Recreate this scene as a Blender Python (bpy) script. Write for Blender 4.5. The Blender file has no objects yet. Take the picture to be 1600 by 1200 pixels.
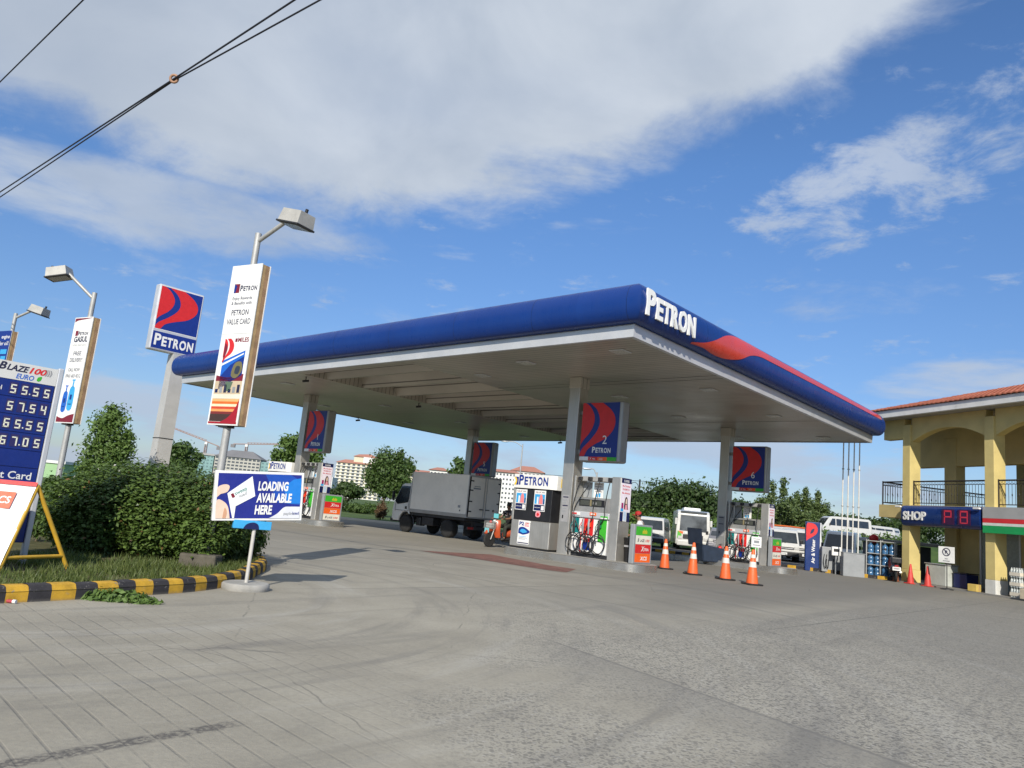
import bpy, bmesh, math, random
import numpy as np
from mathutils import Vector, Matrix
R = math.radians
scene = bpy.context.scene
# ------------------------------------------------------------------ camera
PITCH, ROLL, FOC, EYE = 0.16956785774605448, 0.09748860683887091, 1168.562993687524, 1.2665227206696699
fw = Vector((0, math.cos(PITCH), math.sin(PITCH))); up0 = Vector((0, -math.sin(PITCH), math.cos(PITCH))); r0 = Vector((1, 0, 0))
cr, sr = math.cos(ROLL), math.sin(ROLL)
RT, UP = cr * r0 + sr * up0, -sr * r0 + cr * up0
cam = bpy.data.cameras.new('camera'); cam.lens = FOC / 1600 * 36; cam.sensor_width = 36; cam.clip_start = .05; cam.clip_end = 6000
co = bpy.data.objects.new('camera', cam); scene.collection.objects.link(co)
co.matrix_world = Matrix(((RT.x, UP.x, -fw.x, 0), (RT.y, UP.y, -fw.y, 0), (RT.z, UP.z, -fw.z, EYE), (0, 0, 0, 1)))
scene.camera = co
def ray(px, py): return RT * ((px - 800) / FOC) - UP * ((py - 600) / FOC) + fw
def gp(px, py, z=0.0):                       # the point of the ground seen at a pixel of the photograph
    d = ray(px, py); return Vector((0, 0, EYE)) + d * ((z - EYE) / d.z)
def at(px, py, Y):                           # the point at distance Y seen at that pixel
    d = ray(px, py); return Vector((0, 0, EYE)) + d * (Y / d.y)
# ------------------------------------------------------------------ light and colour management
SUN_EL, SUN_AZ = 30.5, 186.0                 # degrees; azimuth clockwise from +Y
sd = Vector((math.sin(R(SUN_AZ)) * math.cos(R(SUN_EL)), math.cos(R(SUN_AZ)) * math.cos(R(SUN_EL)), math.sin(R(SUN_EL))))
sun = bpy.data.lights.new('sun', 'SUN'); sun.energy = 4.3; sun.angle = R(.5); sun.color = (1, .93, .81)
so = bpy.data.objects.new('sun', sun); scene.collection.objects.link(so); so.rotation_euler = sd.to_track_quat('Z', 'Y').to_euler(); so.location = sd * 60
vs = scene.view_settings; vs.view_transform = 'Standard'; vs.look = 'None'; vs.exposure = 0.25; vs.gamma = 1; vs.use_curve_mapping = False
# ------------------------------------------------------------------ node helper
class G:
    def __init__(s, nt): s.t = nt; s.n = nt.nodes; s.l = nt.links
    def new(s, typ, **kw):
        n = s.n.new(typ)
        for k, v in kw.items(): setattr(n, k, v)
        return n
    def put(s, sock, v):
        if hasattr(v, 'is_output') or isinstance(v, bpy.types.NodeSocket): s.l.new(v, sock)
        elif v is not None: sock.default_value = v
    def m(s, op, a, b=None, c=None, clamp=False):
        n = s.new('ShaderNodeMath', operation=op, use_clamp=clamp)
        for i, v in enumerate((a, b, c)):
            if v is not None: s.put(n.inputs[i], v)
        return n.outputs[0]
    def mr(s, v, a, b, c=0.0, d=1.0, smooth=True):
        n = s.new('ShaderNodeMapRange'); n.interpolation_type = 'SMOOTHSTEP' if smooth else 'LINEAR'
        for i, x in enumerate((v, a, b, c, d)): s.put(n.inputs[i], x)
        return n.outputs[0]
    def mix(s, f, a, b, typ='MIX'):
        n = s.new('ShaderNodeMix', data_type='RGBA', blend_type=typ)
        s.put(n.inputs[0], f); s.put(n.inputs[6], a if not isinstance(a, tuple) else (*a, 1)[:4]); s.put(n.inputs[7], b if not isinstance(b, tuple) else (*b, 1)[:4])
        return n.outputs[2]
    def noise(s, vec, scale, detail=4, rough=.55, dist=0.0):
        n = s.new('ShaderNodeTexNoise'); s.put(n.inputs['Vector'], vec); s.put(n.inputs['Scale'], scale); s.put(n.inputs['Detail'], detail); s.put(n.inputs['Roughness'], rough); s.put(n.inputs['Distortion'], dist)
        return n.outputs[0]
    def xyz(s, vec):
        n = s.new('ShaderNodeSeparateXYZ'); s.l.new(vec, n.inputs[0]); return n.outputs
    def comb(s, x, y, z):
        n = s.new('ShaderNodeCombineXYZ')
        for i, v in enumerate((x, y, z)): s.put(n.inputs[i], v)
        return n.outputs[0]
    def scalev(s, vec, sx, sy, sz):
        n = s.new('ShaderNodeMapping'); s.l.new(vec, n.inputs[0]); n.inputs[3].default_value = (sx, sy, sz); return n.outputs[0]
# ------------------------------------------------------------------ sky
world = bpy.data.worlds.new('World'); scene.world = world; world.use_nodes = True
g = G(world.node_tree); g.n.clear()
sky = g.new('ShaderNodeTexSky', sky_type='NISHITA'); sky.sun_disc = False
sky.sun_elevation = R(SUN_EL); sky.sun_rotation = R(SUN_AZ); sky.altitude = 30; sky.air_density = 1.0; sky.dust_density = .45; sky.ozone_density = 2.2
tc = g.new('ShaderNodeTexCoord'); X, Y, Z = g.xyz(tc.outputs['Generated'])
az = g.m('MULTIPLY', g.m('ARCTAN2', X, Y), 57.2958); el = g.m('MULTIPLY', g.m('ARCSINE', Z), 57.2958)
pv = g.comb(az, g.m('MULTIPLY', el, 1.5), 0)
zc = g.m('MAXIMUM', g.m('ADD', Z, .12), .03)
pl = g.comb(g.m('DIVIDE', X, zc), g.m('DIVIDE', Y, zc), 0)
n1 = g.noise(pl, 1.5, 9, .64, .5); n2 = g.noise(pl, 3.6, 7, .62, .3); n3 = g.noise(pv, .06, 6, .55, .3); nb = g.noise(pl, .8, 4, .5)
line = g.m('MAXIMUM', g.m('ADD', 21.0, g.m('MULTIPLY', g.m('ABSOLUTE', g.m('ADD', az, 8)), .03)), g.m('ADD', 24.0, g.m('MULTIPLY', g.m('ADD', az, 1), .31)))
d1 = g.mr(g.m('SUBTRACT', el, line), -2.6, 4.2, 0, 1, False)
def blob(cx, cy, rx, ry, tilt=0.0):
    a = g.m('SUBTRACT', az, cx); b = g.m('SUBTRACT', el, cy); b = g.m('SUBTRACT', b, g.m('MULTIPLY', a, tilt))
    q = g.m('ADD', g.m('POWER', g.m('ABSOLUTE', g.m('DIVIDE', a, rx)), 2.0), g.m('POWER', g.m('ABSOLUTE', g.m('DIVIDE', b, ry)), 2.0))
    return g.mr(q, 0, 1, 1, 0)
wob = g.m('SUBTRACT', g.m('ADD', g.m('MULTIPLY', n1, .6), g.m('MULTIPLY', n2, .4)), .5)
den1 = g.mr(g.m('ADD', d1, g.m('MULTIPLY', wob, 2.3)), .12, .72)
den1 = g.m('MULTIPLY', den1, g.mr(nb, .25, .6, .8, 1.0))
band = g.m('MULTIPLY', blob(-29, 18.3, 22, 3.6, .03), 1.0)
band = g.mr(g.m('ADD', band, g.m('MULTIPLY', wob, 3.0)), .25, 1.15, 0, .8)
clu = g.m('MAXIMUM', blob(29, 25.6, 15, 5.2, .33), g.m('MULTIPLY', blob(20.5, 23.6, 5.5, 2.7, .1), 1.1))
n5 = g.noise(pl, 5.2, 8, .66, .25)
clu = g.mr(g.m('ADD', clu, g.m('MULTIPLY', g.m('SUBTRACT', n5, .5), 5.0)), .30, 1.45, 0, .68)
low = g.m('MAXIMUM', g.m('MULTIPLY', blob(30, 10.2, 9, 3.2, .1), 1.0), g.m('MULTIPLY', g.mr(el, 11, 3, 0, .55), 1.0))
low = g.m('MAXIMUM', low, g.m('MULTIPLY', blob(-26, 5.5, 8, 1.5), .8)); low = g.m('MAXIMUM', low, g.m('MULTIPLY', blob(-9, 11.5, 9, 1.8), .5)); low = g.m('MAXIMUM', low, g.m('MULTIPLY', blob(16, 6.0, 13, 2.4), 1.0))
n4 = g.noise(g.comb(az, g.m('MULTIPLY', el, 4.2), 0), .085, 6, .58, .2)
low = g.mr(g.m('ADD', low, g.m('MULTIPLY', g.m('SUBTRACT', n4, .5), 2.8)), .30, 1.0, 0, .82)
den = g.m('MAXIMUM', g.m('MAXIMUM', den1, band), g.m('MAXIMUM', clu, low))
shade = g.mr(g.m('ADD', g.m('MULTIPLY', n3, .6), g.m('MULTIPLY', nb, .5)), .35, .75)
SKYK = 1.0
ccol = g.mix(shade, (3.6, 4.2, 5.1), (5.5, 6.0, 6.7))
ccol = g.mix(g.m('MULTIPLY', g.mr(az, -16, -38, 0, .55), g.mr(el, 20, 27)), ccol, (3.1, 3.7, 4.7))
ccol = g.mix(g.mr(el, 14, 3), ccol, (3.9, 4.6, 5.8))
tint = g.mix(1.0, sky.outputs[0], g.mix(g.mr(el, 0, 26, 0, 1, False), (.60, .66, .82), (.74, 1.0, 1.30)), 'MULTIPLY')
final = g.mix(den, tint, ccol)
bgn = g.new('ShaderNodeBackground'); g.l.new(final, bgn.inputs[0]); bgn.inputs[1].default_value = .1
wo = g.new('ShaderNodeOutputWorld'); g.l.new(bgn.outputs[0], wo.inputs[0])
# ------------------------------------------------------------------ materials
MC = {}
def lin(c):
    f = lambda v: v / 12.92 if v <= .04045 else ((v + .055) / 1.055) ** 2.4
    return tuple(f(v / 255) for v in c)
def base_mat(name):
    m = bpy.data.materials.new(name); m.use_nodes = True; m.node_tree.nodes.clear(); gg = G(m.node_tree)
    b = gg.new('ShaderNodeBsdfPrincipled'); o = gg.new('ShaderNodeOutputMaterial'); gg.l.new(b.outputs[0], o.inputs[0])
    return m, gg, b
def mat(name, col, rough=.5, metal=0.0, var=.10, scale=3.0, bump=0.0, bscale=30.0, coat=0.0, spec=.5, dirt=0.0):
    if name in MC: return MC[name]
    m, gg, b = base_mat(name)
    tcn = gg.new('ShaderNodeTexCoord'); v = tcn.outputs['Object']
    n = gg.noise(v, scale, 5, .6)
    lo = tuple(c * (1 - var) for c in col); hi = tuple(min(c * (1 + var), .95) for c in col)
    c = gg.mix(gg.mr(n, .3, .7), lo, hi)
    if dirt:
        d = gg.mr(gg.noise(v, scale * 2.3, 6, .7), .48, .72, 0, dirt)
        c = gg.mix(d, c, tuple(x * .45 + .02 for x in col))
    gg.put(b.inputs['Base Color'], c)
    rr = gg.mr(gg.noise(v, scale * 4, 4, .6), .3, .7, max(rough - .07, .03), min(rough + .1, 1)); gg.put(b.inputs['Roughness'], rr)
    b.inputs['Metallic'].default_value = metal; b.inputs['Specular IOR Level'].default_value = spec
    if coat: b.inputs['Coat Weight'].default_value = coat; b.inputs['Coat Roughness'].default_value = .08
    if bump:
        bn = gg.new('ShaderNodeBump'); bn.inputs['Strength'].default_value = bump; bn.inputs['Distance'].default_value = .02
        gg.l.new(gg.noise(v, bscale, 4, .6), bn.inputs['Height']); gg.l.new(bn.outputs[0], b.inputs['Normal'])
    MC[name] = m; return m
def brushed(name, col, rough=.32, axis=2, metal=.72):
    if name in MC: return MC[name]
    m, gg, b = base_mat(name); tcn = gg.new('ShaderNodeTexCoord')
    s = [90, 90, 90]; s[axis] = 1.5
    n = gg.noise(gg.scalev(tcn.outputs['Object'], *s), 1, 3, .5); n0 = gg.noise(tcn.outputs['Object'], 1.7, 4, .6)
    gg.put(b.inputs['Base Color'], gg.mix(gg.mr(gg.m('ADD', gg.m('MULTIPLY', n, .5), gg.m('MULTIPLY', n0, .5)), .35, .65), tuple(c * .82 for c in col), col))
    gg.put(b.inputs['Roughness'], gg.mr(n0, .3, .7, rough - .06, rough + .12)); b.inputs['Metallic'].default_value = metal
    MC[name] = m; return m
def glass_mat(name, col=(.02, .025, .03), rough=.06):
    if name in MC: return MC[name]
    m, gg, b = base_mat(name); tcn = gg.new('ShaderNodeTexCoord')
    n = gg.noise(tcn.outputs['Object'], 1.3, 3)
    gg.put(b.inputs['Base Color'], gg.mix(gg.mr(n, .3, .7), tuple(c * .6 for c in col), tuple(c * 1.5 for c in col)))
    b.inputs['Roughness'].default_value = rough; b.inputs['Specular IOR Level'].default_value = .8
    MC[name] = m; return m
def leaf_mat(name, c0, c1, trans=.25):
    if name in MC: return MC[name]
    m = bpy.data.materials.new(name); m.use_nodes = True; m.node_tree.nodes.clear(); gg = G(m.node_tree)
    ge = gg.new('ShaderNodeNewGeometry'); rnd = ge.outputs['Random Per Island']
    tcn = gg.new('ShaderNodeTexCoord'); n = gg.noise(tcn.outputs['Object'], .9, 3)
    f = gg.m('ADD', gg.m('MULTIPLY', rnd, .65), gg.m('MULTIPLY', n, .4), clamp=True)
    c = gg.mix(f, c0, c1)
    b = gg.new('ShaderNodeBsdfPrincipled'); gg.put(b.inputs['Base Color'], c); b.inputs['Roughness'].default_value = .5; b.inputs['Specular IOR Level'].default_value = .35
    t = gg.new('ShaderNodeBsdfTranslucent'); gg.put(t.inputs[0], gg.mix(1, c, (1.2, 1.3, .5), 'MULTIPLY'))
    x = gg.new('ShaderNodeMixShader'); x.inputs[0].default_value = trans; gg.l.new(b.outputs[0], x.inputs[1]); gg.l.new(t.outputs[0], x.inputs[2])
    o = gg.new('ShaderNodeOutputMaterial'); gg.l.new(x.outputs[0], o.inputs[0]); MC[name] = m; return m
def emit_mat(name, col, k):
    if name in MC: return MC[name]
    m, gg, b = base_mat(name); b.inputs['Base Color'].default_value = (*col, 1); b.inputs['Emission Color'].default_value = (*col, 1); b.inputs['Emission Strength'].default_value = k
    MC[name] = m; return m
def pr(name, rgb, k=1.0, rough=.4):          # a printed or painted colour given as display rgb
    return mat('print_' + name, tuple(c * k for c in lin(rgb)), rough, 0, .06, 5, dirt=.10)
BLUE = mat('panel_blue', (.007, .030, .150), .30, 0, .12, .6, coat=.25)
PBLUE = pr('blue', (18, 46, 128)); NAVY = pr('navy', (16, 26, 78)); RED = pr('red', (205, 38, 40)); WHITE = mat('white_paint', (.74, .74, .72), .42, 0, .05, 2, dirt=.10)
PWHITE = pr('white', (226, 226, 224)); MAROON = pr('maroon', (120, 26, 44)); SKYB = pr('sky_blue', (60, 160, 215)); MIDB = pr('mid_blue', (30, 96, 190)); ORANGE = pr('orange', (236, 100, 34))
GREEN = pr('green', (62, 172, 48)); CREAM = pr('cream', (226, 222, 208)); TEXT = pr('text_dark', (38, 38, 66)); SKIN_P = pr('skin_tone', (224, 196, 176)); YEL = pr('yellow', (228, 192, 52)); GREYP = pr('grey', (150, 150, 152)); PINK = pr('pink', (226, 150, 160))
BLACK = mat('black_plastic', (.014, .014, .016), .38, 0, .2, 4); DARK = mat('dark_metal', (.03, .03, .032), .5, .2, .2, 5); RUBBER = mat('rubber', (.018, .018, .018), .8, 0, .25, 8)
def fascia_mat():
    m, q, b = base_mat('fascia_blue'); v = q.new('ShaderNodeTexCoord').outputs['Object']; x, y, z = q.xyz(v)
    f = lambda a: q.mr(q.m('ABSOLUTE', q.m('SUBTRACT', q.m('FRACT', q.m('DIVIDE', a, 2.9)), .5)), .4965, .4985)
    sm = q.m('MAXIMUM', f(x), f(y)); n = q.noise(v, .5, 5, .6); st = q.noise(q.scalev(v, 3, 3, .35), 2.0, 4, .7)
    fl = q.noise(q.comb(q.m('FLOOR', q.m('ADD', q.m('DIVIDE', x, 2.9), .5)), q.m('FLOOR', q.m('ADD', q.m('DIVIDE', y, 2.9), .5)), 0), 5.3, 1)
    c = q.mix(q.mr(q.m('ADD', q.m('MULTIPLY', n, .5), q.m('MULTIPLY', fl, .5)), .3, .7), (.006, .031, .170), (.009, .043, .215))
    c = q.mix(q.mr(st, .56, .8, 0, .14), c, (.03, .05, .12)); c = q.mix(q.m('MULTIPLY', sm, .75), c, (.004, .010, .04))
    q.put(b.inputs['Base Color'], c); q.put(b.inputs['Roughness'], q.mr(st, .3, .7, .24, .42)); b.inputs['Specular IOR Level'].default_value = .32
    bp = q.new('ShaderNodeBump'); bp.inputs['Strength'].default_value = .25; bp.inputs['Distance'].default_value = .02; q.l.new(q.m('SUBTRACT', q.noise(v, 1.3, 3), sm), bp.inputs['Height']); q.l.new(bp.outputs[0], b.inputs['Normal'])
    return m
STEEL = brushed('brushed_steel', (.56, .54, .50), .36); STEELH = brushed('steel_kick', (.60, .585, .55), .26, 0, .85); ALU = mat('aluminium_trim', (.60, .61, .63), .38, .35, .06, 1)
GALV = mat('galvanised_pole', (.40, .40, .39), .5, .3, .12, 3, dirt=.2); GREYM = mat('grey_enamel', (.26, .275, .29), .45, 0, .08, 3, dirt=.15)
CONCR = mat('cast_concrete', (.33, .32, .295), .85, 0, .18, 5, .3, 40, dirt=.3); GLASS = glass_mat('dark_glass'); WOOD = mat('raw_wood', (.46, .31, .15), .7, 0, .2, 6, dirt=.2)
# ------------------------------------------------------------------ mesh builder
TXC = {}
def text_geo(s, bold=0.0, shear=0.0, space=1.0):
    k = (s, bold, shear, space)
    if k not in TXC:
        cu = bpy.data.curves.new('t', 'FONT'); cu.body = s; cu.size = 1; cu.offset = bold; cu.shear = shear; cu.resolution_u = 3; cu.space_character = space
        o = bpy.data.objects.new('t', cu); me = o.to_mesh()
        V = np.array([v.co[:2] for v in me.vertices]).reshape(-1, 2); F = [tuple(p.vertices) for p in me.polygons]
        o.to_mesh_clear(); bpy.data.objects.remove(o); bpy.data.curves.remove(cu)
        TXC[k] = (V, F)
    return TXC[k]
def spline(pts, n=6, closed=False):
    P = [Vector(p).to_2d() if len(p) == 2 else Vector(p) for p in pts]; out = []; N = len(P)
    rng = range(N if closed else N - 1)
    for i in rng:
        p0, p1, p2, p3 = (P[(i - 1) % N] if closed or i > 0 else P[i]), P[i], P[(i + 1) % N], (P[(i + 2) % N] if closed or i + 2 < N else P[(i + 1) % N])
        for k in range(n):
            t = k / n; out.append(.5 * (2 * p1 + (p2 - p0) * t + (2 * p0 - 5 * p1 + 4 * p2 - p3) * t * t + (3 * p1 - p0 - 3 * p2 + p3) * t ** 3))
    if not closed: out.append(P[-1])
    return [tuple(p) for p in out]
class MB:
    def __init__(s): s.V = []; s.F = []; s.I = []; s.S = []; s.M = []; s.X = Matrix()
    def mi(s, m):
        if m not in s.M: s.M.append(m)
        return s.M.index(m)
    def add(s, V, F, m, smooth=False):
        b = len(s.V); i = s.mi(m)
        s.V += [tuple(s.X @ Vector(v)) for v in V]; s.F += [tuple(b + k for k in f) for f in F]; s.I += [i] * len(F); s.S += [smooth] * len(F); return s
    def box(s, x0, x1, y0, y1, z0, z1, m, bev=0.0, seg=1):
        if bev:
            bm = bmesh.new(); bmesh.ops.create_cube(bm, size=1)
            for v in bm.verts: v.co = Vector(((x0 + x1) / 2 + v.co.x * (x1 - x0), (y0 + y1) / 2 + v.co.y * (y1 - y0), (z0 + z1) / 2 + v.co.z * (z1 - z0)))
            bmesh.ops.bevel(bm, geom=bm.edges[:], offset=min(bev, .45 * min(abs(x1 - x0), abs(y1 - y0), abs(z1 - z0))), segments=seg, affect='EDGES', profile=.5)
            return s.frombm(bm, m)
        V = [(x, y, z) for z in (z0, z1) for y in (y0, y1) for x in (x0, x1)]
        return s.add(V, [(0, 2, 3, 1), (4, 5, 7, 6), (0, 1, 5, 4), (2, 6, 7, 3), (0, 4, 6, 2), (1, 3, 7, 5)], m)
    def frombm(s, bm, m, smooth=False):
        bm.verts.index_update(); s.add([v.co[:] for v in bm.verts], [tuple(v.index for v in f.verts) for f in bm.faces], m, smooth); bm.free(); return s
    def tube(s, pts, r, m, n=8, cap=True):
        P = [Vector(p) for p in pts]; rs = r if isinstance(r, (list, tuple)) else [r] * len(P)
        V = []; ref = None
        for i, p in enumerate(P):
            t = (P[min(i + 1, len(P) - 1)] - P[max(i - 1, 0)]).normalized()
            a = ref if ref is not None else (Vector((0, 0, 1)) if abs(t.z) < .9 else Vector((1, 0, 0)))
            x = (a - t * a.dot(t)); x = x.normalized() if x.length > 1e-6 else t.orthogonal().normalized(); ref = x; y = t.cross(x)
            V += [p + (x * math.cos(2 * math.pi * k / n) + y * math.sin(2 * math.pi * k / n)) * rs[i] for k in range(n)]
        F = [(i * n + k, i * n + (k + 1) % n, (i + 1) * n + (k + 1) % n, (i + 1) * n + k) for i in range(len(P) - 1) for k in range(n)]
        s.add(V, F, m, True)
        if cap: s.add(V[:n], [tuple(reversed(range(n)))], m); s.add(V[-n:], [tuple(range(n))], m)
        return s
    def cyl(s, p0, p1, r, m, n=16): return s.tube([p0, p1], r if isinstance(r, (list, tuple)) else [r, r], m, n)
    def lathe(s, prof, m, n=20, c=(0, 0, 0), flat=False):
        V = [(c[0] + r * math.cos(2 * math.pi * k / n), c[1] + r * math.sin(2 * math.pi * k / n), c[2] + z) for r, z in prof for k in range(n)]
        F = [(i * n + k, i * n + (k + 1) % n, (i + 1) * n + (k + 1) % n, (i + 1) * n + k) for i in range(len(prof) - 1) for k in range(n)]
        s.add(V, F, m, not flat); s.add(V[-n:], [tuple(range(n))], m); s.add(V[:n], [tuple(reversed(range(n)))], m); return s
    def ball(s, c, r, m, nu=12, nv=8):
        rx, ry, rz = r if isinstance(r, (tuple, list)) else (r, r, r)
        V = [(c[0] + rx * math.sin(math.pi * j / nv) * math.cos(2 * math.pi * i / nu), c[1] + ry * math.sin(math.pi * j / nv) * math.sin(2 * math.pi * i / nu), c[2] + rz * math.cos(math.pi * j / nv)) for j in range(nv + 1) for i in range(nu)]
        F = [(j * nu + i, (j + 1) * nu + i, (j + 1) * nu + (i + 1) % nu, j * nu + (i + 1) % nu) for j in range(nv) for i in range(nu)]
        return s.add(V, F, m, True)
    def extrude(s, pts, vec, m, bev=0.0):
        P = [Vector(p) for p in pts]; v = Vector(vec); n = len(P)
        nrm = Vector((0, 0, 0))
        for i in range(n): nrm += P[i].cross(P[(i + 1) % n])
        if nrm.dot(v) < 0: P.reverse()
        V = P + [p + v for p in P]
        F = [tuple(reversed(range(n))), tuple(range(n, 2 * n))] + [(i, (i + 1) % n, n + (i + 1) % n, n + i) for i in range(n)]
        if bev:
            bm = bmesh.new(); vv = [bm.verts.new(p) for p in V]
            for f in F: bm.faces.new([vv[i] for i in f])
            bmesh.ops.bevel(bm, geom=bm.edges[:], offset=bev, segments=2, affect='EDGES', profile=.5); return s.frombm(bm, m)
        return s.add(V, F, m)
    def poly(s, pts, m): return s.add(pts, [tuple(range(len(pts)))], m)
    def grid(s, rows, m, smooth=True, closed=False):
        n = len(rows[0]); V = [p for r in rows for p in r]; kk = n if closed else n - 1
        F = [(i * n + k, i * n + (k + 1) % n, (i + 1) * n + (k + 1) % n, (i + 1) * n + k) for i in range(len(rows) - 1) for k in range(kk)]
        return s.add(V, F, m, smooth)
    def build(s, name, parent=None, loc=None):
        me = bpy.data.meshes.new(name); me.from_pydata(s.V, [], s.F)
        for m in s.M: me.materials.append(m)
        me.polygons.foreach_set('material_index', s.I); me.polygons.foreach_set('use_smooth', s.S); me.update()
        o = bpy.data.objects.new(name, me); scene.collection.objects.link(o)
        if parent: o.parent = parent
        if loc is not None: o.location = loc
        return o
class D2:                                     # flat artwork laid on a panel: ex, ey along the panel, ez out of it
    def __init__(s, mb, o, ex, ey, gap=.002):
        s.b = mb; s.o = Vector(o); s.ex = Vector(ex).normalized(); s.ey = Vector(ey).normalized(); s.ez = s.ex.cross(s.ey); s.gap = gap; s.k = 1
    def p(s, x, y, l): return s.o + s.ex * x + s.ey * y + s.ez * (s.gap * l)
    def rect(s, x0, y0, x1, y1, m, l=1): s.b.poly([s.p(x0, y0, l), s.p(x1, y0, l), s.p(x1, y1, l), s.p(x0, y1, l)], m); return s
    def poly(s, pts, m, l=1):
        A = sum(pts[i][0] * pts[(i + 1) % len(pts)][1] - pts[(i + 1) % len(pts)][0] * pts[i][1] for i in range(len(pts)))
        if A < 0: pts = pts[::-1]
        s.b.poly([s.p(x, y, l) for x, y in pts], m); return s
    def text(s, t, x, y, size, m, l=2, al='l', bold=.012, sx=1.0, shear=0.0, w=None, depth=0.0, space=1.0):
        V, F = text_geo(t, bold, shear, space)
        if len(V) == 0: return s
        x0, x1 = V[:, 0].min(), V[:, 0].max()
        if w: sx = w / ((x1 - x0) * size)
        off = {'l': -x0, 'c': -(x0 + x1) / 2, 'r': -x1}[al]
        P = [s.p(x + (a + off) * size * sx, y + b * size, l) for a, b in V]
        if depth:
            d = s.ez * depth; Q = [q + d for q in P]; n = len(P)
            from collections import Counter
            ed = Counter()
            for f in F:
                for i in range(len(f)): ed[tuple(sorted((f[i], f[(i + 1) % len(f)])))] += 1
            s.b.add(Q, F, m)
            SF = [(f[i], f[(i + 1) % len(f)], n + f[(i + 1) % len(f)], n + f[i]) for f in F for i in range(len(f)) if ed[tuple(sorted((f[i], f[(i + 1) % len(f)])))] == 1]
            s.b.add(P + Q, SF, m)
        else: s.b.add(P, F, m)
        return s
    def logo(s, x, y, w, m, l=2, depth=0.0, al='l'):    # the station's word, a tall first letter
        if al == 'c': x -= w / 2
        ch = .715
        s.text('P', x, y, w / 3.9 / ch, m, l, w=w * .165, bold=.035, depth=depth)
        for k, (c, x0, x1) in enumerate((('E', .19, .315), ('T', .325, .465), ('R', .485, .63), ('O', .64, .815), ('N', .84, 1.0))):
            s.text(c, x + w * x0, y, w / 4.7 / ch, m, l, w=w * (x1 - x0), bold=.035, depth=depth)
        return s
    def swoosh(s, x, y, w, h, blue, red, l=1):          # the red and blue emblem
        if blue: s.rect(x, y, x + w, y + h, blue, l)
        A = spline([(0, 1), (.07, 1), (.22, .92), (.34, .76), (.34, .6), (.24, .44), (.08, .3), (0, .2)], 5)
        B = spline([(.2, 1), (.4, .87), (.5, .68), (.46, .5), (.28, .31), (.08, .16), (0, .05)], 5) + spline([(0, 0), (.12, 0), (.22, .13), (.42, .23), (.72, .35), (.9, .52), (.92, .7), (.8, .86), (.55, 1)], 5)
        for q in (A, B): s.poly([(x + a * w, y + min(max(b, 0), 1) * h) for a, b in q], red, l + 1)
        return s
# ------------------------------------------------------------------ object bookkeeping
def tag(o, label=None, cat=None, group=None, kind=None):
    if label: o['label'] = label
    if cat: o['category'] = cat
    if group: o['group'] = group
    if kind: o['kind'] = kind
    return o
def thing(name, label, cat, loc=(0, 0, 0), rotz=0.0, group=None):
    o = bpy.data.objects.new(name, None); scene.collection.objects.link(o); o.location = loc; o.rotation_euler = (0, 0, rotz); o.empty_display_size = .2
    return tag(o, label, cat, group)
def copy_tree(o, parent=None):
    c = o.copy(); scene.collection.objects.link(c)
    if parent: c.parent = parent
    for ch in [k for k in scene.objects if k.parent == o]: copy_tree(ch, c)
    return c
def place(o, loc, rotz, label, group=None):
    o.location = loc; o.rotation_euler = (0, 0, rotz); o['label'] = label
    if group: o['group'] = group
    return o
def uvs(x, y): return Vector((x, y, 0))
# canopy frame: U runs along the long near edge to the left, W runs away from the camera to the right
CA = Vector((2.7371, 17.1316, 0)); CANG = 2.4032; U = Vector((math.cos(CANG), math.sin(CANG), 0)); W = Vector((U.y, -U.x, 0))
def CP(a, b, z=0.0): return CA + U * a + W * b + Vector((0, 0, z))
ROTC = CANG - math.pi                         # local x = -U, local y = W
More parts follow.
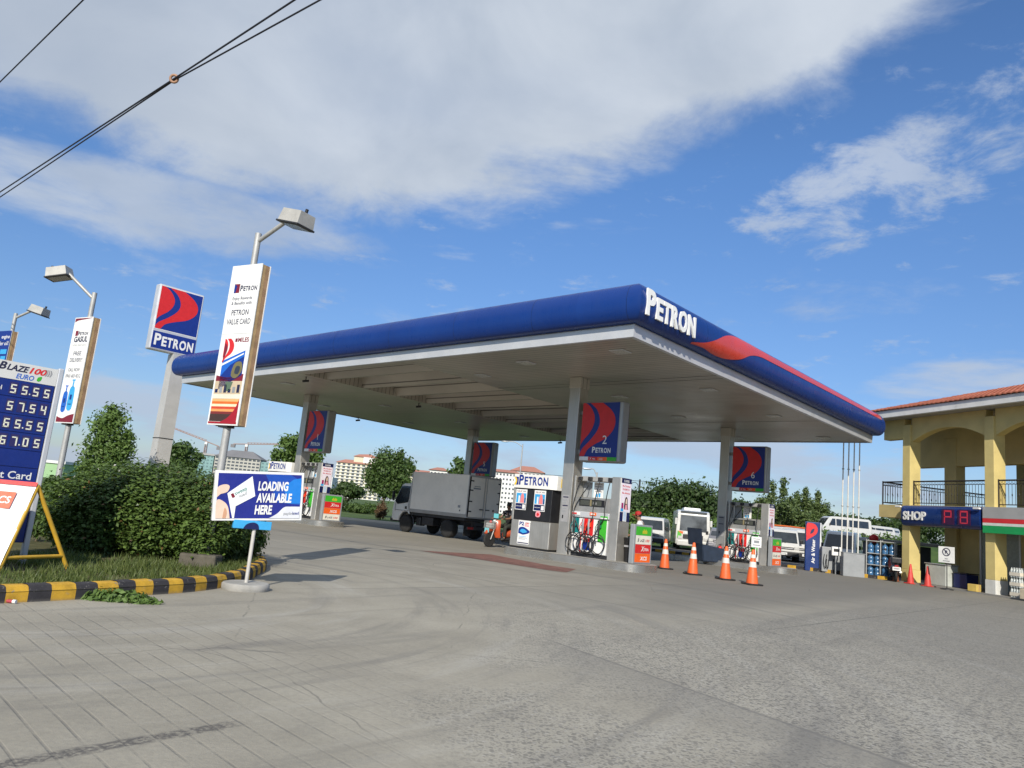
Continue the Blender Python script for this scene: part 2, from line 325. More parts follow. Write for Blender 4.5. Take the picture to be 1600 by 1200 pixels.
# ================================================================== ground
def ground_mat():
    m, q, b = base_mat('worn_concrete'); t = q.new('ShaderNodeTexCoord'); v = t.outputs['Object']; x, y, z = q.xyz(v)
    big = q.noise(v, .16, 5, .6, .4); mid = q.noise(v, 1.1, 6, .65); fine = q.noise(v, 26, 4, .7)
    base = q.mix(q.mr(q.m('ADD', q.m('MULTIPLY', big, .55), q.m('MULTIPLY', mid, .45)), .34, .66), (.278, .256, .207), (.384, .356, .290))
    base = q.mix(q.mr(fine, .3, .75, 0, .30), base, (.17, .16, .145))
    # turning tyres: streaks that follow arcs round the planted island
    dx = q.m('SUBTRACT', x, -5.5); dy = q.m('SUBTRACT', y, 9.0)
    r = q.m('SQRT', q.m('ADD', q.m('MULTIPLY', dx, dx), q.m('MULTIPLY', dy, dy))); th = q.m('ARCTAN2', dy, dx)
    st = q.noise(q.comb(q.m('MULTIPLY', r, 1.5), q.m('MULTIPLY', th, .8), 0), 1.6, 5, .6, .3)
    tyre = q.m('MULTIPLY', q.mr(st, .50, .70), q.m('MULTIPLY', q.mr(r, 2.2, 4.5), q.mr(r, 19, 8)))
    base = q.mix(q.m('MULTIPLY', tyre, .42), base, (.13, .125, .12))
    st2 = q.noise(q.comb(q.m('MULTIPLY', r, 2.2), q.m('MULTIPLY', th, 1.3), 4), 1.1, 4, .6, .3)
    base = q.mix(q.m('MULTIPLY', q.mr(st2, .52, .75), .35), base, (.44, .425, .385))
    # exposed aggregate
    px, py = q.m('SUBTRACT', x, .66), q.m('SUBTRACT', y, 8.14)
    wobj = q.m('MULTIPLY', q.m('SUBTRACT', q.noise(v, 1.6, 5, .7), .5), .5)
    s1 = q.m('ADD', q.m('ADD', q.m('MULTIPLY', px, .864), q.m('MULTIPLY', py, .504)), q.m('MULTIPLY', wobj, .12))
    s2 = q.m('ADD', q.m('ADD', q.m('MULTIPLY', px, .740), q.m('MULTIPLY', py, -.672)), wobj)
    wedge = q.m('MULTIPLY', q.mr(s1, -.02, .05), q.mr(s2, -.5, .35))
    expo = q.mr(q.m('ADD', q.noise(v, .35, 4, .6), q.mr(x, -2.5, 1.5, -.25, .12)), .42, .62)
    expo = q.m('MULTIPLY', expo, q.mr(y, 14, 8.5)); expo = q.m('MAXIMUM', q.m('MULTIPLY', expo, .75), wedge)
    vo = q.new('ShaderNodeTexVoronoi'); q.put(vo.inputs['Vector'], v); vo.inputs['Scale'].default_value = 33; vo.inputs['Randomness'].default_value = 1
    cc = q.xyz(vo.outputs['Color']); peb = q.m('MULTIPLY', q.mr(vo.outputs['Distance'], .62, .38), q.mr(cc[0], .48, .56))
    vo2 = q.new('ShaderNodeTexVoronoi'); q.put(vo2.inputs['Vector'], v); vo2.inputs['Scale'].default_value = 68
    c2 = q.xyz(vo2.outputs['Color']); peb2 = q.m('MULTIPLY', q.mr(vo2.outputs['Distance'], .6, .4), q.mr(c2[1], .58, .66))
    pebm = q.m('MULTIPLY', q.m('MAXIMUM', peb, q.m('MULTIPLY', peb2, .8)), expo)
    base = q.mix(q.m('MULTIPLY', expo, .22), base, (.40, .385, .345))
    base = q.mix(q.m('MULTIPLY', pebm, .74), base, (.10, .097, .092))
    lite = q.m('MULTIPLY', q.m('MULTIPLY', q.mr(vo.outputs['Distance'], .5, .3), q.mr(cc[1], .8, .86)), expo)
    base = q.mix(q.m('MULTIPLY', lite, .4), base, (.52, .50, .46))
    # cast slabs with their own tone and open joints
    ga = q.m('DIVIDE', q.m('ADD', q.m('ADD', q.m('MULTIPLY', x, -.740), q.m('MULTIPLY', y, .672)), q.m('MULTIPLY', wobj, .06)), 4.4); gb = q.m('DIVIDE', q.m('ADD', q.m('ADD', q.m('MULTIPLY', x, .672), q.m('MULTIPLY', y, .740)), q.m('MULTIPLY', wobj, .06)), 5.2)
    yard = q.mr(y, 9.5, 12.5)
    cell = q.noise(q.comb(q.m('FLOOR', ga), q.m('FLOOR', gb), 3.3), 7.7, 1); base = q.mix(q.m('MULTIPLY', q.mr(cell, .35, .65, 0, .30), yard), base, (.20, .192, .172))
    edge = lambda s_: q.m('ABSOLUTE', q.m('SUBTRACT', q.m('FRACT', q.m('ADD', s_, .5)), .5))
    jj = q.m('MULTIPLY', q.m('MAXIMUM', q.mr(edge(ga), .006, .002), q.mr(edge(gb), .005, .0016)), yard); base = q.mix(q.m('MULTIPLY', jj, .6), base, (.075, .072, .068))
    blot = q.mr(q.noise(v, .9, 7, .72, .8), .55, .70); base = q.mix(q.m('MULTIPLY', blot, .24), base, (.15, .142, .128))
    drip = q.new('ShaderNodeTexVoronoi'); q.put(drip.inputs['Vector'], v); drip.inputs['Scale'].default_value = 1.9; dc = q.xyz(drip.outputs['Color'])
    dr_ = q.m('MULTIPLY', q.mr(drip.outputs['Distance'], q.m('MULTIPLY', dc[1], .12), .0), q.mr(dc[0], .72, .76)); base = q.mix(q.m('MULTIPLY', dr_, .65), base, (.06, .058, .055))
    long = q.noise(q.comb(q.m('MULTIPLY', q.m('SUBTRACT', q.m('MULTIPLY', x, .80), q.m('MULTIPLY', y, .60)), 1.5), q.m('MULTIPLY', q.m('ADD', q.m('MULTIPLY', x, .60), q.m('MULTIPLY', y, .80)), .10), 7), 1.3, 5, .65, .4)
    base = q.mix(q.m('MULTIPLY', q.mr(long, .54, .70), .28), base, (.14, .135, .125))
    # saw cut joint, darker on its smooth side
    jl = q.m('MULTIPLY', q.mr(q.m('ABSOLUTE', q.m('ADD', s1, .02)), .035, .008), q.mr(s2, -.3, .3))
    base = q.mix(q.m('MULTIPLY', jl, .5), base, (.12, .115, .11))
    sm = q.m('MULTIPLY', q.m('MULTIPLY', q.mr(s1, -1.1, -.03), q.mr(s1, .01, -.02)), q.mr(s2, -.4, .6)); base = q.mix(q.m('MULTIPLY', sm, .32), base, (.165, .16, .15))
    # smooth darker lane beyond it
    lane = q.m('MULTIPLY', q.mr(s2, -.4, -1.6), q.mr(x, .5, 5.5)); base = q.mix(q.m('MULTIPLY', lane, .58), base, (.142, .137, .126))
    rside = q.mr(q.m('SUBTRACT', x, q.m('MULTIPLY', y, .25)), 1.5, 4.5); base = q.mix(q.m('MULTIPLY', rside, .30), base, (.142, .137, .126))
    # tined grooves at the entrance
    gs = q.m('DIVIDE', q.m('ADD', q.m('ADD', q.m('MULTIPLY', x, .72), q.m('MULTIPLY', y, .694)), q.m('MULTIPLY', q.m('SUBTRACT', q.noise(v, .7, 2), .5), .05)), .155)
    gf = q.m('ABSOLUTE', q.m('SUBTRACT', q.m('FRACT', gs), .5))
    gm = q.m('MULTIPLY', q.m('MULTIPLY', q.mr(q.m('ADD', x, q.m('MULTIPLY', y, .12)), .9, -1.0), q.mr(y, 8.2, 6.6)), q.mr(q.noise(v, 2.6, 6, .75), .36, .62, .08, 1))
    gl = q.m('MULTIPLY', q.mr(gf, .075, .02), gm); base = q.mix(q.m('MULTIPLY', gl, .34), base, (.10, .096, .09))
    # skid mark
    kx, ky = q.m('SUBTRACT', x, -1.92), q.m('SUBTRACT', y, 3.57)
    ks = q.m('ADD', q.m('MULTIPLY', kx, .62), q.m('MULTIPLY', ky, .785)); kt = q.m('ABSOLUTE', q.m('ADD', q.m('ADD', q.m('MULTIPLY', kx, -.785), q.m('MULTIPLY', ky, .62)), q.m('MULTIPLY', q.m('SUBTRACT', q.noise(v, 9, 4), .5), .06)))
    kk = q.m('MULTIPLY', q.m('MULTIPLY', q.mr(kt, .075, .03), q.mr(ks, 1.08, .85)), q.mr(q.noise(q.comb(q.m('MULTIPLY', ks, 30), q.m('MULTIPLY', kt, 40), 0), 1, 3), .35, .6, .15, 1))
    kk = q.m('MULTIPLY', kk, q.mr(ks, -1.4, -.2, .2, 1)); base = q.mix(q.m('MULTIPLY', kk, .75), base, (.055, .052, .055))
    # oil spots and grime near the pumps
    oil = q.mr(q.noise(v, .55, 5, .65), .62, .72); oil = q.m('MULTIPLY', oil, q.mr(y, 10, 15)); base = q.mix(q.m('MULTIPLY', oil, .40), base, (.085, .083, .08))
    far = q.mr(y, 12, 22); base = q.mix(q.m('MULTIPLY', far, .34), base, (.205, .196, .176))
    crack = q.new('ShaderNodeTexVoronoi'); crack.feature = 'DISTANCE_TO_EDGE'; q.put(crack.inputs['Vector'], q.mix(.12, v, q.comb(q.noise(v, 2), q.noise(v, 2.3), 0))); crack.inputs['Scale'].default_value = .28
    ck = q.m('MULTIPLY', q.mr(crack.outputs['Distance'], .0028, .0006), q.mr(mid, .42, .6)); base = q.mix(q.m('MULTIPLY', ck, .5), base, (.09, .087, .082))
    q.put(b.inputs['Base Color'], base); b.inputs['Roughness'].default_value = .86; b.inputs['Specular IOR Level'].default_value = .3
    bp = q.new('ShaderNodeBump'); bp.inputs['Strength'].default_value = .5; bp.inputs['Distance'].default_value = .012
    h = q.m('SUBTRACT', q.m('ADD', q.m('MULTIPLY', fine, .5), q.m('MULTIPLY', q.noise(v, 90, 3, .7), .25)), q.m('ADD', q.m('MULTIPLY', gl, .5), q.m('MULTIPLY', pebm, -.35)))
    q.l.new(h, bp.inputs['Height']); q.l.new(bp.outputs[0], b.inputs['Normal'])
    return m
def soil_mat(name, c0, c1, s=1.2):
    m, q, b = base_mat(name); v = q.new('ShaderNodeTexCoord').outputs['Object']
    n = q.m('ADD', q.m('MULTIPLY', q.noise(v, s, 6, .7), .6), q.m('MULTIPLY', q.noise(v, s * .08, 4), .4))
    q.put(b.inputs['Base Color'], q.mix(q.mr(n, .36, .64), c0, c1)); b.inputs['Roughness'].default_value = .95; b.inputs['Specular IOR Level'].default_value = .2
    return m
def sheet(name, pts, z, m, kind='structure'):
    o = MB().poly([(p[0], p[1], z) for p in pts], m).build(name); return tag(o, kind=kind)
FIELD = soil_mat('field_grass', (.045, .085, .022), (.10, .135, .045), .8)
sheet('ground', [(-3000, -400), (3000, -400), (3000, 4000), (-3000, 4000)], -.03, FIELD)
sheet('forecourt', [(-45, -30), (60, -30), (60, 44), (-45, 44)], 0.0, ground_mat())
ASPH = mat('asphalt', (.085, .085, .086), .9, 0, .2, 2, .3, 40, dirt=.2)
K0 = CP(-11.5, 20.5); KD = U
kerbA, kerbB = Vector((16.6, 31.5, 0)), Vector((16.6, 31.5, 0)) + U * 17.5
sheet('parking_lot', [tuple((kerbA + W * .25)[:2]), tuple((kerbA + W * 40)[:2]), tuple((kerbB + W * 40)[:2]), tuple((kerbB + W * .25)[:2])], .006, ASPH)
sheet('pavement', [(-45, 41.5), (5, 41.5), (5, 47), (-45, 47)], .008, mat('dusty_pavement', (.33, .29, .22), .9, 0, .15, 1.5, dirt=.2))
p = [gp(655, 860.5), gp(767, 866.5), gp(860, 884), gp(900, 889.5), gp(885, 894.5), gp(860, 891.5), gp(740, 873)]
tag(sheet('painted_strip', [q[:2] for q in p], .005, mat('faded_red_paint', (.20, .095, .075), .8, 0, .25, 4, dirt=.75)), kind='structure')
# ================================================================== canopy
HC = 5.63; GU, GW = -.0052, -.0048; CL, CW = 23.39, 18.32
can = thing('fuel_canopy', 'large flat roofed station canopy with a rounded blue edge on four steel columns', 'canopy', CA, ROTC)
def cz(a, b): return HC + GU * a + GW * b
def cl(a, b, dz=0.0): return (-a, b, cz(a, b) + dz)
def soffit_mat():
    m, q, b = base_mat('linear_ceiling'); v = q.new('ShaderNodeTexCoord').outputs['Object']; x, y, z = q.xyz(v)
    f = q.m('ABSOLUTE', q.m('SUBTRACT', q.m('FRACT', q.m('MULTIPLY', y, 5.0)), .5)); ln = q.mr(f, .41, .47)
    fl = q.m('FLOOR', q.m('MULTIPLY', y, 5.0)); pv = q.noise(q.comb(fl, q.m('MULTIPLY', x, .05), 0), 3.7, 2)
    n = q.noise(v, .5, 4)
    c = q.mix(q.mr(q.m('ADD', q.m('MULTIPLY', n, .6), q.m('MULTIPLY', pv, .4)), .35, .65), (.41, .375, .325), (.50, .46, .40))
    q.put(b.inputs['Base Color'], q.mix(q.m('MULTIPLY', ln, .85), c, (.08, .075, .065)))
    q.put(b.inputs['Roughness'], q.mr(n, .3, .7, .30, .42)); b.inputs['Metallic'].default_value = .2
    bp = q.new('ShaderNodeBump'); bp.inputs['Strength'].default_value = .4; bp.inputs['Distance'].default_value = .01; q.l.new(q.m('SUBTRACT', q.m('MULTIPLY', q.noise(q.scalev(v, .5, 6, 1), 1.0, 2), .6), ln), bp.inputs['Height']); q.l.new(bp.outputs[0], b.inputs['Normal'])
    return m
SOF = soffit_mat()
UA, UB, WA, WB = 8.5, 14.6, .55, 17.7
mb = MB()
for a0, a1, b0, b1 in ((0, UA, 0, CW), (UB, CL, 0, CW), (UA, UB, 0, WA), (UA, UB, WB, CW)):
    mb.poly([cl(a0, b0), cl(a0, b1), cl(a1, b1), cl(a1, b0)], SOF)
JNT = mat('ceiling_joint', (.09, .085, .08), .6, 0, .1, 2)
for w in (4.55, 4.95, 12.6): mb.poly([cl(0.05, w, -.004), cl(0.05, w + .05, -.004), cl(UA, w + .05, -.004), cl(UA, w, -.004)], JNT)
mb.build('soffit', can)
mb = MB(); RH = .42; REC = mat('skylight_panel', (.56, .51, .42), .5, .1, .08, .7, dirt=.1)
mb.poly([cl(UA, WA, RH), cl(UA, WB, RH), cl(UB, WB, RH), cl(UB, WA, RH)], REC)
for a in (UA, UB): mb.poly([cl(a, WA), cl(a, WB), cl(a, WB, RH), cl(a, WA, RH)], SOF)
for w in (WA, WB): mb.poly([cl(UA, w), cl(UB, w), cl(UB, w, RH), cl(UA, w, RH)], SOF)
mb.build('ceiling_recess', can)
w = WA + 1.0
while w < WB - .4:                            # beams that cross the recess, each with a sloped face
    b = MB(); a0, a1 = UA + .003, UB - .003
    V = [cl(a0, w, .01), cl(a1, w, .01), cl(a1, w + .10, .01), cl(a0, w + .10, .01), cl(a0, w - .25, RH - .003), cl(a1, w - .25, RH - .003), cl(a1, w + .75, RH - .003), cl(a0, w + .75, RH - .003)]
    b.add(V, [(0, 1, 2, 3), (0, 4, 5, 1), (3, 2, 6, 7), (0, 3, 7, 4), (1, 5, 6, 2)], SOF); b.build('ceiling_beam', can); w += 1.72
prof = [(0, .30), (.20, .31), (.31, .40), (.38, .55), (.40, .74), (.38, .92), (.31, 1.08), (.20, 1.19), (.05, 1.24), (-.5, 1.25)]
def ring(pr): return [cl(-o, -o, z) for o, z in [pr]] + [cl(CL + pr[0], -pr[0], pr[1]), cl(CL + pr[0], CW + pr[0], pr[1]), cl(-pr[0], CW + pr[0], pr[1])]
mb = MB()
pf = spline(prof, 3); FASC = fascia_mat()
rows = [ring(q) for q in pf]
for k in range(4): mb.grid([[r[k], r[(k + 1) % 4]] for r in rows], FASC, True)
mb.poly(rows[-1], mat('roof_deck', (.35, .35, .34), .8, 0, .15, 1)); mb.build('fascia', can)
mb = MB()
for o0, z0, o1, z1 in ((0, -.02, .02, .27), (.02, .27, 0, .302)):
    a, b = ring((o0, z0)), ring((o1, z1))
    for k in range(4): mb.add([a[k], a[(k + 1) % 4], b[(k + 1) % 4], b[k]], [(0, 1, 2, 3)], ALU)
a, b = ring((0, -.02)), ring((-.12, -.02))
for k in range(4): mb.add([a[k], a[(k + 1) % 4], b[(k + 1) % 4], b[k]], [(0, 1, 2, 3)], ALU)
mb.build('edge_trim', can)
# red wave and channel letters on the right-hand face
arc = [0.0]
for i in range(1, len(pf)): arc.append(arc[-1] + math.hypot(pf[i][0] - pf[i - 1][0], pf[i][1] - pf[i - 1][1]))
def onprof(z):                                # outline offset at height z
    for i in range(1, len(pf)):
        if pf[i][1] >= z: t = (z - pf[i - 1][1]) / max(pf[i][1] - pf[i - 1][1], 1e-6); return pf[i - 1][0] + t * (pf[i][0] - pf[i - 1][0])
    return pf[-1][0]
lowc = spline([(2.25, .33), (2.9, .36), (3.5, .33), (4.2, .36), (4.9, .50), (5.5, .74), (6.2, .86), (7.2, .875), (9.5, .89), (12, .91), (15, .92), (18.25, .93)], 6)
upc = spline([(2.25, .37), (2.8, .48), (3.3, .66), (3.9, .93), (4.6, 1.10), (5.5, 1.15), (6.5, 1.13), (7.4, 1.12), (9.5, 1.12), (12, 1.12), (15, 1.12), (18.25, 1.12)], 6)
def interp(c, x):
    for i in range(1, len(c)):
        if c[i][0] >= x: t = (x - c[i - 1][0]) / (c[i][0] - c[i - 1][0]); return c[i - 1][1] + t * (c[i][1] - c[i - 1][1])
    return c[-1][1]
mb = MB(); rows = []
for i in range(121):
    v = 2.25 + 16 * (i / 120) ** 1.35; z0, z1 = interp(lowc, v), interp(upc, v)
    rows.append([cl(-onprof(z0 + (z1 - z0) * k / 8) - .012, v, z0 + (z1 - z0) * k / 8) for k in range(9)])
mb.grid(rows, mat('wave_red', (.55, .05, .035), .3, 0, .06, 1, coat=.2)); mb.build('red_wave', can)
mb = MB(); d = D2(mb, cl(-.375, -.16, .47), (0, 1, GW), (0, 0, 1)); d.logo(0, 0, 2.36, mat('letter_white', (.80, .80, .77), .35, 0, .04, 3, dirt=.06), 1, depth=.045); mb.build('lettering', can)
FROST = mat('frosted_diffuser', (.50, .49, .45), .3, 0, .1, 6)
for a, b_ in ((1.15, 1.2), (4.6, 1.5), (7.4, 2.6), (1.3, 6.4), (4.9, 6.9), (1.3, 11.4), (5.0, 11.2), (1.45, 16.8), (5.2, 16.9), (21.5, 2.2), (17.4, 1.6), (21.5, 6.2), (17.6, 6.8), (21.4, 11.5), (17.5, 11.6), (21.4, 16.8), (17.5, 16.6)):
    x, y, z = cl(a, b_); m_ = MB(); m_.box(x - .22, x + .22, y - .22, y + .22, z - .03, z - .002, ALU, .008); f = m_.build('ceiling_light', can)
    MB().box(x - .17, x + .17, y - .17, y + .17, z - .036, z - .031, FROST).build('diffuser', f)
for a, b_ in ((20.1, .35), (CL - .25, 9.5), (15.0, .9), (16.0, 17.9), (14.9, 6.5)):
    x, y, z = cl(a, b_); m_ = MB(); m_.cyl((x, y, z), (x, y, z - .14), .02, BLACK, 8); m_.cyl((x - .08, y - .08, z - .18), (x + .08, y + .08, z - .14), .045, BLACK, 10); m_.build('security_camera', can)
COLS = [(4.413, 3.918), (4.413 + 14.754, 3.918), (4.413 + 14.754, 3.918 + 10.361), (4.413, 3.918 + 10.361)]
for a, b_ in COLS:
    z1 = cz(a, b_); m_ = MB(); m_.box(-a - .20, -a + .20, b_ - .23, b_ + .23, .18, z1, STEEL, .02, 2); m_.box(-a - .215, -a + .215, b_ - .245, b_ + .245, z1 - .34, z1 - .003, SOF, .01)  # top sleeve in soffit colour stands in for shade on the column head
    c_ = m_.build('column', can)
# ================================================================== pump stations
def rounded(x0, x1, hw, n=10):
    P = []
    for k in range(n + 1): t = -math.pi / 2 + math.pi * k / n; P.append((x1 - hw * .62 + hw * .62 * math.cos(t), hw * math.sin(t)))
    for k in range(n + 1): t = math.pi / 2 + math.pi * k / n; P.append((x0 + hw * .62 + hw * .62 * math.cos(t), hw * math.sin(t)))
    return P
def island(a, b_, label):
    t = thing('pump_island', label, 'pump island', CP(a, b_), ROTC, 'steel edged pump islands under the canopy')
    P = rounded(-2.15, 2.98, .72); m_ = MB(); n = len(P)
    m_.add([(x, y, 0) for x, y in P] + [(x, y, .2) for x, y in P], [(i, (i + 1) % n, n + (i + 1) % n, n + i) for i in range(n)], STEELH, True)
    m_.build('steel_edge', t)
    Q = rounded(-2.14, 2.97, .71); m_ = MB(); m_.poly([(x, y, .205) for x, y in Q], CONCR); m_.build('top', t); return t
HOSE = mat('black_hose', (.012, .012, .013), .45, 0, .15, 6)
NZ = {'teal': pr('teal', (20, 120, 120)), 'red': RED, 'orange': pr('noz_orange', (226, 70, 30)), 'green': pr('noz_green', (20, 110, 70))}
def loop(c, r, y, ph, m_):
    m_.tube([(c[0] + r * math.cos(t + ph), y + .02 * math.sin(3 * t), c[1] + 1.12 * r * math.sin(t + ph)) for t in [2 * math.pi * k / 22 * 1.04 for k in range(23)]], .016, HOSE, 6)
def dispenser(a, b_, label, full=True):
    t = thing('fuel_dispenser', label, 'fuel pump', CP(a, b_, .205), ROTC, 'fuel dispensers on the islands')
    x0, x1, y0, y1 = .34, 1.66, -.27, .27
    m_ = MB(); m_.box(x0, x1, y0, y1, 0, .10, DARK); m_.box(x0, x1, y0 + .02, y1 - .02, .10, 1.12, GREYP, .01); m_.build('cabinet', t)
    f = MB(); f.box(x0 + .04, x1 - .06, y0 - .006, y0 + .019, .12, 1.10, PWHITE)
    d = D2(f, (x0 + .04, y0 - .006, .12), (1, 0, 0), (0, 0, 1)); d.rect(.0, .55, .22, .98, NZ['teal'], 1); d.rect(.35, .5, .74, .98, RED, 1); d.rect(.42, .08, .66, .42, PBLUE, 1); d.rect(.42, .32, .66, .42, RED, 2); d.rect(.92, .35, 1.20, .98, GREEN, 1); d.poly([(.92, .35), (.70, .0), (1.22, 0), (1.22, .35)], PWHITE, 2); d.rect(.30, 0, .34, .6, RED, 1)
    f.build('front_panel', t)
    m_ = MB(); m_.box(x0 - .03, x0 + .03, y0 - .02, y1 + .02, 0, 2.35, STEEL, .008); m_.build('post', t)
    m_ = MB(); m_.box(x1, x1 + .30, y0 - .02, y1 + .02, 0, 2.35, STEEL, .012); e = m_.build('end_post', t)
    m_ = MB(); m_.box(x1 + .301, x1 + .312, y0 + .01, y1 - .01, 1.12, 2.34, PWHITE)
    d = D2(m_, (x1 + .312, y0 + .01, 1.12), (0, 1, 0), (0, 0, 1)); d.rect(0, 1.08, .52, 1.22, NAVY); d.text('SUPER', .26, 1.11, .10, PWHITE, 2, 'c'); d.rect(0, .28, .52, 1.08, pr('pale_pink', (232, 222, 232)))
    for k, s_ in enumerate(('Mas Pinalakas', 'PREMYO', 'Mas Malakas')): d.text(s_, .26, .98 - .10 * k, .07, RED, 2, 'c', w=.40 - .05 * (k == 1))
    d.poly(spline([(.2, .34), (.2, .5), (.24, .66), (.30, .70), (.36, .64), (.38, .5), (.42, .34)], 4), pr('hair_print', (54, 30, 30)), 2); d.poly(spline([(.26, .5), (.27, .62), (.30, .65), (.33, .62), (.34, .5)], 4), SKIN_P, 3); d.poly([(.24, .34), (.26, .48), (.34, .48), (.38, .34)], PINK, 3); d.rect(.06, .36, .16, .52, pr('bottle_violet', (150, 40, 100)), 2); d.rect(.08, .52, .14, .58, PWHITE, 2); d.rect(.03, .28, .17, .36, SKYB, 2)
    d.rect(0, 0, .17, .26, NAVY, 1); d.rect(.36, 0, .52, .26, NAVY, 1); d.rect(.2, .03, .33, .28, pr('pale_blue', (190, 210, 230)), 1)
    m_.build('side_poster', e)
    m_ = MB(); m_.box(x0 + .031, x1 - .001, y0 - .05, y1 + .05, 1.125, 1.30, ALU, .02, 2); s_ = m_.build('nozzle_shelf', t)
    m_ = MB(); m_.box(x0 + .02, x0 + .30, y0 - .075, y0 - .051, 1.18, 1.27, PWHITE, .006); m_.box(x0 + .03, x0 + .20, y0 - .08, y0 - .076, 1.20, 1.25, RED); m_.build('price_tag', s_)
    m_ = MB(); m_.box(x0 + .66, x0 + .88, y0 - .075, y0 - .051, 1.20, 1.29, ORANGE, .006); m_.box(x0 + .70, x0 + .84, y0 - .08, y0 - .076, 1.225, 1.262, PWHITE); m_.build('price_tag', s_)
    m_ = MB(); m_.box(x1 - .28, x1 - .03, y0 - .075, y0 - .051, 1.13, 1.21, GREEN, .006); m_.box(x1 - .27, x1 - .04, y0 - .08, y0 - .076, 1.135, 1.168, PWHITE); m_.build('price_tag', s_)
    m_ = MB(); m_.box(x0 + .031, x1 - .001, y0 + .01, y1 - .01, 1.301, 1.72, STEEL, .012); h = m_.build('display_head', t)
    m_ = MB(); m_.box(x0 + .20, x1 - .22, y0 + .0, y0 + .0095, 1.46, 1.66, BLACK)
    for k, xx in enumerate((x0 + .24, x0 + .66)): m_.box(xx, xx + .34, y0 - .004, y0 - .0005, 1.49, 1.63, mat('lcd', (.06, .065, .055), .25, 0, .1, 6))
    m_.box(x0 + .59, x0 + .65, y0 - .004, y0 - .0005, 1.47, 1.65, pr('tan', (130, 120, 90)))
    d = D2(m_, (x0 + .70, y0 - .004, 1.52), (1, 0, 0), (0, 0, 1)); d.text('8', 0, .0, .10, GREYP, 1); d.text('8', .09, .0, .10, GREYP, 1)
    m_.build('display', h)
    m_ = MB(); m_.box(x0 - .02, x1 + .001, y0 + .10, y1 - .10, 2.20, 2.34, GALV, .01)
    for k in range(4): m_.box(x0 + .08 + .36 * k, x0 + .20 + .36 * k, y0 + .0, y0 + .099, 2.22, 2.32, DARK, .01)
    m_.build('hose_beam', t)
    m_ = MB(); m_.box(x0 + .40, x0 + .74, y1 - .12, y1 - .11, 1.74, 2.19, PWHITE)
    d = D2(m_, (x0 + .40, y1 - .12, 1.74), (1, 0, 0), (0, 0, 1)); [d.text(s2, .17, .38 - .07 * k, .055, TEXT, 1, 'c', w=.26) for k, s2 in enumerate(('FREE', 'DELIVERY', 'CALL NOW', 'AVAILABLE'))]; d.rect(.08, .02, .14, .12, SKYB); d.rect(.18, .02, .25, .14, SKYB); m_.build('hanging_notice', t)
    m_ = MB(); m_.box(x0 + .05, x0 + .36, y1 - .16, y1 - .15, 1.73, 2.19, GREYM); m_.build('back_plate', t)
    ends = [x0 + .02, x0 + .10, x0 + .76, x1 - .16]
    for k, (xx, col) in enumerate(zip((x0 + .14, x0 + .46, x0 + .66, x1 - .30), ('teal', 'red', 'orange', 'green'))):
        m_ = MB(); xt = x0 + .14 + .36 * k; ye = y0 - .06
        m_.tube(spline([(xt, y0 + .04, 2.22), (xt, y0 - .02, 2.05), (.5 * xt + .5 * ends[k], y0 - .05, 1.75), (ends[k], ye, 1.40), (ends[k] + .02, ye - .03, 1.15), (xx - .10, ye - .03, .70), (xx - .05, ye - .04, .42)], 5), .015, HOSE, 6)
        loop((xx - .02, .40), .24 + .02 * (k % 2), ye - .03 - .025 * (k % 3), k * 1.3, m_); loop((xx + .05, .36), .20, ye - .05 - .02 * (k % 2), k * 2.1, m_)
        m_.build('hose', t)
        nz = MB(); c = NZ[col]; nz.box(xx - .05, xx + .06, y0 - .10, y0 - .012, .86, 1.08, c, .02, 2)
        nz.tube([(xx + .01, y0 - .08, 1.09), (xx + .03, y0 - .13, .95), (xx + .05, y0 - .14, .80), (xx + .03, y0 - .12, .66)], [.03, .034, .026, .02], DARK if col in ('teal', 'green') else GREYM, 8)
        nz.tube([(xx - .03, y0 - .12, .98), (xx - .07, y0 - .16, .86), (xx - .05, y0 - .15, .76)], .011, c, 6)
        nz.build('nozzle', t)
    return t
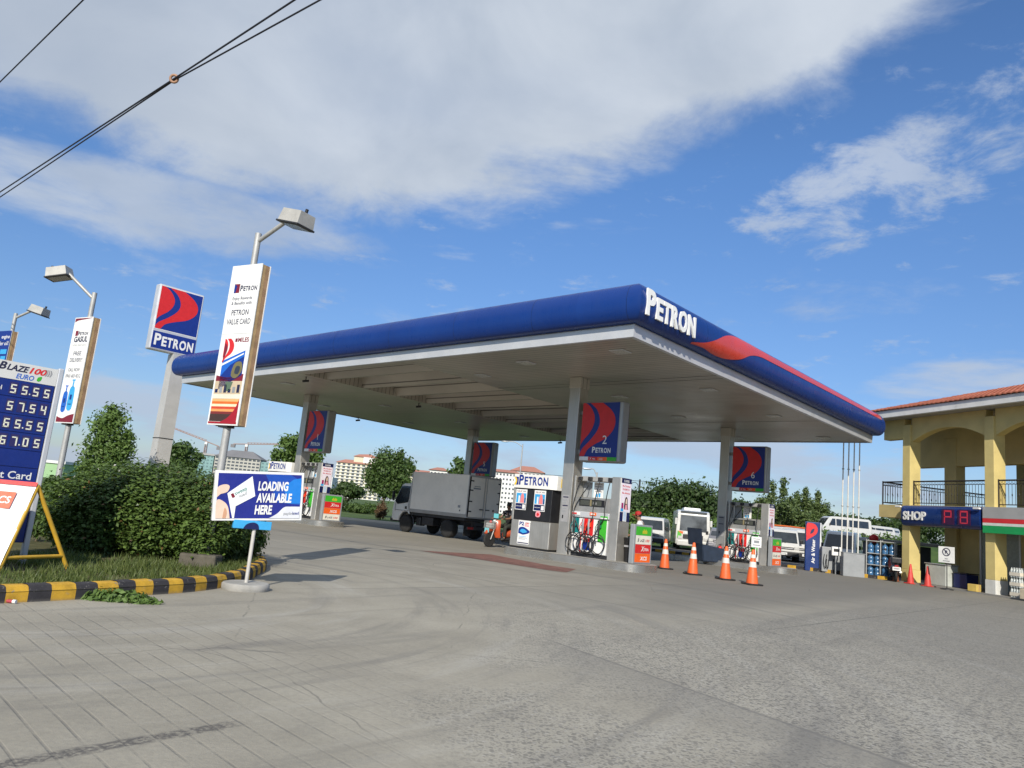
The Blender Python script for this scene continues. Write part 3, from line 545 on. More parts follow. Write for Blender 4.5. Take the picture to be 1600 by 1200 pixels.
def kiosk(a, b_, label):
    t = thing('service_cabinet', label, 'cabinet', CP(a, b_, .205), ROTC, 'white topped cabinets beside the columns')
    x0, x1, y0, y1 = -1.98, -.42, -.36, .40
    m_ = MB(); m_.box(x0, x1, y0, y1, .06, .87, STEEL, .015); m_.box(x0 + .05, x1 - .05, y0 + .06, y1 - .05, 0, .06, DARK); m_.build('steel_base', t)
    m_ = MB(); m_.box(x0 + .02, x1 - .02, y0 + .012, y1 - .02, .871, 1.86, BLACK, .01); u_ = m_.build('black_housing', t)
    m_ = MB(); m_.box(x0 - .02, x0 + .06, y0 - .004, y0 + .05, .87, 1.86, STEEL, .006); m_.build('edge_strip', t)
    m_ = MB()
    rows = []
    hx0, hx1 = x0 - .05, x1 + .08
    P = [(hx0, y1), (hx0, y0 + .02), (hx0 + .05, y0 - .05)] + [(hx0 + .05 + (hx1 - hx0 - .2) * k / 6, y0 - .05) for k in range(1, 7)] + [(hx1 - .06, y0 - .01), (hx1, y0 + .10), (hx1, y1)]
    m_.extrude([(x, y, 1.861) for x, y in P], (0, 0, .43), WHITE); hd = m_.build('header', t)
    m_ = MB(); d = D2(m_, (hx0 + .02, y0 - .05, 1.90), (1, 0, 0), (0, 0, 1)); d.logo(.24, .07, 1.18, PBLUE, 1); d.rect(.05, .05, .22, .30, PBLUE, 1); d.poly(spline([(.05, .30), (.12, .27), (.16, .18), (.12, .05), (.05, .05)], 3), YEL, 2); d.poly(spline([(.02, .30), (.06, .26), (.10, .17), (.04, .05), (.0, .05)], 3), PWHITE, 3); m_.build('lettering', hd)
    m_ = MB(); m_.box(hx1 + .001, hx1 + .006, y0 + .28, y1 - .06, 1.95, 2.22, YEL); m_.build('header_badge', hd)
    for k, xx in enumerate((x0 + .10, x0 + .86)):
        m_ = MB(); d = D2(m_, (xx, y0 + .008, 1.20), (1, 0, 0), (0, 0, 1)); d.rect(-.02, -.02, .44, .62, PWHITE, 0); d.rect(.01, .20, .41, .50, SKYB); d.rect(0, 0, .42, .18, NAVY); d.rect(.29, .02, .40, .15, PWHITE, 2); d.rect(.10, .20, .16, .42, PWHITE, 2); d.poly(spline([(.18, .2), (.2, .42), (.26, .5), (.32, .42), (.34, .2)], 4), pr('salmon', (226, 130, 130)), 2); d.rect(.36, .2, .4, .36, NAVY, 2); d.text('FUEL UP', .03, .54, .055, MAROON, 2, w=.2); d.text('WIN', .27, .54, .055, NAVY, 2, w=.12); d.text('PROMO RAFFLE', .02, .08, .035, PWHITE, 2, w=.24)
        m_.build('poster', u_)
    m_ = MB(); d = D2(m_, (x0 + .33, y0 - .004, .16), (1, 0, 0), (0, 0, 1)); d.rect(-.02, -.02, .46, .70, PWHITE, 0); d.text('P2', .02, .55, .15, PBLUE, 2, bold=.04, w=.19); d.text('OFF', .25, .58, .09, RED, 2, bold=.03, w=.16); d.rect(.24, .52, .42, .56, PINK); d.poly(spline([(0, .30), (.02, .46), (.2, .50), (.44, .40), (.42, .32), (.2, .26)], 4), PBLUE, 1); d.poly(spline([(.05, .36), (.12, .43), (.24, .43), (.36, .36), (.2, .31)], 4), SKYB, 2); d.rect(.04, .12, .3, .135, GREYP); d.rect(.04, .16, .38, .175, GREYP); d.rect(.04, .20, .34, .215, SKYB); d.rect(0, 0, .44, .03, NAVY)
    m_.build('poster', t)
    m_ = MB(); d = D2(m_, (x0 + .95, y0 + .008, 1.02), (1, 0, 0), (0, 0, 1)); d.poly(spline([(0, .02), (.02, .14), (.12, .17), (.2, .1), (.17, .0), (.08, -.02)], 4, True), PINK, 1); d.poly(spline([(.05, .03), (.07, .11), (.15, .08), (.12, .02)], 4, True), RED, 2); m_.build('sticker', u_)
    m_ = MB(); m_.box(x0 + .62, x0 + .80, y0 - .02, y0 - .001, .80, .84, PWHITE, .004); m_.build('handle', t)
    return t
def grade_box(a, b_, label, order, dx=0.0):
    t = thing('fuel_grade_sign', label, 'sign', CP(a, b_, .205) - U * dx, ROTC, 'fuel grade signs at the island ends')
    m_ = MB(); m_.box(2.47, 2.62, -.44, .52, 0, 1.08, GREYM, .025, 2); m_.build('case', t)
    m_ = MB(); d = D2(m_, (2.621, -.36, .05), (0, 1, 0), (0, 0, 1))
    n = len(order)
    for k, (col, s_, tc_, sh) in enumerate(order):
        z1 = .98 - .98 * k / n; z0 = .98 - .98 * (k + 1) / n; d.rect(0, z0 + .004, .80, z1 - .004, col, 1)
        if s_ == 'X': d.text('X', .30, z0 + .06, .19, tc_, 2, bold=.02, shear=.2); d.text('TRA', .45, z0 + .07, .11, tc_, 2, bold=.02, w=.26)
        elif s_ == 'B': d.text('B', .10, z0 + .07, .13, TEXT, 2, bold=.02, shear=.3); d.text('LAZE', .22, z0 + .07, .10, TEXT, 2, bold=.02, w=.24, shear=.2); d.text('100', .50, z0 + .07, .10, RED, 2, bold=.02, w=.22, shear=.2)
        elif s_ == 'T': [d.rect(.34 + .05 * i, z0 + .05, .37 + .05 * i, z0 + .05 + .08 + .04 * (i in (1, 3)), tc_, 2) for i in range(5)]
        else: d.text(s_, .28, z0 + .06, .14, tc_, 2, bold=.03, w=.36, shear=.15)
    m_.build('grade_panel', t); return t
def column_sign(a, b_, num, label):
    t = thing('column_sign', label, 'sign', CP(a, b_), ROTC, 'swoosh signs hung on the canopy columns')
    x0, x1, z0, z1 = .33, 1.66, 2.98, 4.80
    m_ = MB(); m_.box(x0, x1 + .12, -.20, .20, z0, z1, mat('sign_case', (.33, .33, .32), .4, .4, .06, 2), .05, 2); cs = m_.build('case', t)
    for s_ in (-1, 1):
        m_ = MB(); o = (x0 + .03, -.203, z0 + .04) if s_ < 0 else (x1 + .1, .203, z0 + .04)
        d = D2(m_, o, (-s_, 0, 0), (0, 0, 1)); wd, hh = x1 - x0, z1 - z0 - .08; d.rect(0, 0, wd, hh, PBLUE, 0); d.swoosh(0, .12, wd * .98, hh - .12, None, RED, 1)
        d.text(num, wd * .66, .50, .36, PWHITE, 4, 'c', bold=0.0); d.logo(wd * .34, .24, .66, PWHITE, 4)
        for k, c in enumerate((PWHITE, RED, ORANGE, GREEN)): d.rect(wd * k / 4, 0, wd * (k + 1) / 4, .11, c, 3)
        d.text('X', wd * .29, .025, .09, PWHITE, 5); d.text('TRA', wd * .36, .025, .06, PWHITE, 5); d.text('XCS', wd * .54, .025, .07, PWHITE, 5)
        m_.build('face', cs)
    for za in (z0 + .25, z1 - .37): m_ = MB(); m_.box(.20, x0 + .05, -.06, .06, za, za + .12, GALV); m_.build('bracket', t)
    return t
LG = [(GREEN, 'T', YEL, 0), (CREAM, 'B', TEXT, 0), (RED, 'X', PWHITE, 0), (ORANGE, 'XCS', PWHITE, 0)]
L1 = [(GREEN, 'T', YEL, 0), (RED, 'X', PWHITE, 0), (ORANGE, 'XCS', PWHITE, 0), (CREAM, 'B', TEXT, 0)]
L6 = [(GREEN, 'T', YEL, 0), (RED, 'X', PWHITE, 0), (CREAM, 'B', TEXT, 0), (ORANGE, 'XCS', PWHITE, 0)]
c2, c1, c5, c6 = COLS
island(*c2, 'long steel edged island in front carrying the cabinet and pump beneath sign number 2')
island(*c1, 'steel edged pump island at left behind the loading board, beneath sign number 1')
island(*c6, 'steel edged pump island at right behind the row of cones, beneath sign number 6')
island(*c5, 'steel edged pump island mostly hidden behind the white truck')
dispenser(*c2, 'grey fuel pump with looped hoses beside the black cabinet, beneath sign number 2')
dispenser(*c1, 'grey fuel pump with looped hoses partly behind the loading board, beneath sign number 1')
dispenser(*c6, 'grey fuel pump with looped hoses right of the column beneath sign number 6')
kiosk(*c2, 'black and steel cabinet with white lettered header and three posters, left of the front column')
kiosk(*c1, 'white topped cabinet showing over the loading board at the far left island')
grade_box(*c2, 'fuel grade sign striped green, cream, red and orange, on the front island end', LG)
grade_box(*c1, 'fuel grade sign with cream stripe at the bottom, on the far left island end', L1)
grade_box(*c6, 'fuel grade sign with cream stripe third from the top, beside the white van', L6, -.42)
column_sign(*c1, '1', 'red and blue swoosh sign numbered 1 on the left column')
column_sign(*c2, '2', 'red and blue swoosh sign numbered 2 on the front column')
column_sign(*c6, '6', 'red and blue swoosh sign numbered 6 on the right column')
column_sign(*c5, '5', 'dark red and blue swoosh sign on the rear column above the truck')
# notice plates on the column fronts
for (a, b_), lab in ((c2, 'grey notice sheet taped to the front column beside the black cabinet'), (c6, 'grey notice sheet taped low on the right column beneath sign number 6')):
    t = thing('notice_sheet', lab, 'notice', CP(a, b_), ROTC, 'notice sheets on the columns'); m_ = MB(); m_.box(-.13, .13, -.236, -.231, 1.15, 1.95, GREYP); m_.build('sheet', t)
    m_ = MB(); d = D2(m_, (-.13, -.236, 1.15), (1, 0, 0), (0, 0, 1)); [d.rect(.03, .72 - .085 * k, .23 - .04 * (k % 3), .755 - .085 * k, TEXT if k % 3 == 0 else GREYM, 1) for k in range(6)]; d.rect(.04, .10, .09, .20, BLACK); m_.build('print', t)
# ================================================================== traffic cones
CONE_O = mat('cone_orange', (.72, .12, .025), .5, 0, .08, 6, dirt=.12); CONE_R = mat('cone_red', (.55, .05, .04), .5, 0, .1, 6, dirt=.2); CONE_B = mat('cone_brown', (.22, .07, .03), .6, 0, .15, 6, dirt=.3); REFL = mat('reflective_band', (.66, .62, .56), .4, 0, .06, 8, dirt=.15)
def cone(loc, label, h=.92, body=CONE_O, bands=True, rz=.3, group='orange traffic cones on the forecourt'):
    t = thing('traffic_cone', label, 'traffic cone', loc, rz, group); k = h / .92
    m_ = MB(); m_.box(-.21 * k, .21 * k, -.21 * k, .21 * k, .0, .045 * k, RUBBER if bands else body, .015); m_.build('base', t)
    m_ = MB(); m_.lathe([(.155 * k, .04 * k), (.15 * k, .10 * k), (.04 * k, .90 * k), (.025 * k, .92 * k)], body, 20); m_.build('cone_body', t)
    if bands:
        for z0, z1 in ((.46, .60), (.70, .79)):
            rr = lambda z: .15 - .11 * (z - .10) / .80 + .003
            m_ = MB(); m_.lathe([(rr(z0) * k, z0 * k), (rr(z1) * k, z1 * k)], REFL, 20); m_.build('reflective_band', t)
    return t
for (px, py), lab in (((1038, 889), 'orange cone with pale bands nearest the front island end'), ((1082, 898), 'orange cone with pale bands in front of the dark blue bin'), ((1133, 906), 'orange cone with pale bands in front of the right column'), ((1175, 914), 'orange cone with pale bands nearest the camera, before the small white sign')):
    cone(gp(px, py), lab)
# ================================================================== vehicles
def wheel(parent, c, r, w, axis=0, name='wheel', rimcol=None):
    m_ = MB(); m_.X = Matrix.Translation(c) @ Matrix.Rotation(math.pi / 2, 4, 'Y')
    m_.lathe([(r * .60, -w / 2), (r * .93, -w / 2), (r, -w * .32), (r, w * .32), (r * .93, w / 2), (r * .60, w / 2)], RUBBER, 24); o = m_.build(name, parent)
    q = MB(); q.X = m_.X; q.lathe([(r * .6, -w * .46), (r * .5, -w * .40), (r * .2, -w * .36), (r * .2, w * .36), (r * .5, w * .40), (r * .6, w * .46)], rimcol or ALU, 18); q.build('rim', o); return o
def facing(f): return math.atan2(-f[0], f[1])
WPAINT = mat('vehicle_white', (.52, .52, .50), .3, 0, .04, 1.5, coat=.5, dirt=.06); LAMP = mat('lamp_glass', (.60, .60, .58), .12, .2, .1, 10); TAIL = mat('tail_lamp', (.32, .02, .02), .2, 0, .1, 10)
def van(name, label, cat, loc, f, L=4.7, Wd=1.69, H=1.95, paint=WPAINT, group=None, roof=None, extra=None):
    t = thing(name, label, cat, loc, facing(f), group); hw = Wd / 2; y1 = L / 2
    P = [(y1, .36), (y1 + .03, .62), (y1 - .02, .90), (y1 - .12, 1.02), (y1 - .72, H - .16), (y1 - .95, H - .04), (y1 - 1.5, H), (-y1 + .3, H - .01), (-y1 + .05, H - .15), (-y1, 1.0), (-y1, .36)]
    xs = lambda z: hw * (1 - .16 * max(0, (z - .95)) / (H - .95))
    bm = bmesh.new(); A = [bm.verts.new((-xs(z), y, z)) for y, z in P]; B = [bm.verts.new((xs(z), y, z)) for y, z in P]; n = len(P)
    bm.faces.new(A); bm.faces.new(B[::-1])
    for i in range(n): bm.faces.new([A[i], B[i], B[(i + 1) % n], A[(i + 1) % n]])
    bmesh.ops.recalc_face_normals(bm, faces=bm.faces[:]); bmesh.ops.bevel(bm, geom=[e for e in bm.edges if abs(e.verts[0].co.x - e.verts[1].co.x) < .2], offset=.05, segments=3, affect='EDGES', profile=.5)
    m_ = MB(); m_.frombm(bm, paint); bd = m_.build('body', t)
    if roof:
        m_ = MB(); m_.box(-xs(H) + .05, xs(H) - .05, -y1 + .35, y1 - 1.3, H + .003, H + .10, roof, .03); m_.build('roof_panel', bd)
    def sl(z): i = 3; return P[3][0] + (P[4][0] - P[3][0]) * (z - P[3][1]) / (P[4][1] - P[3][1])
    za, zb = 1.08, H - .20
    m_ = MB(); m_.poly([(-xs(za) + .09, sl(za) + .012, za), (xs(za) - .09, sl(za) + .012, za), (xs(zb) - .09, sl(zb) + .012, zb), (-xs(zb) + .09, sl(zb) + .012, zb)][::-1], GLASS); m_.build('windscreen', bd)
    for s_ in (-1, 1):
        for ya, yb in ((y1 - .75, y1 - 1.35), (y1 - 1.45, y1 - 2.7), (y1 - 2.8, -y1 + .35)):
            m_ = MB(); z0, z1 = 1.10, H - .24; sh = .28 if ya > y1 - 1 else 0
            m_.poly([(s_ * (xs(z0) + .006), ya + (.1 if sh else 0), z0), (s_ * (xs(z0) + .006), yb, z0), (s_ * (xs(z1) + .006), yb, z1), (s_ * (xs(z1) + .006), ya - sh, z1)], GLASS); m_.build('side_window', bd)
        m_ = MB(); m_.box(s_ * (hw - .16) - .13, s_ * (hw - .16) + .13, y1 - .0, y1 + .045, .72, .90, LAMP, .03, 2); m_.build('headlight', t)
        m_ = MB(); m_.box(s_ * (hw + .10) - .08, s_ * (hw + .10) + .08, y1 - .75, y1 - .68, 1.08, 1.30, BLACK, .03, 2); m_.tube([(s_ * (hw - .04), y1 - .72, 1.12), (s_ * (hw + .1), y1 - .72, 1.15)], .015, BLACK, 6); m_.build('mirror', t)
        for yy in (y1 - .62, -y1 + .95): wheel(t, (s_ * (hw - .10), yy, .33), .33, .20)
    m_ = MB(); m_.box(-hw + .30, hw - .30, y1 + .018, y1 + .045, .70, .84, DARK, .01); m_.build('grille', t)
    m_ = MB(); m_.box(-hw + .32, hw - .32, y1 + .046, y1 + .052, .75, .785, ALU); m_.build('grille_bar', t)
    m_ = MB(); m_.box(-hw + .01, hw - .01, y1 - .30, y1 + .09, .30, .58, DARK if paint is WPAINT and name == 'van' else paint, .05, 2); bp = m_.build('bumper', t)
    m_ = MB(); m_.box(-.24, .24, y1 + .091, y1 + .10, .38, .52, PWHITE); d = D2(m_, (.22, y1 + .10, .42), (-1, 0, 0), (0, 0, 1)); [d.rect(.05 + .06 * k, 0, .085 + .06 * k, .07, GREYM) for k in range(6)]; m_.build('number_plate', bp)
    for s_ in (-1, 1):
        m_ = MB(); m_.tube([(s_ * .08, y1 - .14, 1.06), (s_ * .08 - .35, sl(1.24) + .02, 1.22)], .012, BLACK, 5); m_.build('wiper', t)
    return t
def A3(px, py, Y): q = at(px, py, Y); return Vector((q.x, q.y, 0))
van('van', 'white van facing the forecourt beside the right fuel grade sign', 'van', A3(1224, 860, 46.8), (-.36, -.93), Wd=1.80, H=1.88, group='white vans parked behind the station')
van('van', 'white van parked at the left of the minibus, seen over the front grade sign', 'van', A3(1020, 840, 49), (-.30, -.95), Wd=1.82, H=1.85, group='white vans parked behind the station')
van('van', 'white van with an orange roof panel behind the van by the right grade sign', 'van', A3(1228, 850, 52.5), (-.80, -.6), L=5.0, H=2.1, roof=mat('orange_roof', (.62, .13, .02), .45, 0, .08, 2), group='white vans parked behind the station')
van('van', 'white van standing close behind the tall blue air and water sign', 'van', A3(1264, 860, 47), (-.42, -.9), group='white vans parked behind the station')
van('van', 'silver van parked behind the grey air compressor cabinet', 'van', A3(1318, 860, 43), (-.5, -.86), H=2.0, paint=mat('vehicle_silver', (.42, .43, .43), .3, .3, .05, 2, coat=.4), group='vans by the air and water bay')
van('car', 'dark grey car half hidden behind the right column', 'car', A3(1130, 850, 47), (-.3, -.95), L=4.2, H=1.55, paint=mat('vehicle_grey', (.20, .20, .22), .3, .3, .05, 2, coat=.4))
# minibus
def minibus():
    t = thing('minibus', 'white minibus with green and orange corner graphics parked facing the pumps', 'minibus', A3(1077, 840, 51), facing((-.18, -.98))); hw, L, H = 1.06, 6.6, 2.5; y1 = L / 2
    P = [(y1, .34), (y1 + .04, .8), (y1 - .0, 1.15), (y1 - .13, H - .22), (y1 - .40, H - .05), (y1 - .9, H), (-y1 + .2, H), (-y1, H - .2), (-y1, .34)]
    m_ = MB(); bm = bmesh.new(); A = [bm.verts.new((-hw * (1 if z < 1.3 else .93), y, z)) for y, z in P]; B = [bm.verts.new((hw * (1 if z < 1.3 else .93), y, z)) for y, z in P]; n = len(P)
    bm.faces.new(A); bm.faces.new(B[::-1])
    for i in range(n): bm.faces.new([A[i], B[i], B[(i + 1) % n], A[(i + 1) % n]])
    bmesh.ops.recalc_face_normals(bm, faces=bm.faces[:]); bmesh.ops.bevel(bm, geom=bm.edges[:], offset=.05, segments=3, affect='EDGES', profile=.5); m_.frombm(bm, WPAINT); bd = m_.build('body', t)
    sl = lambda z: y1 + .016 - .13 * (z - 1.15) / (H - .22 - 1.15)
    m_ = MB(); m_.poly([(-.84, sl(1.2), 1.2), (-.80, sl(2.17), 2.17), (.80, sl(2.17), 2.17), (.84, sl(1.2), 1.2)], glass_mat('bus_glass', (.09, .10, .11), .03)); m_.build('windscreen', bd)
    m_ = MB(); d = D2(m_, (.97, y1 + .045, .62), (-1, 0, 0), (0, 0, 1)); d.poly([(0, .1), (.02, .55), (.18, .5), (.28, .30), (.26, .1)], pr('bus_green', (90, 170, 60)), 1); d.poly([(.05, .55), (.36, .52), (.34, .38), (.2, .42)], ORANGE, 2); d.rect(.45, .40, 1.45, .52, pr('plate_white', (214, 216, 212)), 1); d.text('TOURIST', .95, .425, .09, TEXT, 2, 'c'); m_.build('front_graphics', bd)
    m_ = MB(); m_.box(-.62, .62, y1 + .03, y1 + .06, .70, .98, DARK, .02); m_.build('grille', t)
    for s_ in (-1, 1):
        m_ = MB(); m_.box(s_ * .80 - .12, s_ * .80 + .12, y1 + .02, y1 + .065, .68, .86, LAMP, .03, 2); m_.build('headlight', t)
        m_ = MB(); m_.box(s_ * 1.08 - .07, s_ * 1.08 + .07, y1 - .05, y1 + .03, 1.55, 1.95, WPAINT, .03, 2); m_.tube([(s_ * .92, y1 - .2, 2.1), (s_ * 1.08, y1, 1.9)], .018, BLACK, 6); m_.build('mirror', t)
        for yy in (y1 - .9, -y1 + 1.3): wheel(t, (s_ * .85, yy, .36), .36, .22)
        for k in range(5):
            m_ = MB(); m_.poly([(s_ * .985, y1 - .7 - k * 1.02, 1.32), (s_ * .985, y1 - 1.6 - k * 1.02, 1.32), (s_ * .925, y1 - 1.6 - k * 1.02, 2.1), (s_ * .925, y1 - .7 - k * 1.02, 2.1)], GLASS); m_.build('side_window', bd)
    m_ = MB(); m_.box(-.97, .97, y1 - .2, y1 + .10, .28, .60, WPAINT, .05, 2); b_ = m_.build('bumper', t)
    m_ = MB(); m_.box(-.22, .22, y1 + .101, y1 + .11, .36, .49, GREYP); m_.build('number_plate', b_)
    m_ = MB(); m_.box(-.55, .55, -.9, 1.5, H + .003, H + .20, ALU, .05, 2); m_.build('roof_unit', t)
    m_ = MB(); m_.box(-.80, .80, y1 - .30, y1 - .12, H - .20, H - .06, pr('dest', (60, 66, 70)), .01); m_.build('header_board', t)
minibus()
# delivery truck
def truck():
    R0 = gp(697, 840); f = U; rot = math.atan2(-f.x, f.y)
    ax = Vector((math.cos(rot), math.sin(rot), 0))
    t = thing('delivery_truck', 'white box truck with closed rear doors standing behind the front island', 'truck', R0 + ax * .86, rot)
    CABW = mat('truck_white', (.76, .75, .71), .35, 0, .05, 1.2, coat=.4, dirt=.15); BOXW = mat('truck_box', (.82, .78, .70), .5, .0, .06, .8, dirt=.12)
    hw = .93; y0, y1 = -1.12, 2.42; z0, z1 = .88, 2.62
    m_ = MB(); m_.box(-hw, hw, y0, y1, z0, z1, BOXW, .02); bx = m_.build('cargo_box', t)
    m_ = MB(); m_.box(-hw - .012, -hw - .001, y0 + .06, y1 - .04, z0 + .0, z0 + .14, mat('side_rail', (.36, .35, .33), .5, .2, .1, 3, dirt=.3)); m_.box(-hw - .012, -hw - .001, y0 + .01, y0 + .06, z0, z1 - .01, GALV); m_.box(-hw - .012, -hw - .001, y1 - .04, y1, z0, z1 - .01, GALV); m_.build('corner_post', bx)
    for k in range(1, 4):
        m_ = MB(); yy = y0 + .06 + (y1 - y0 - .1) * k / 4; m_.box(-hw - .006, -hw - .001, yy - .012, yy + .012, z0 + .15, z1 - .05, BOXW); m_.build('panel_seam', bx)
    m_ = MB(); m_.box(-hw - .005, -hw - .001, y0 + .42, y0 + .56, z0 + .38, z0 + .48, GREYM); m_.build('sticker', bx)
    m_ = MB(); m_.box(-hw - .005, -hw - .001, y0 + .40, y0 + .46, z0 + .24, z0 + .30, DARK); m_.build('marker_lamp', bx)
    m_ = MB(); m_.box(-hw - .01, hw + .01, y0 - .02, y0 - .001, z0, z0 + .05, GALV); m_.box(-hw - .01, hw + .01, y0 - .02, y0 - .001, z1 - .07, z1, GALV); m_.box(-hw - .01, -hw + .05, y0 - .02, y0 - .001, z0 + .05, z1 - .07, DARK); m_.box(hw - .05, hw + .01, y0 - .02, y0 - .001, z0 + .05, z1 - .07, DARK); m_.build('rear_frame', bx)
    for s_ in (-1, 1):
        m_ = MB(); m_.box(min(s_ * .012, s_ * .87), max(s_ * .012, s_ * .87), y0 - .03, y0 - .003, z0 + .06, z1 - .08, BOXW, .008); dr = m_.build('rear_door', bx)
        for zz in (.25, .65, 1.10, 1.48):
            m_ = MB(); m_.box(min(s_ * .74, s_ * .90), max(s_ * .74, s_ * .90), y0 - .045, y0 - .031, z0 + zz, z0 + zz + .05, DARK); m_.build('hinge', dr)
        m_ = MB(); m_.cyl((s_ * .07, y0 - .05, z0 + .04), (s_ * .07, y0 - .05, z1 - .06), .014, GALV, 8); m_.build('lock_rod', dr)
        m_ = MB(); m_.box(min(s_ * .05, s_ * .30), max(s_ * .05, s_ * .30), y0 - .075, y0 - .055, z0 + .36, z0 + .40, DARK); m_.build('handle', dr)
    m_ = MB(); d = D2(m_, (-.72, y0 - .031, z0 + 1.18), (1, 0, 0), (0, 0, 1)); d.rect(0, 0, .42, .06, GREYM, 1); d.rect(.04, .10, .40, .13, GREYM, 1); m_.build('door_print', bx)
    m_ = MB()
    for s_ in (-1, 1): m_.box(s_ * .38 - .05, s_ * .38 + .05, y0 - .0, 3.2, .55, .75, DARK)
    for k in range(5): m_.box(-.33, .33, y0 + .1 + k * .8, y0 + .2 + k * .8, .58, .72, DARK)
    m_.box(-.85, .85, y0 + .2, y1 - .1, .76, .875, DARK); m_.build('chassis', t)
    m_ = MB(); m_.box(-.88, -.45, .9, 1.6, .40, .74, DARK, .03); m_.build('fuel_tank', t)
    m_ = MB(); m_.box(-.85, -.50, 1.72, 2.0, .34, .72, BLACK, .04); m_.build('battery_box', t)
    m_ = MB(); m_.box(-.86, .86, y0 - .05, y0 + .03, .42, .54, DARK); m_.build('rear_bumper', t)
    for s_ in (-1, 1):
        m_ = MB(); m_.box(s_ * .70 - .16, s_ * .70 + .16, y0 - .065, y0 - .051, .44, .53, TAIL); m_.build('tail_light', t)
        m_ = MB(); m_.box(s_ * .70 - .2, s_ * .70 + .2, y0 + .12, y0 + .14, .16, .70, RUBBER); m_.build('mud_flap', t)
        wheel(t, (s_ * .74, 0, .37), .37, .36, rimcol=mat('dull_rim', (.12, .11, .08), .6, .2, .2, 5)); wheel(t, (s_ * .80, 2.62, .37), .37, .22, rimcol=mat('dull_rim', (.12, .11, .08), .6, .2, .2, 5))
    # cab
    P = [(2.46, .78), (2.46, 2.02), (2.60, 2.10), (3.05, 2.10), (3.22, 2.02), (3.56, 1.24), (3.62, .95), (3.62, .46), (3.16, .46), (3.08, .70), (2.90, .86), (2.62, .88), (2.50, .78)]
    m_ = MB(); bm = bmesh.new(); xo = lambda z: .86 if z < 1.25 else .86 - .09 * (z - 1.25)
    A = [bm.verts.new((-xo(z), y, z)) for y, z in P]; B = [bm.verts.new((xo(z), y, z)) for y, z in P]; n = len(P); bm.faces.new(A); bm.faces.new(B[::-1])
    for i in range(n): bm.faces.new([A[i], B[i], B[(i + 1) % n], A[(i + 1) % n]])
    bmesh.ops.recalc_face_normals(bm, faces=bm.faces[:]); bmesh.ops.bevel(bm, geom=[e for e in bm.edges if abs(e.verts[0].co.x + e.verts[1].co.x) > .5 or max(v.co.z for v in e.verts) > 2], offset=.03, segments=2, affect='EDGES', profile=.5); m_.frombm(bm, CABW); cb = m_.build('cab', t)
    for s_ in (-1, 1):
        X_ = lambda z: s_ * (xo(z) + .004)
        m_ = MB(); m_.poly([(X_(1.28), 2.62, 1.28), (X_(1.16), 3.30, 1.16), (X_(1.30), 3.50, 1.30), (X_(1.98), 3.20, 1.98), (X_(1.98), 2.62, 1.98)], GLASS); dw = m_.build('side_window', cb)
        m_ = MB(); m_.box(min(s_ * .864, s_ * .872), max(s_ * .864, s_ * .872), 2.66, 2.78, .98, 1.10, BLACK); m_.build('door_handle', cb)
        m_ = MB(); [m_.box(min(s_ * .862, s_ * .866), max(s_ * .862, s_ * .866), ya, yb, za, zb, DARK) for ya, yb, za, zb in ((2.555, 2.57, .92, 2.0), (3.42, 3.435, .86, 1.26), (2.57, 3.42, .905, .92))]; m_.build('door_gap', cb)
        m_ = MB(); m_.box(s_ * 1.02 - .07, s_ * 1.02 + .07, 3.42, 3.48, 1.35, 1.72, BLACK, .03, 2); m_.tube([(s_ * .82, 3.42, 1.8), (s_ * 1.02, 3.45, 1.74)], .014, BLACK, 6); m_.build('mirror', t)
        m_ = MB(); m_.tube([(s_ * .80, 2.62 + .46 * math.cos(a), .37 + .50 * math.sin(a)) for a in [math.pi * k / 10 for k in range(11)]], .05, BLACK, 6); m_.build('wheel_arch', t)
        m_ = MB(); m_.box(s_ * .70 - .12, s_ * .70 + .12, 3.61, 3.64, .60, .76, LAMP, .02); m_.build('headlight', t)
    m_ = MB(); m_.poly([(-.76, 3.565, 1.28), (.76, 3.565, 1.28), (.72, 3.265, 1.95), (-.72, 3.265, 1.95)], GLASS); m_.build('windscreen', cb)
    m_ = MB(); m_.box(-.86, .86, 3.50, 3.72, .40, .56, DARK, .03); m_.build('front_bumper', t)
    m_ = MB(); m_.box(-.7, .7, 2.36, 2.43, 1.5, 2.35, BOXW, .03); m_.build('box_front_unit', t)
truck()
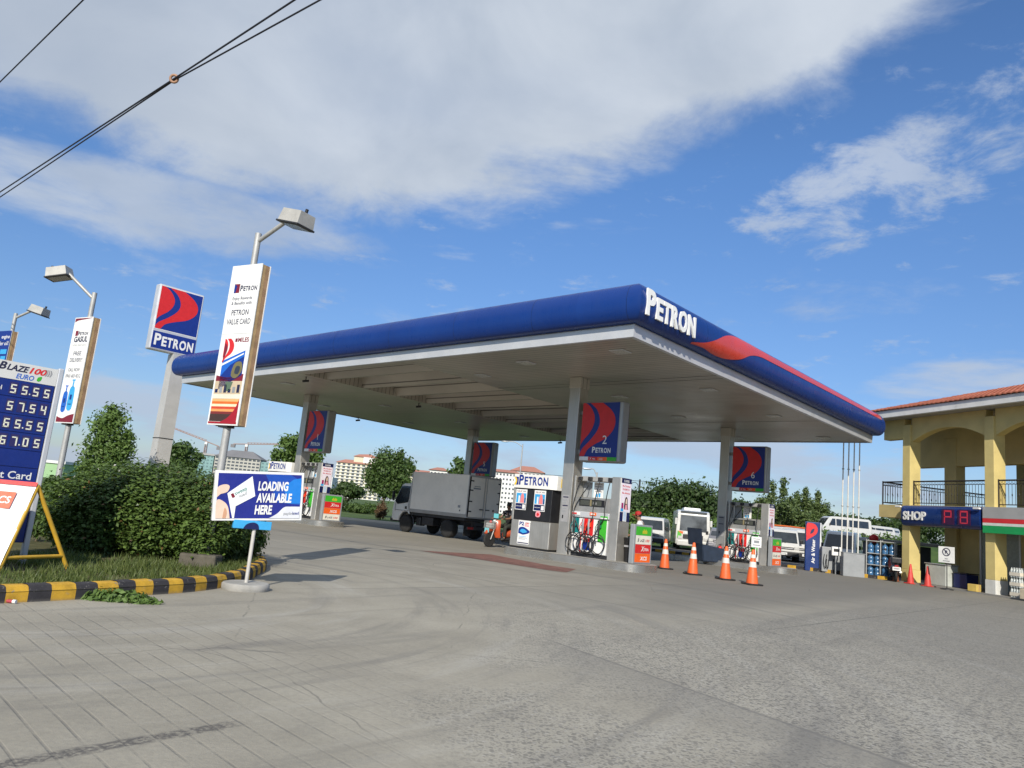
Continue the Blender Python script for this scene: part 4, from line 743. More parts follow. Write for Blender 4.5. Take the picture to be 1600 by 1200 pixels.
# ================================================================== people
def skin_geo(verts, edges, rad, sub=2, root=0):
    me = bpy.data.meshes.new('skin'); me.from_pydata(verts, edges, []); o = bpy.data.objects.new('skin', me); scene.collection.objects.link(o)
    o.modifiers.new('s', 'SKIN'); md = o.modifiers.new('ss', 'SUBSURF'); md.levels = sub; md.render_levels = sub
    for i, r in enumerate(rad):
        sv = me.skin_vertices[0].data[i]; rr = r if isinstance(r, tuple) else (r, r); sv.radius = rr; sv.use_root = (i == root)
    bpy.context.view_layer.update(); dg = bpy.context.evaluated_depsgraph_get()
    out = bpy.data.meshes.new_from_object(o.evaluated_get(dg)); V = [v.co[:] for v in out.vertices]; F = [tuple(p.vertices) for p in out.polygons]
    bpy.data.objects.remove(o); bpy.data.meshes.remove(me); bpy.data.meshes.remove(out); return V, F
def chain(names, J): return [J[n] for n in names]
def person(label, loc, rotz, J, skin, shirt, trousers, shoes, hairm, cap=None, hem=None, pattern=None):
    t = thing('person', label, 'person', loc, rotz, None)
    V = []; E = []; Rr = []; ix = {}
    def jv(n, p, r): ix[n] = len(V); V.append(p); Rr.append(r)
    jv('pelvis', J['pelvis'], (.13, .10)); jv('belly', J['belly'], (.125, .10)); jv('chest', J['chest'], (.15, .105)); jv('neckb', J['neckb'], (.075, .07)); jv('neck', J['neck'], .055); jv('skull', J['skull'], (.075, .09)); jv('crown', J['crown'], (.06, .07))
    E += [(0, 1), (1, 2), (2, 3), (3, 4), (4, 5), (5, 6)]
    for s_ in 'LR':
        for n, r in (('sho', .06), ('elb', .043), ('wri', .03), ('palm', (.038, .02))): jv(n + s_, J[n + s_], r)
        E += [(ix['chest'], ix['sho' + s_]), (ix['sho' + s_], ix['elb' + s_]), (ix['elb' + s_], ix['wri' + s_]), (ix['wri' + s_], ix['palm' + s_])]
        d = (Vector(J['palm' + s_]) - Vector(J['wri' + s_])).normalized(); sd_ = d.cross(Vector((0, 0, 1))); sd_ = sd_.normalized() if sd_.length > .1 else Vector((1, 0, 0)); dn = sd_.cross(d)
        for k, (off, ln) in enumerate(((-.030, .060), (-.011, .075), (.009, .070), (.028, .055))):
            p0 = Vector(J['palm' + s_]) + d * .035 + sd_ * off; p1 = p0 + d * ln * .5 - dn * .008; p2 = p1 + d * ln * .35 - dn * .028
            jv(f'f{k}a' + s_, tuple(p0), .009); jv(f'f{k}b' + s_, tuple(p1), .0085); jv(f'f{k}c' + s_, tuple(p2), .0075)
            E += [(ix['palm' + s_], ix[f'f{k}a' + s_]), (ix[f'f{k}a' + s_], ix[f'f{k}b' + s_]), (ix[f'f{k}b' + s_], ix[f'f{k}c' + s_])]
        q0 = Vector(J['palm' + s_]) - d * .01 - sd_ * .038 * (1 if s_ == 'L' else 1); q1 = q0 + d * .04 - sd_ * .018; jv('tha' + s_, tuple(q0), .010); jv('thb' + s_, tuple(q1), .009); E += [(ix['palm' + s_], ix['tha' + s_]), (ix['tha' + s_], ix['thb' + s_])]
        for n, r in (('hip', .088), ('knee', .058), ('ank', .038), ('toe', (.04, .025))): jv(n + s_, J[n + s_], r)
        E += [(0, ix['hip' + s_]), (ix['hip' + s_], ix['knee' + s_]), (ix['knee' + s_], ix['ank' + s_]), (ix['ank' + s_], ix['toe' + s_])]
    Vv, Ff = skin_geo(V, E, Rr, 1); m_ = MB(); m_.add(Vv, Ff, skin, True); b = m_.build('body', t)
    def garment(name, names, E2, rads, m):
        Vv, Ff = skin_geo([J[n] if isinstance(n, str) else n for n in names], E2, rads, 2); q = MB(); q.add(Vv, Ff, m, True); return q.build(name, b)
    L3 = lambda a, c_, k: tuple(Vector(J[a]).lerp(Vector(J[c_]), k))
    sh = garment('shirt', ['belly', 'pelvis', 'chest', 'neckb', 'shoL', L3('shoL', 'elbL', .7), 'shoR', L3('shoR', 'elbR', .7)], [(0, 1), (0, 2), (2, 3), (2, 4), (4, 5), (2, 6), (6, 7)], [(.15, .12), (.16, .13), (.17, .125), .075, .082, .068, .082, .068], shirt)
    if hem: q = MB(); p_ = Vector(J['pelvis']); q.lathe([(.172, -.09), (.178, -.05), (.176, .01)], hem, 18, tuple(p_)); q.build('hem_band', sh)
    garment('trousers', ['pelvis', 'hipL', 'kneeL', L3('kneeL', 'ankL', .92), 'hipR', 'kneeR', L3('kneeR', 'ankR', .92)], [(0, 1), (1, 2), (2, 3), (0, 4), (4, 5), (5, 6)], [(.145, .115), .10, .074, .058, .10, .074, .058], trousers)
    for s_ in 'LR': garment('shoe', ['ank' + s_, 'toe' + s_], [(0, 1)], [(.05, .05), (.048, .036)], shoes)
    hc = (Vector(J['skull']) + Vector(J['crown'])) / 2; fd = Vector(J['face']).normalized(); sx = fd.cross(Vector((0, 0, 1))).normalized()
    q = MB(); hp = hc - fd * .015 + Vector((0, 0, .02)); q.ball(tuple(hp), (.088, .098, .098), hairm, 14, 10); q.build('hair' if not cap or cap is not hairm else 'helmet', b)
    q = MB(); q.ball(tuple(hc + fd * .085 - Vector((0, 0, .03))), .016, skin, 8, 6); q.build('nose', b)
    for s_ in (-1, 1):
        q = MB(); q.ball(tuple(hc + fd * .078 + sx * .032 * s_), .011, BLACK, 8, 6); q.build('eye', b)
        q = MB(); q.ball(tuple(hc + sx * .083 * s_ - Vector((0, 0, .015))), (.014, .02, .03), skin, 8, 6); q.build('ear', b)
    q = MB(); q.ball(tuple(hc + fd * .080 - Vector((0, 0, .065))), (.02, .012, .007), pr('lips', (150, 80, 76)), 8, 6); q.build('mouth', b)
    if cap and cap is not hairm:
        q = MB(); q.ball(tuple(hc + Vector((0, 0, .045))), (.105, .105, .085), cap, 14, 8); c_ = q.build('cap', b)
        q = MB(); q.ball(tuple(hc + fd * .12 + Vector((0, 0, .03))), (.075, .075, .014), cap, 12, 6); q.build('brim', c_)
    return t
BROWNSK = mat('skin', (.23, .12, .07), .5, 0, .08, 6); DENIM = mat('denim', (.035, .07, .16), .85, 0, .15, 20); TROUS = mat('dark_trousers', (.03, .032, .025), .85, 0, .2, 12); HAIR = mat('black_hair', (.012, .010, .010), .45, 0, .2, 20); SHOE = mat('shoe', (.05, .05, .05), .6, 0, .1, 10)
def floral():
    m, q, b = base_mat('floral_shirt'); v = q.new('ShaderNodeTexCoord').outputs['Object']; vo = q.new('ShaderNodeTexVoronoi'); q.put(vo.inputs['Vector'], v); vo.inputs['Scale'].default_value = 13
    c = q.xyz(vo.outputs['Color']); q.put(b.inputs['Base Color'], q.mix(q.m('MULTIPLY', q.mr(vo.outputs['Distance'], .42, .34), q.mr(c[0], .45, .5)), (.012, .012, .014), (.55, .48, .46))); b.inputs['Roughness'].default_value = .85; return m
JS = dict(pelvis=(0, -.28, .80), belly=(0, -.28, .96), chest=(0, -.24, 1.16), neckb=(0, -.21, 1.32), neck=(0, -.19, 1.38), skull=(0, -.165, 1.47), crown=(0, -.17, 1.56), face=(0, 1, 0),
          shoL=(-.19, -.22, 1.27), elbL=(-.26, -.05, 1.05), wriL=(-.25, .22, 1.02), palmL=(-.25, .30, 1.02), shoR=(.19, -.22, 1.27), elbR=(.26, -.05, 1.05), wriR=(.25, .22, 1.02), palmR=(.25, .30, 1.02),
          hipL=(-.10, -.26, .78), kneeL=(-.20, .12, .74), ankL=(-.17, .10, .33), toeL=(-.17, .24, .29), hipR=(.10, -.26, .78), kneeR=(.20, .12, .74), ankR=(.17, .10, .33), toeR=(.17, .24, .29))
def two_wheeler(name, label, cat, loc, f, body, basket, plate=False):
    t = thing(name, label, cat, loc, facing(f)); r = .27
    for yy, n_ in ((.66, 'wheel'), (-.60, 'wheel')):
        m_ = MB(); m_.X = Matrix.Translation((0, yy, r)) @ Matrix.Rotation(math.pi / 2, 4, 'Y')
        m_.lathe([(r * .74, -.04), (r * .93, -.045), (r, -.02), (r, .02), (r * .93, .045), (r * .74, .04)], RUBBER, 24); w_ = m_.build('wheel', t)
        q = MB(); q.X = m_.X; q.lathe([(r * .74, -.03), (r * .70, -.025), (r * .70, .025), (r * .74, .03)], ALU, 20); q.cyl((0, 0, -.06), (0, 0, .06), .04, DARK, 10)
        for k in range(5): a = 2 * math.pi * k / 5; q.tube([(0, 0, 0), (r * .72 * math.cos(a), r * .72 * math.sin(a), 0)], .012, ALU, 6)
        q.build('rim', w_)
    m_ = MB()
    for s_ in (-1, 1): m_.tube([(s_ * .075, .66, r), (s_ * .075, .55, .58), (s_ * .05, .50, .76)], .02, GALV, 8)
    m_.build('fork', t)
    m_ = MB(); m_.tube(spline([(0, .50, .70), (0, .40, .98), (0, .36, 1.02)], 4), .028, DARK, 8); m_.tube(spline([(-.33, .27, 1.03), (-.2, .33, 1.05), (0, .37, 1.02), (.2, .33, 1.05), (.33, .27, 1.03)], 4), .014, DARK, 8); m_.build('handlebar', t)
    for s_ in (-1, 1):
        m_ = MB(); m_.tube([(s_ * .22, .33, 1.05), (s_ * .27, .33, 1.22)], .008, DARK, 6); m_.ball((s_ * .28, .335, 1.26), (.065, .015, .045), BLACK, 10, 6); m_.build('mirror', t)
    m_ = MB(); rows = []
    for z, w_, y in ((.34, .12, .34), (.50, .15, .41), (.70, .16, .43), (.88, .14, .40), (.96, .10, .38)): rows.append([(-w_, y - .08, z), (-w_ * .6, y + .02, z), (0, y + .06, z), (w_ * .6, y + .02, z), (w_, y - .08, z)])
    m_.grid(rows, body); m_.grid([[(x, y - .03, z) for x, y, z in r_][::-1] for r_ in rows], body); m_.build('leg_shield', t)
    m_ = MB(); m_.tube([(0, .58, .60), (0, .74, .575), (0, .88, .46)], [.06, .075, .045], body, 10); m_.build('front_fender', t)
    m_ = MB(); m_.ball((0, .47, .90), (.09, .07, .075), LAMP, 12, 8); m_.build('headlight', t)
    m_ = MB(); m_.box(-.14, .14, -.20, .34, .27, .33, DARK, .02); m_.build('footboard', t)
    m_ = MB(); rows = []
    for y, hw_, z0, z1 in ((-.05, .09, .35, .60), (-.20, .16, .34, .68), (-.45, .17, .40, .70), (-.70, .14, .50, .71), (-.86, .07, .60, .69)):
        rows.append([(hw_ * math.cos(a), y, (z0 + z1) / 2 + (z1 - z0) / 2 * math.sin(a)) for a in [2 * math.pi * k / 12 for k in range(12)]])
    m_.grid(rows, body, True, True); m_.poly(rows[-1], body); m_.poly(rows[0][::-1], body); m_.build('rear_body', t)
    m_ = MB(); m_.ball((0, -.32, .71), (.14, .36, .065), BLACK, 14, 8); m_.build('seat', t)
    m_ = MB(); m_.box(-.07, .07, -.88, -.84, .60, .67, TAIL, .01); m_.build('tail_light', t)
    m_ = MB(); m_.tube([(.12, -.15, .30), (.15, -.5, .33), (.15, -.85, .42)], [.025, .04, .05], GALV, 8); m_.build('exhaust', t)
    m_ = MB(); m_.box(-.10, .10, -.42, .0, .20, .36, DARK, .03); m_.build('engine', t)
    if plate:
        m_ = MB(); m_.box(-.15, .15, -.92, -.905, .46, .60, PWHITE); d = D2(m_, (-.13, -.92, .49), (1, 0, 0), (0, 0, 1)); [d.rect(.02 + .045 * k, .01, .045 + .045 * k, .08, TEXT, 1) for k in range(5)]; m_.build('number_plate', t)
        m_ = MB(); m_.box(-.2, .2, -.92, -.62, .74, .98, BLACK, .04, 2); m_.build('top_box', t)
    if basket:
        m_ = MB(); x0, x1, ya, yb, z0, z1 = -.17, .17, .56, .80, .66, .90
        for k in range(7):
            for yy in (ya, yb): m_.tube([(x0 + (x1 - x0) * k / 6 * .9 + .017, yy, z0), (x0 + (x1 - x0) * k / 6, yy, z1)], .005, GALV, 5)
        for xx in (x0, x1):
            for k in range(5): m_.tube([(xx, ya + (yb - ya) * k / 4, z0), (xx, ya + (yb - ya) * k / 4, z1)], .005, GALV, 5)
        for z in (z0, (z0 + z1) / 2, z1): m_.tube([(x0, ya, z), (x1, ya, z), (x1, yb, z), (x0, yb, z), (x0, ya, z)], .006, GALV, 5)
        m_.build('basket', t)
        m_ = MB(); m_.box(-.14, .14, .59, .77, .67, .84, mat('bag_grey', (.42, .42, .40), .6, 0, .1, 8), .03, 2); m_.build('basket_load', t)
        m_ = MB(); m_.box(-.10, .12, .80, .815, .50, .66, pr('tag_teal', (120, 190, 196))); m_.build('front_plate', t)
        m_ = MB(); m_.box(-.12, .12, .42, .43, 1.02, 1.18, pr('teal_screen', (110, 196, 205)), .0); m_.build('windshield', t)
        m_ = MB(); m_.ball((-.02, .68, .88), .05, RED, 10, 8); m_.build('red_lamp', t)
    return t
ORNG = mat('scooter_orange', (.44, .070, .02), .35, 0, .08, 4, coat=.3); DKRED = mat('moto_dark', (.05, .012, .014), .35, 0, .1, 5, coat=.3)
sloc = gp(770, 855) + Vector((.32, .32, 0)); sf = (-.72, -.69)
two_wheeler('scooter', 'orange motor scooter with a loaded front basket, ridden past the truck', 'scooter', sloc, sf, ORNG, True)
person('person in a black floral shirt sitting on the orange scooter', sloc, facing(sf), JS, BROWNSK, floral(), TROUS, SHOE, HAIR)
two_wheeler('motorcycle', 'dark red motorcycle parked by the bottle rack under the shop balcony', 'motorcycle', gp(1396, 908), (.35, .94), DKRED, False, True)
JT = dict(pelvis=(0, 0, .88), belly=(0, .02, 1.02), chest=(0, .08, 1.24), neckb=(0, .13, 1.38), neck=(0, .15, 1.43), skull=(0, .18, 1.51), crown=(0, .18, 1.60), face=(0, 1, -.3),
          shoL=(-.19, .10, 1.34), elbL=(-.24, .16, 1.08), wriL=(-.20, .36, .95), palmL=(-.20, .44, .93), shoR=(.19, .10, 1.34), elbR=(.24, .16, 1.08), wriR=(.20, .36, .95), palmR=(.20, .44, .93),
          hipL=(-.10, 0, .85), kneeL=(-.11, .03, .48), ankL=(-.11, -.02, .09), toeL=(-.12, .13, .04), hipR=(.10, 0, .85), kneeR=(.11, .03, .48), ankR=(.11, -.02, .09), toeR=(.12, .13, .04))
pa = CP(*COLS[0]) + (-U) * 1.86 + W * 1.25
person('attendant in a red cap, white shirt and jeans standing behind the front pump', pa, ROTC + math.pi / 2 + .4, JT, BROWNSK, mat('white_cloth', (.70, .70, .70), .85, 0, .05, 8), DENIM, SHOE, HAIR, cap=mat('red_cap', (.42, .02, .02), .7, 0, .1, 8), hem=mat('red_cloth', (.5, .03, .05), .8, 0, .1, 8))
# ================================================================== small forecourt things
t = thing('waste_bin', 'black waste bin standing between the front pump and its grade sign', 'bin', CP(*COLS[0], .205) + (-U) * 2.12 + W * .18, ROTC); m_ = MB(); m_.lathe([(.15, 0), (.19, .62), (.2, .64), (.2, .68)], BLACK, 18); m_.build('tub', t); m_ = MB(); m_.box(-.08, .08, -.20, -.185, .42, .47, GREYP); m_.build('label_plate', t)
bl = gp(1106, 882)
t = thing('wheeled_bin', 'dark blue wheeled bin with its grey lid leaning open, left of the right column', 'bin', bl, .35)
NVY = mat('bin_blue', (.022, .035, .062), .5, 0, .15, 4, dirt=.15); m_ = MB(); V = [(-.42, -.3, .12), (.42, -.3, .12), (.42, .3, .12), (-.42, .3, .12), (-.56, -.36, .78), (.52, -.36, .66), (.52, .36, .66), (-.56, .36, .78)]
bm = bmesh.new(); vv = [bm.verts.new(v) for v in V]; [bm.faces.new([vv[i] for i in f]) for f in ((3, 2, 1, 0), (4, 5, 6, 7), (0, 1, 5, 4), (1, 2, 6, 5), (2, 3, 7, 6), (3, 0, 4, 7))]; bmesh.ops.bevel(bm, geom=bm.edges[:], offset=.03, segments=2, affect='EDGES'); m_.frombm(bm, NVY); m_.build('tub', t)
m_ = MB(); m_.X = Matrix.Translation((-.40, .30, .72)) @ Matrix.Rotation(-.2, 4, 'X'); m_.box(-.34, .34, 0, .04, 0, .66, mat('lid_grey', (.10, .11, .13), .5, 0, .1, 4), .015); m_.build('lid', t)
for s_ in (-1, 1): wheel(t, (s_ * .40, .2, .12), .12, .06)
t = thing('fire_extinguisher', 'red fire extinguisher at the foot of the right column', 'extinguisher', CP(*COLS[3], .205) + (-U) * .05 - W * .34); m_ = MB(); m_.lathe([(.085, 0), (.09, .02), (.09, .46), (.06, .54), (.03, .56)], RED, 16); m_.build('bottle', t); m_ = MB(); m_.tube([(0, 0, .56), (0, 0, .62), (.07, 0, .64)], .018, BLACK, 8); m_.build('valve', t); m_ = MB(); m_.tube(spline([(0, 0, .61), (-.10, -.03, .55), (-.11, -.04, .3)], 4), .012, BLACK, 6); m_.build('hose', t)
t = thing('notice_stand', 'small white notice on a thin post behind the nearest cone', 'sign', gp(1179, 901), math.atan2(-.35, .94) * -1)
m_ = MB(); m_.lathe([(.16, 0), (.16, .03), (.03, .05)], GREYM, 18); m_.cyl((0, 0, .05), (0, 0, 1.18), .016, PWHITE, 8); m_.build('post', t)
m_ = MB(); m_.box(-.20, .20, -.03, -.017, .92, 1.26, PWHITE, .004); d = D2(m_, (-.20, -.0305, .92), (1, 0, 0), (0, 0, 1)); d.rect(.10, .14, .30, .22, GREYM, 1); d.rect(.06, .06, .34, .09, GREYP, 1); d.rect(.06, .26, .34, .28, GREYP, 1); m_.build('notice_plate', t)
# ================================================================== two-storey shop on the right
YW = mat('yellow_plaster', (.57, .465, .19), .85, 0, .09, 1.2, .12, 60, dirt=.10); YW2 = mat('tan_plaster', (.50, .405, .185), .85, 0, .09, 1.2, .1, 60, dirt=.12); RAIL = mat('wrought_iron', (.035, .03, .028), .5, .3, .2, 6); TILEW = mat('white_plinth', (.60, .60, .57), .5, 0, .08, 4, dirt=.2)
SROT = math.atan2(-.963, .27); SO = Vector((16.75, 31.15, 0))
def SP(x, y, z=0.0): return SO + Vector((.27, -.963, 0)) * x + Vector((.963, .27, 0)) * y + Vector((0, 0, z))
sh = thing('shop_building', 'two storey yellow shop with arched upper terrace and red tiled roof', 'shop building', SO, SROT)
BAY = 3.9; NB = 4; ZS = 3.15; ZE = 6.80; D1 = 2.3
for i in range(NB + 1):
    x = i * BAY; m_ = MB(); m_.box(x - .20, x + .20, 0, .55, .55, ZE - .3, YW, .012); c_ = m_.build('column', sh)
    m_ = MB(); m_.box(x - .215, x + .215, -.012, .565, 0, .549, TILEW if i else YW, .01); m_.build('plinth', c_)
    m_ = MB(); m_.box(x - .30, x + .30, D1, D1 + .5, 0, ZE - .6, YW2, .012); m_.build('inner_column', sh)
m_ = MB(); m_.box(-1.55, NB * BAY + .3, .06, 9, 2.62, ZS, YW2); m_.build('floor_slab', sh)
for i in range(NB):                           # arched beams of the upper terrace
    x0, x1 = i * BAY + .201, (i + 1) * BAY - .201; m_ = MB(); n = 16
    P = [(x0, ZE - .02), (x1, ZE - .02)] + [(x1 + (x0 - x1) * k / n, 5.78 + .48 * (1 - (2 * k / n - 1) ** 2)) for k in range(n + 1)]
    m_.extrude([(x, .09, z) for x, z in P], (0, .36, 0), YW); m_.build('arched_beam', sh)
m_ = MB(); m_.box(-1.35, -.205, .10, .45, 5.95, ZE - .02, YW); m_.build('end_beam', sh)
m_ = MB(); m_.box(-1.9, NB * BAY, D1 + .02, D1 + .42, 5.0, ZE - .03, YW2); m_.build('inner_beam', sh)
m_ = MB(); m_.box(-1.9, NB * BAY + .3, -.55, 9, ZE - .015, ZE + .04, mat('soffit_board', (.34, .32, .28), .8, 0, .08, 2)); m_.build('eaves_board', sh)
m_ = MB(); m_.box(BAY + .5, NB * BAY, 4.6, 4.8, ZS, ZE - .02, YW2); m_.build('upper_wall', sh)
m_ = MB(); m_.box(-.3, NB * BAY, 6.2, 6.4, ZS, ZS + .05, YW2); m_.box(-.2, .2, 6.2, 6.6, ZS, ZE - .03, YW2); m_.box(BAY - .2, BAY + .2, 6.2, 6.6, ZS, ZE - .03, YW2); m_.build('rear_column', sh)
# roof
WTR = mat('white_fascia', (.62, .62, .60), .6, 0, .06, 1.5, dirt=.3)
m_ = MB(); m_.box(-2.0, NB * BAY + .4, -.72, -.56, ZE - .05, ZE + .26, WTR, .01); m_.box(-2.0, -1.86, -.558, 9, ZE - .05, ZE + .26, WTR, .01); m_.build('fascia_board', sh)
def tile_mat():
    m, q, b = base_mat('roof_tile'); v = q.new('ShaderNodeTexCoord').outputs['Object']; n = q.noise(v, 1.1, 5); f = q.noise(v, 9, 3)
    q.put(b.inputs['Base Color'], q.mix(q.mr(q.m('ADD', q.m('MULTIPLY', n, .5), q.m('MULTIPLY', f, .5)), .35, .65), (.30, .085, .045), (.46, .15, .085))); b.inputs['Roughness'].default_value = .8; return m
TILE = tile_mat()
rf = MB(); pit = .30; ridge = 5.0
for j in range(20):                           # courses of round tiles up the slope that faces the forecourt
    y0 = -.80 + j * .30; za = ZE + .27 + (y0 + .80) * pit; xa = -2.08 + max(0, (y0 + .8)) * .95
    if xa > NB * BAY: break
    row0 = []; row1 = []; n = int((NB * BAY + .45 - xa) / .055)
    for k in range(n + 1):
        x = xa + k * .055; wv = .035 * abs(math.sin(math.pi * x / .22)); row0.append((x, y0, za + wv + .03)); row1.append((x, y0 + .33, za + .33 * pit + wv))
    rf.grid([row0, row1], TILE, False); rf.grid([[(x, y, z - .05) for x, y, z in row0], row0], TILE, False)
ro = rf.build('roof', sh)
m_ = MB(); m_.poly([(-2.08, -.80, ZE + .262), (NB * BAY + .4, -.80, ZE + .262), (NB * BAY + .4, 5.0, ZE + .262 + 5.8 * pit), (3.4, 5.0, ZE + .262 + 5.8 * pit)], TILE); m_.poly([(-2.08, -.80, ZE + .262), (3.4, 5.0, ZE + .262 + 5.8 * pit), (-2.08, 10.0, ZE + .262)], TILE); m_.poly([(3.4, 5, ZE + .262 + 5.8 * pit), (NB * BAY + .4, 5.0, ZE + .262 + 5.8 * pit), (NB * BAY + .4, 10.0, ZE + .262), (-2.08, 10, ZE + .262)], TILE); m_.build('roof_slope', sh)
# railings
def railing(p0, p1, z):
    p0, p1 = Vector(p0), Vector(p1); L = (p1 - p0).length; d = (p1 - p0) / L; m_ = MB()
    for zz, r in ((z + .98, .03), (z + .84, .014), (z + .10, .018)): m_.tube([p0 + Vector((0, 0, zz)), p1 + Vector((0, 0, zz))], r, RAIL, 6)
    n = int(L / .13)
    for k in range(n + 1):
        q = p0 + d * (L * k / n); m_.tube([q + Vector((0, 0, z + .10)), q + Vector((0, 0, z + .84))], .009, RAIL, 5)
        if k % 2 == 0: m_.ball(tuple(q + Vector((0, 0, z + .45))), (.022, .022, .06), RAIL, 6, 4)
        if k < n: c_ = q + d * (L / n / 2) + Vector((0, 0, z + .91)); m_.tube([c_ + d * .05 * math.cos(a) + Vector((0, 0, .05 * math.sin(a))) for a in [2 * math.pi * i / 8 for i in range(9)]], .006, RAIL, 4)
    for q in (p0, p1): m_.tube([q + Vector((0, 0, z)), q + Vector((0, 0, z + 1.02))], .025, RAIL, 6)
    return m_.build('railing', sh)
for i in range(NB): railing((i * BAY + .22, .18, 0), ((i + 1) * BAY - .22, .18, 0), ZS)
railing((-1.48, .18, 0), (-.22, .18, 0), ZS); railing((-1.48, .2, 0), (-1.48, 6.2, 0), ZS); railing((.3, 6.3, 0), (BAY - .3, 6.3, 0), ZS); railing((BAY + .3, 4.4, 0), (2 * BAY - .3, 4.4, 0), ZS)
# ground floor
m_ = MB(); m_.box(-.1, NB * BAY, -.2, 9, .0, .06, mat('shop_floor', (.25, .24, .22), .6, 0, .1, 2, dirt=.2)); m_.build('floor', sh)
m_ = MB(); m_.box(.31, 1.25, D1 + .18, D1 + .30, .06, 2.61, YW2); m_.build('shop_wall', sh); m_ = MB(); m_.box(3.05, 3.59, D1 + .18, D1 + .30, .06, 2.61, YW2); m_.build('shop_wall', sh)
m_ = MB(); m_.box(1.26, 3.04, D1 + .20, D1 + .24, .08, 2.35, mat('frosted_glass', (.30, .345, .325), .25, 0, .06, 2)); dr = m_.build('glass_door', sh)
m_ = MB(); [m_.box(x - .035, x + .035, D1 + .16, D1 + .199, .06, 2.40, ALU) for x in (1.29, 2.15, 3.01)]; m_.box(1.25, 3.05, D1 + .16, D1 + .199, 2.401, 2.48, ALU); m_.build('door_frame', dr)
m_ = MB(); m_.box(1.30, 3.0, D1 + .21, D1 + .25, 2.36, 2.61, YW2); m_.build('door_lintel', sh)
m_ = MB(); m_.box(-.1, NB * BAY, 8.8, 9, .06, 2.61, mat('back_wall', (.16, .14, .11), .8, 0, .1, 2)); m_.box(.22, .32, D1 + .5, 8.8, .06, 2.61, YW2); m_.build('rear_wall', sh)
for i in range(1, NB):
    m_ = MB(); x0, x1 = i * BAY + .24, (i + 1) * BAY - .24; m_.box(x0, x1, D1 + .22, D1 + .24, .5, 2.5, glass_mat('shop_glass', (.035, .045, .045), .05)); w_ = m_.build('shop_window', sh)
    m_ = MB(); [m_.box(x - .03, x + .03, D1 + .17, D1 + .219, .06, 2.55, ALU) for x in (x0 + .03, (x0 + x1) / 2, x1 - .03)]; m_.box(x0, x1, D1 + .17, D1 + .219, 2.551, 2.61, ALU); m_.build('window_frame', w_)
    m_ = MB(); m_.box(x0, x1, D1 + .16, D1 + .25, .06, .499, TILEW); m_.build('window_sill', w_)
# sign bands
m_ = MB(); x0, x1 = -.02, BAY - .24
pr_ = [(.0, 2.30), (-.14, 2.33), (-.20, 2.45), (-.22, 2.72), (-.20, 2.98), (-.14, 3.10), (.0, 3.13)]
m_.grid([[(x0, y, z) for y, z in pr_], [(x1, y, z) for y, z in pr_]], BLUE, True); m_.poly([(x0, y, z) for y, z in pr_], BLUE); m_.poly([(x1, y, z) for y, z in pr_][::-1], BLUE); m_.poly([(x0, 0, 2.30), (x0, -.0, 3.13), (x1, 0, 3.13), (x1, 0, 2.3)], BLUE)
sb = m_.build('sign_band', sh)
m_ = MB(); d = D2(m_, (.10, -.222, 2.55), (1, 0, 0), (0, 0, 1)); d.text('SHOP', 0, 0, .46, PWHITE, 1, bold=.03, w=1.15, depth=.03); m_.build('lettering', sb)
LEDR = emit_mat('led_red', (.50, .03, .06), .12); LEDK = pr('led_back', (58, 20, 60))
for k in range(2):
    m_ = MB(); X0 = 2.02 + .72 * k; m_.box(X0, X0 + .56, -.236, -.221, 2.42, 3.0, LEDK)
    d = D2(m_, (X0, -.237, 2.42), (1, 0, 0), (0, 0, 1)); SEG = [(.10, .48, .44, .54), (.10, .27, .42, .32), (.10, .06, .15, .52), (.40, .27, .45, .52)] if k == 0 else [(.10, .48, .44, .54), (.10, .27, .44, .32), (.10, .06, .15, .52), (.40, .06, .45, .52), (.10, .06, .44, .10)]
    for a, b_, c_, e_ in SEG: d.rect(a, b_, c_, e_, LEDR, 1)
    m_.build('led_display', sb)
m_ = MB(); X0, X1 = BAY - .12, NB * BAY + .2
SG = mat('sign_grey', (.34, .34, .34), .5, 0, .05, 2, dirt=.1)
for z0, z1, c_ in ((2.20, 2.46, pr('sign_green', (30, 150, 84))), (2.464, 2.56, pr('sign_white', (210, 214, 208))), (2.564, 2.72, pr('sign_red', (206, 50, 56))), (2.724, 3.13, SG)): m_.box(X0, X1, -.20, .0, z0, z1, c_)
m_.build('striped_band', sh)
for x in (.0, BAY - .18):
    m_ = MB(); m_.box(x - .25, x + .05, -.34, -.24, 3.02, 3.09, WHITE, .02); m_.build('flood_lamp', sh)
# things at the shop front
for x, y, lab, col in ((.52, -.25, 'red cone standing against the foot of the shop corner column', CONE_R), (1.42, -.30, 'red cone right of the pale counter under the shop sign', CONE_R)):
    cone(SP(x, y, .0), lab, .78, col, False, group='cones at the shop front')
cone(SP(-.36, -.14), 'brown cone between the motorcycle and the corner column', .72, CONE_B, False, group='cones at the shop front')
t = thing('service_counter', 'pale counter with clutter on top under the shop sign', 'counter', SP(1.0, .75, .06), SROT); m_ = MB(); m_.box(-.45, .55, -.3, .3, 0, .80, mat('counter_grey', (.45, .47, .44), .5, 0, .08, 3, dirt=.2), .02); m_.build('counter_body', t); m_ = MB(); m_.box(-.48, .58, -.33, .33, .801, .84, GREYP, .01); m_.build('counter_top', t)
t = thing('plastic_crate', 'dark blue plastic crate beside the pale counter', 'crate', SP(1.95, 1.0, .06), SROT); m_ = MB(); m_.box(-.3, .3, -.3, .3, 0, .55, NAVY, .02); m_.build('crate_body', t); m_ = MB(); m_.box(-.31, .31, -.31, .31, .56, .60, DARK); m_.build('rim', t)
LEAFG = leaf_mat('pot_leaf', (.03, .09, .015), (.07, .16, .03))
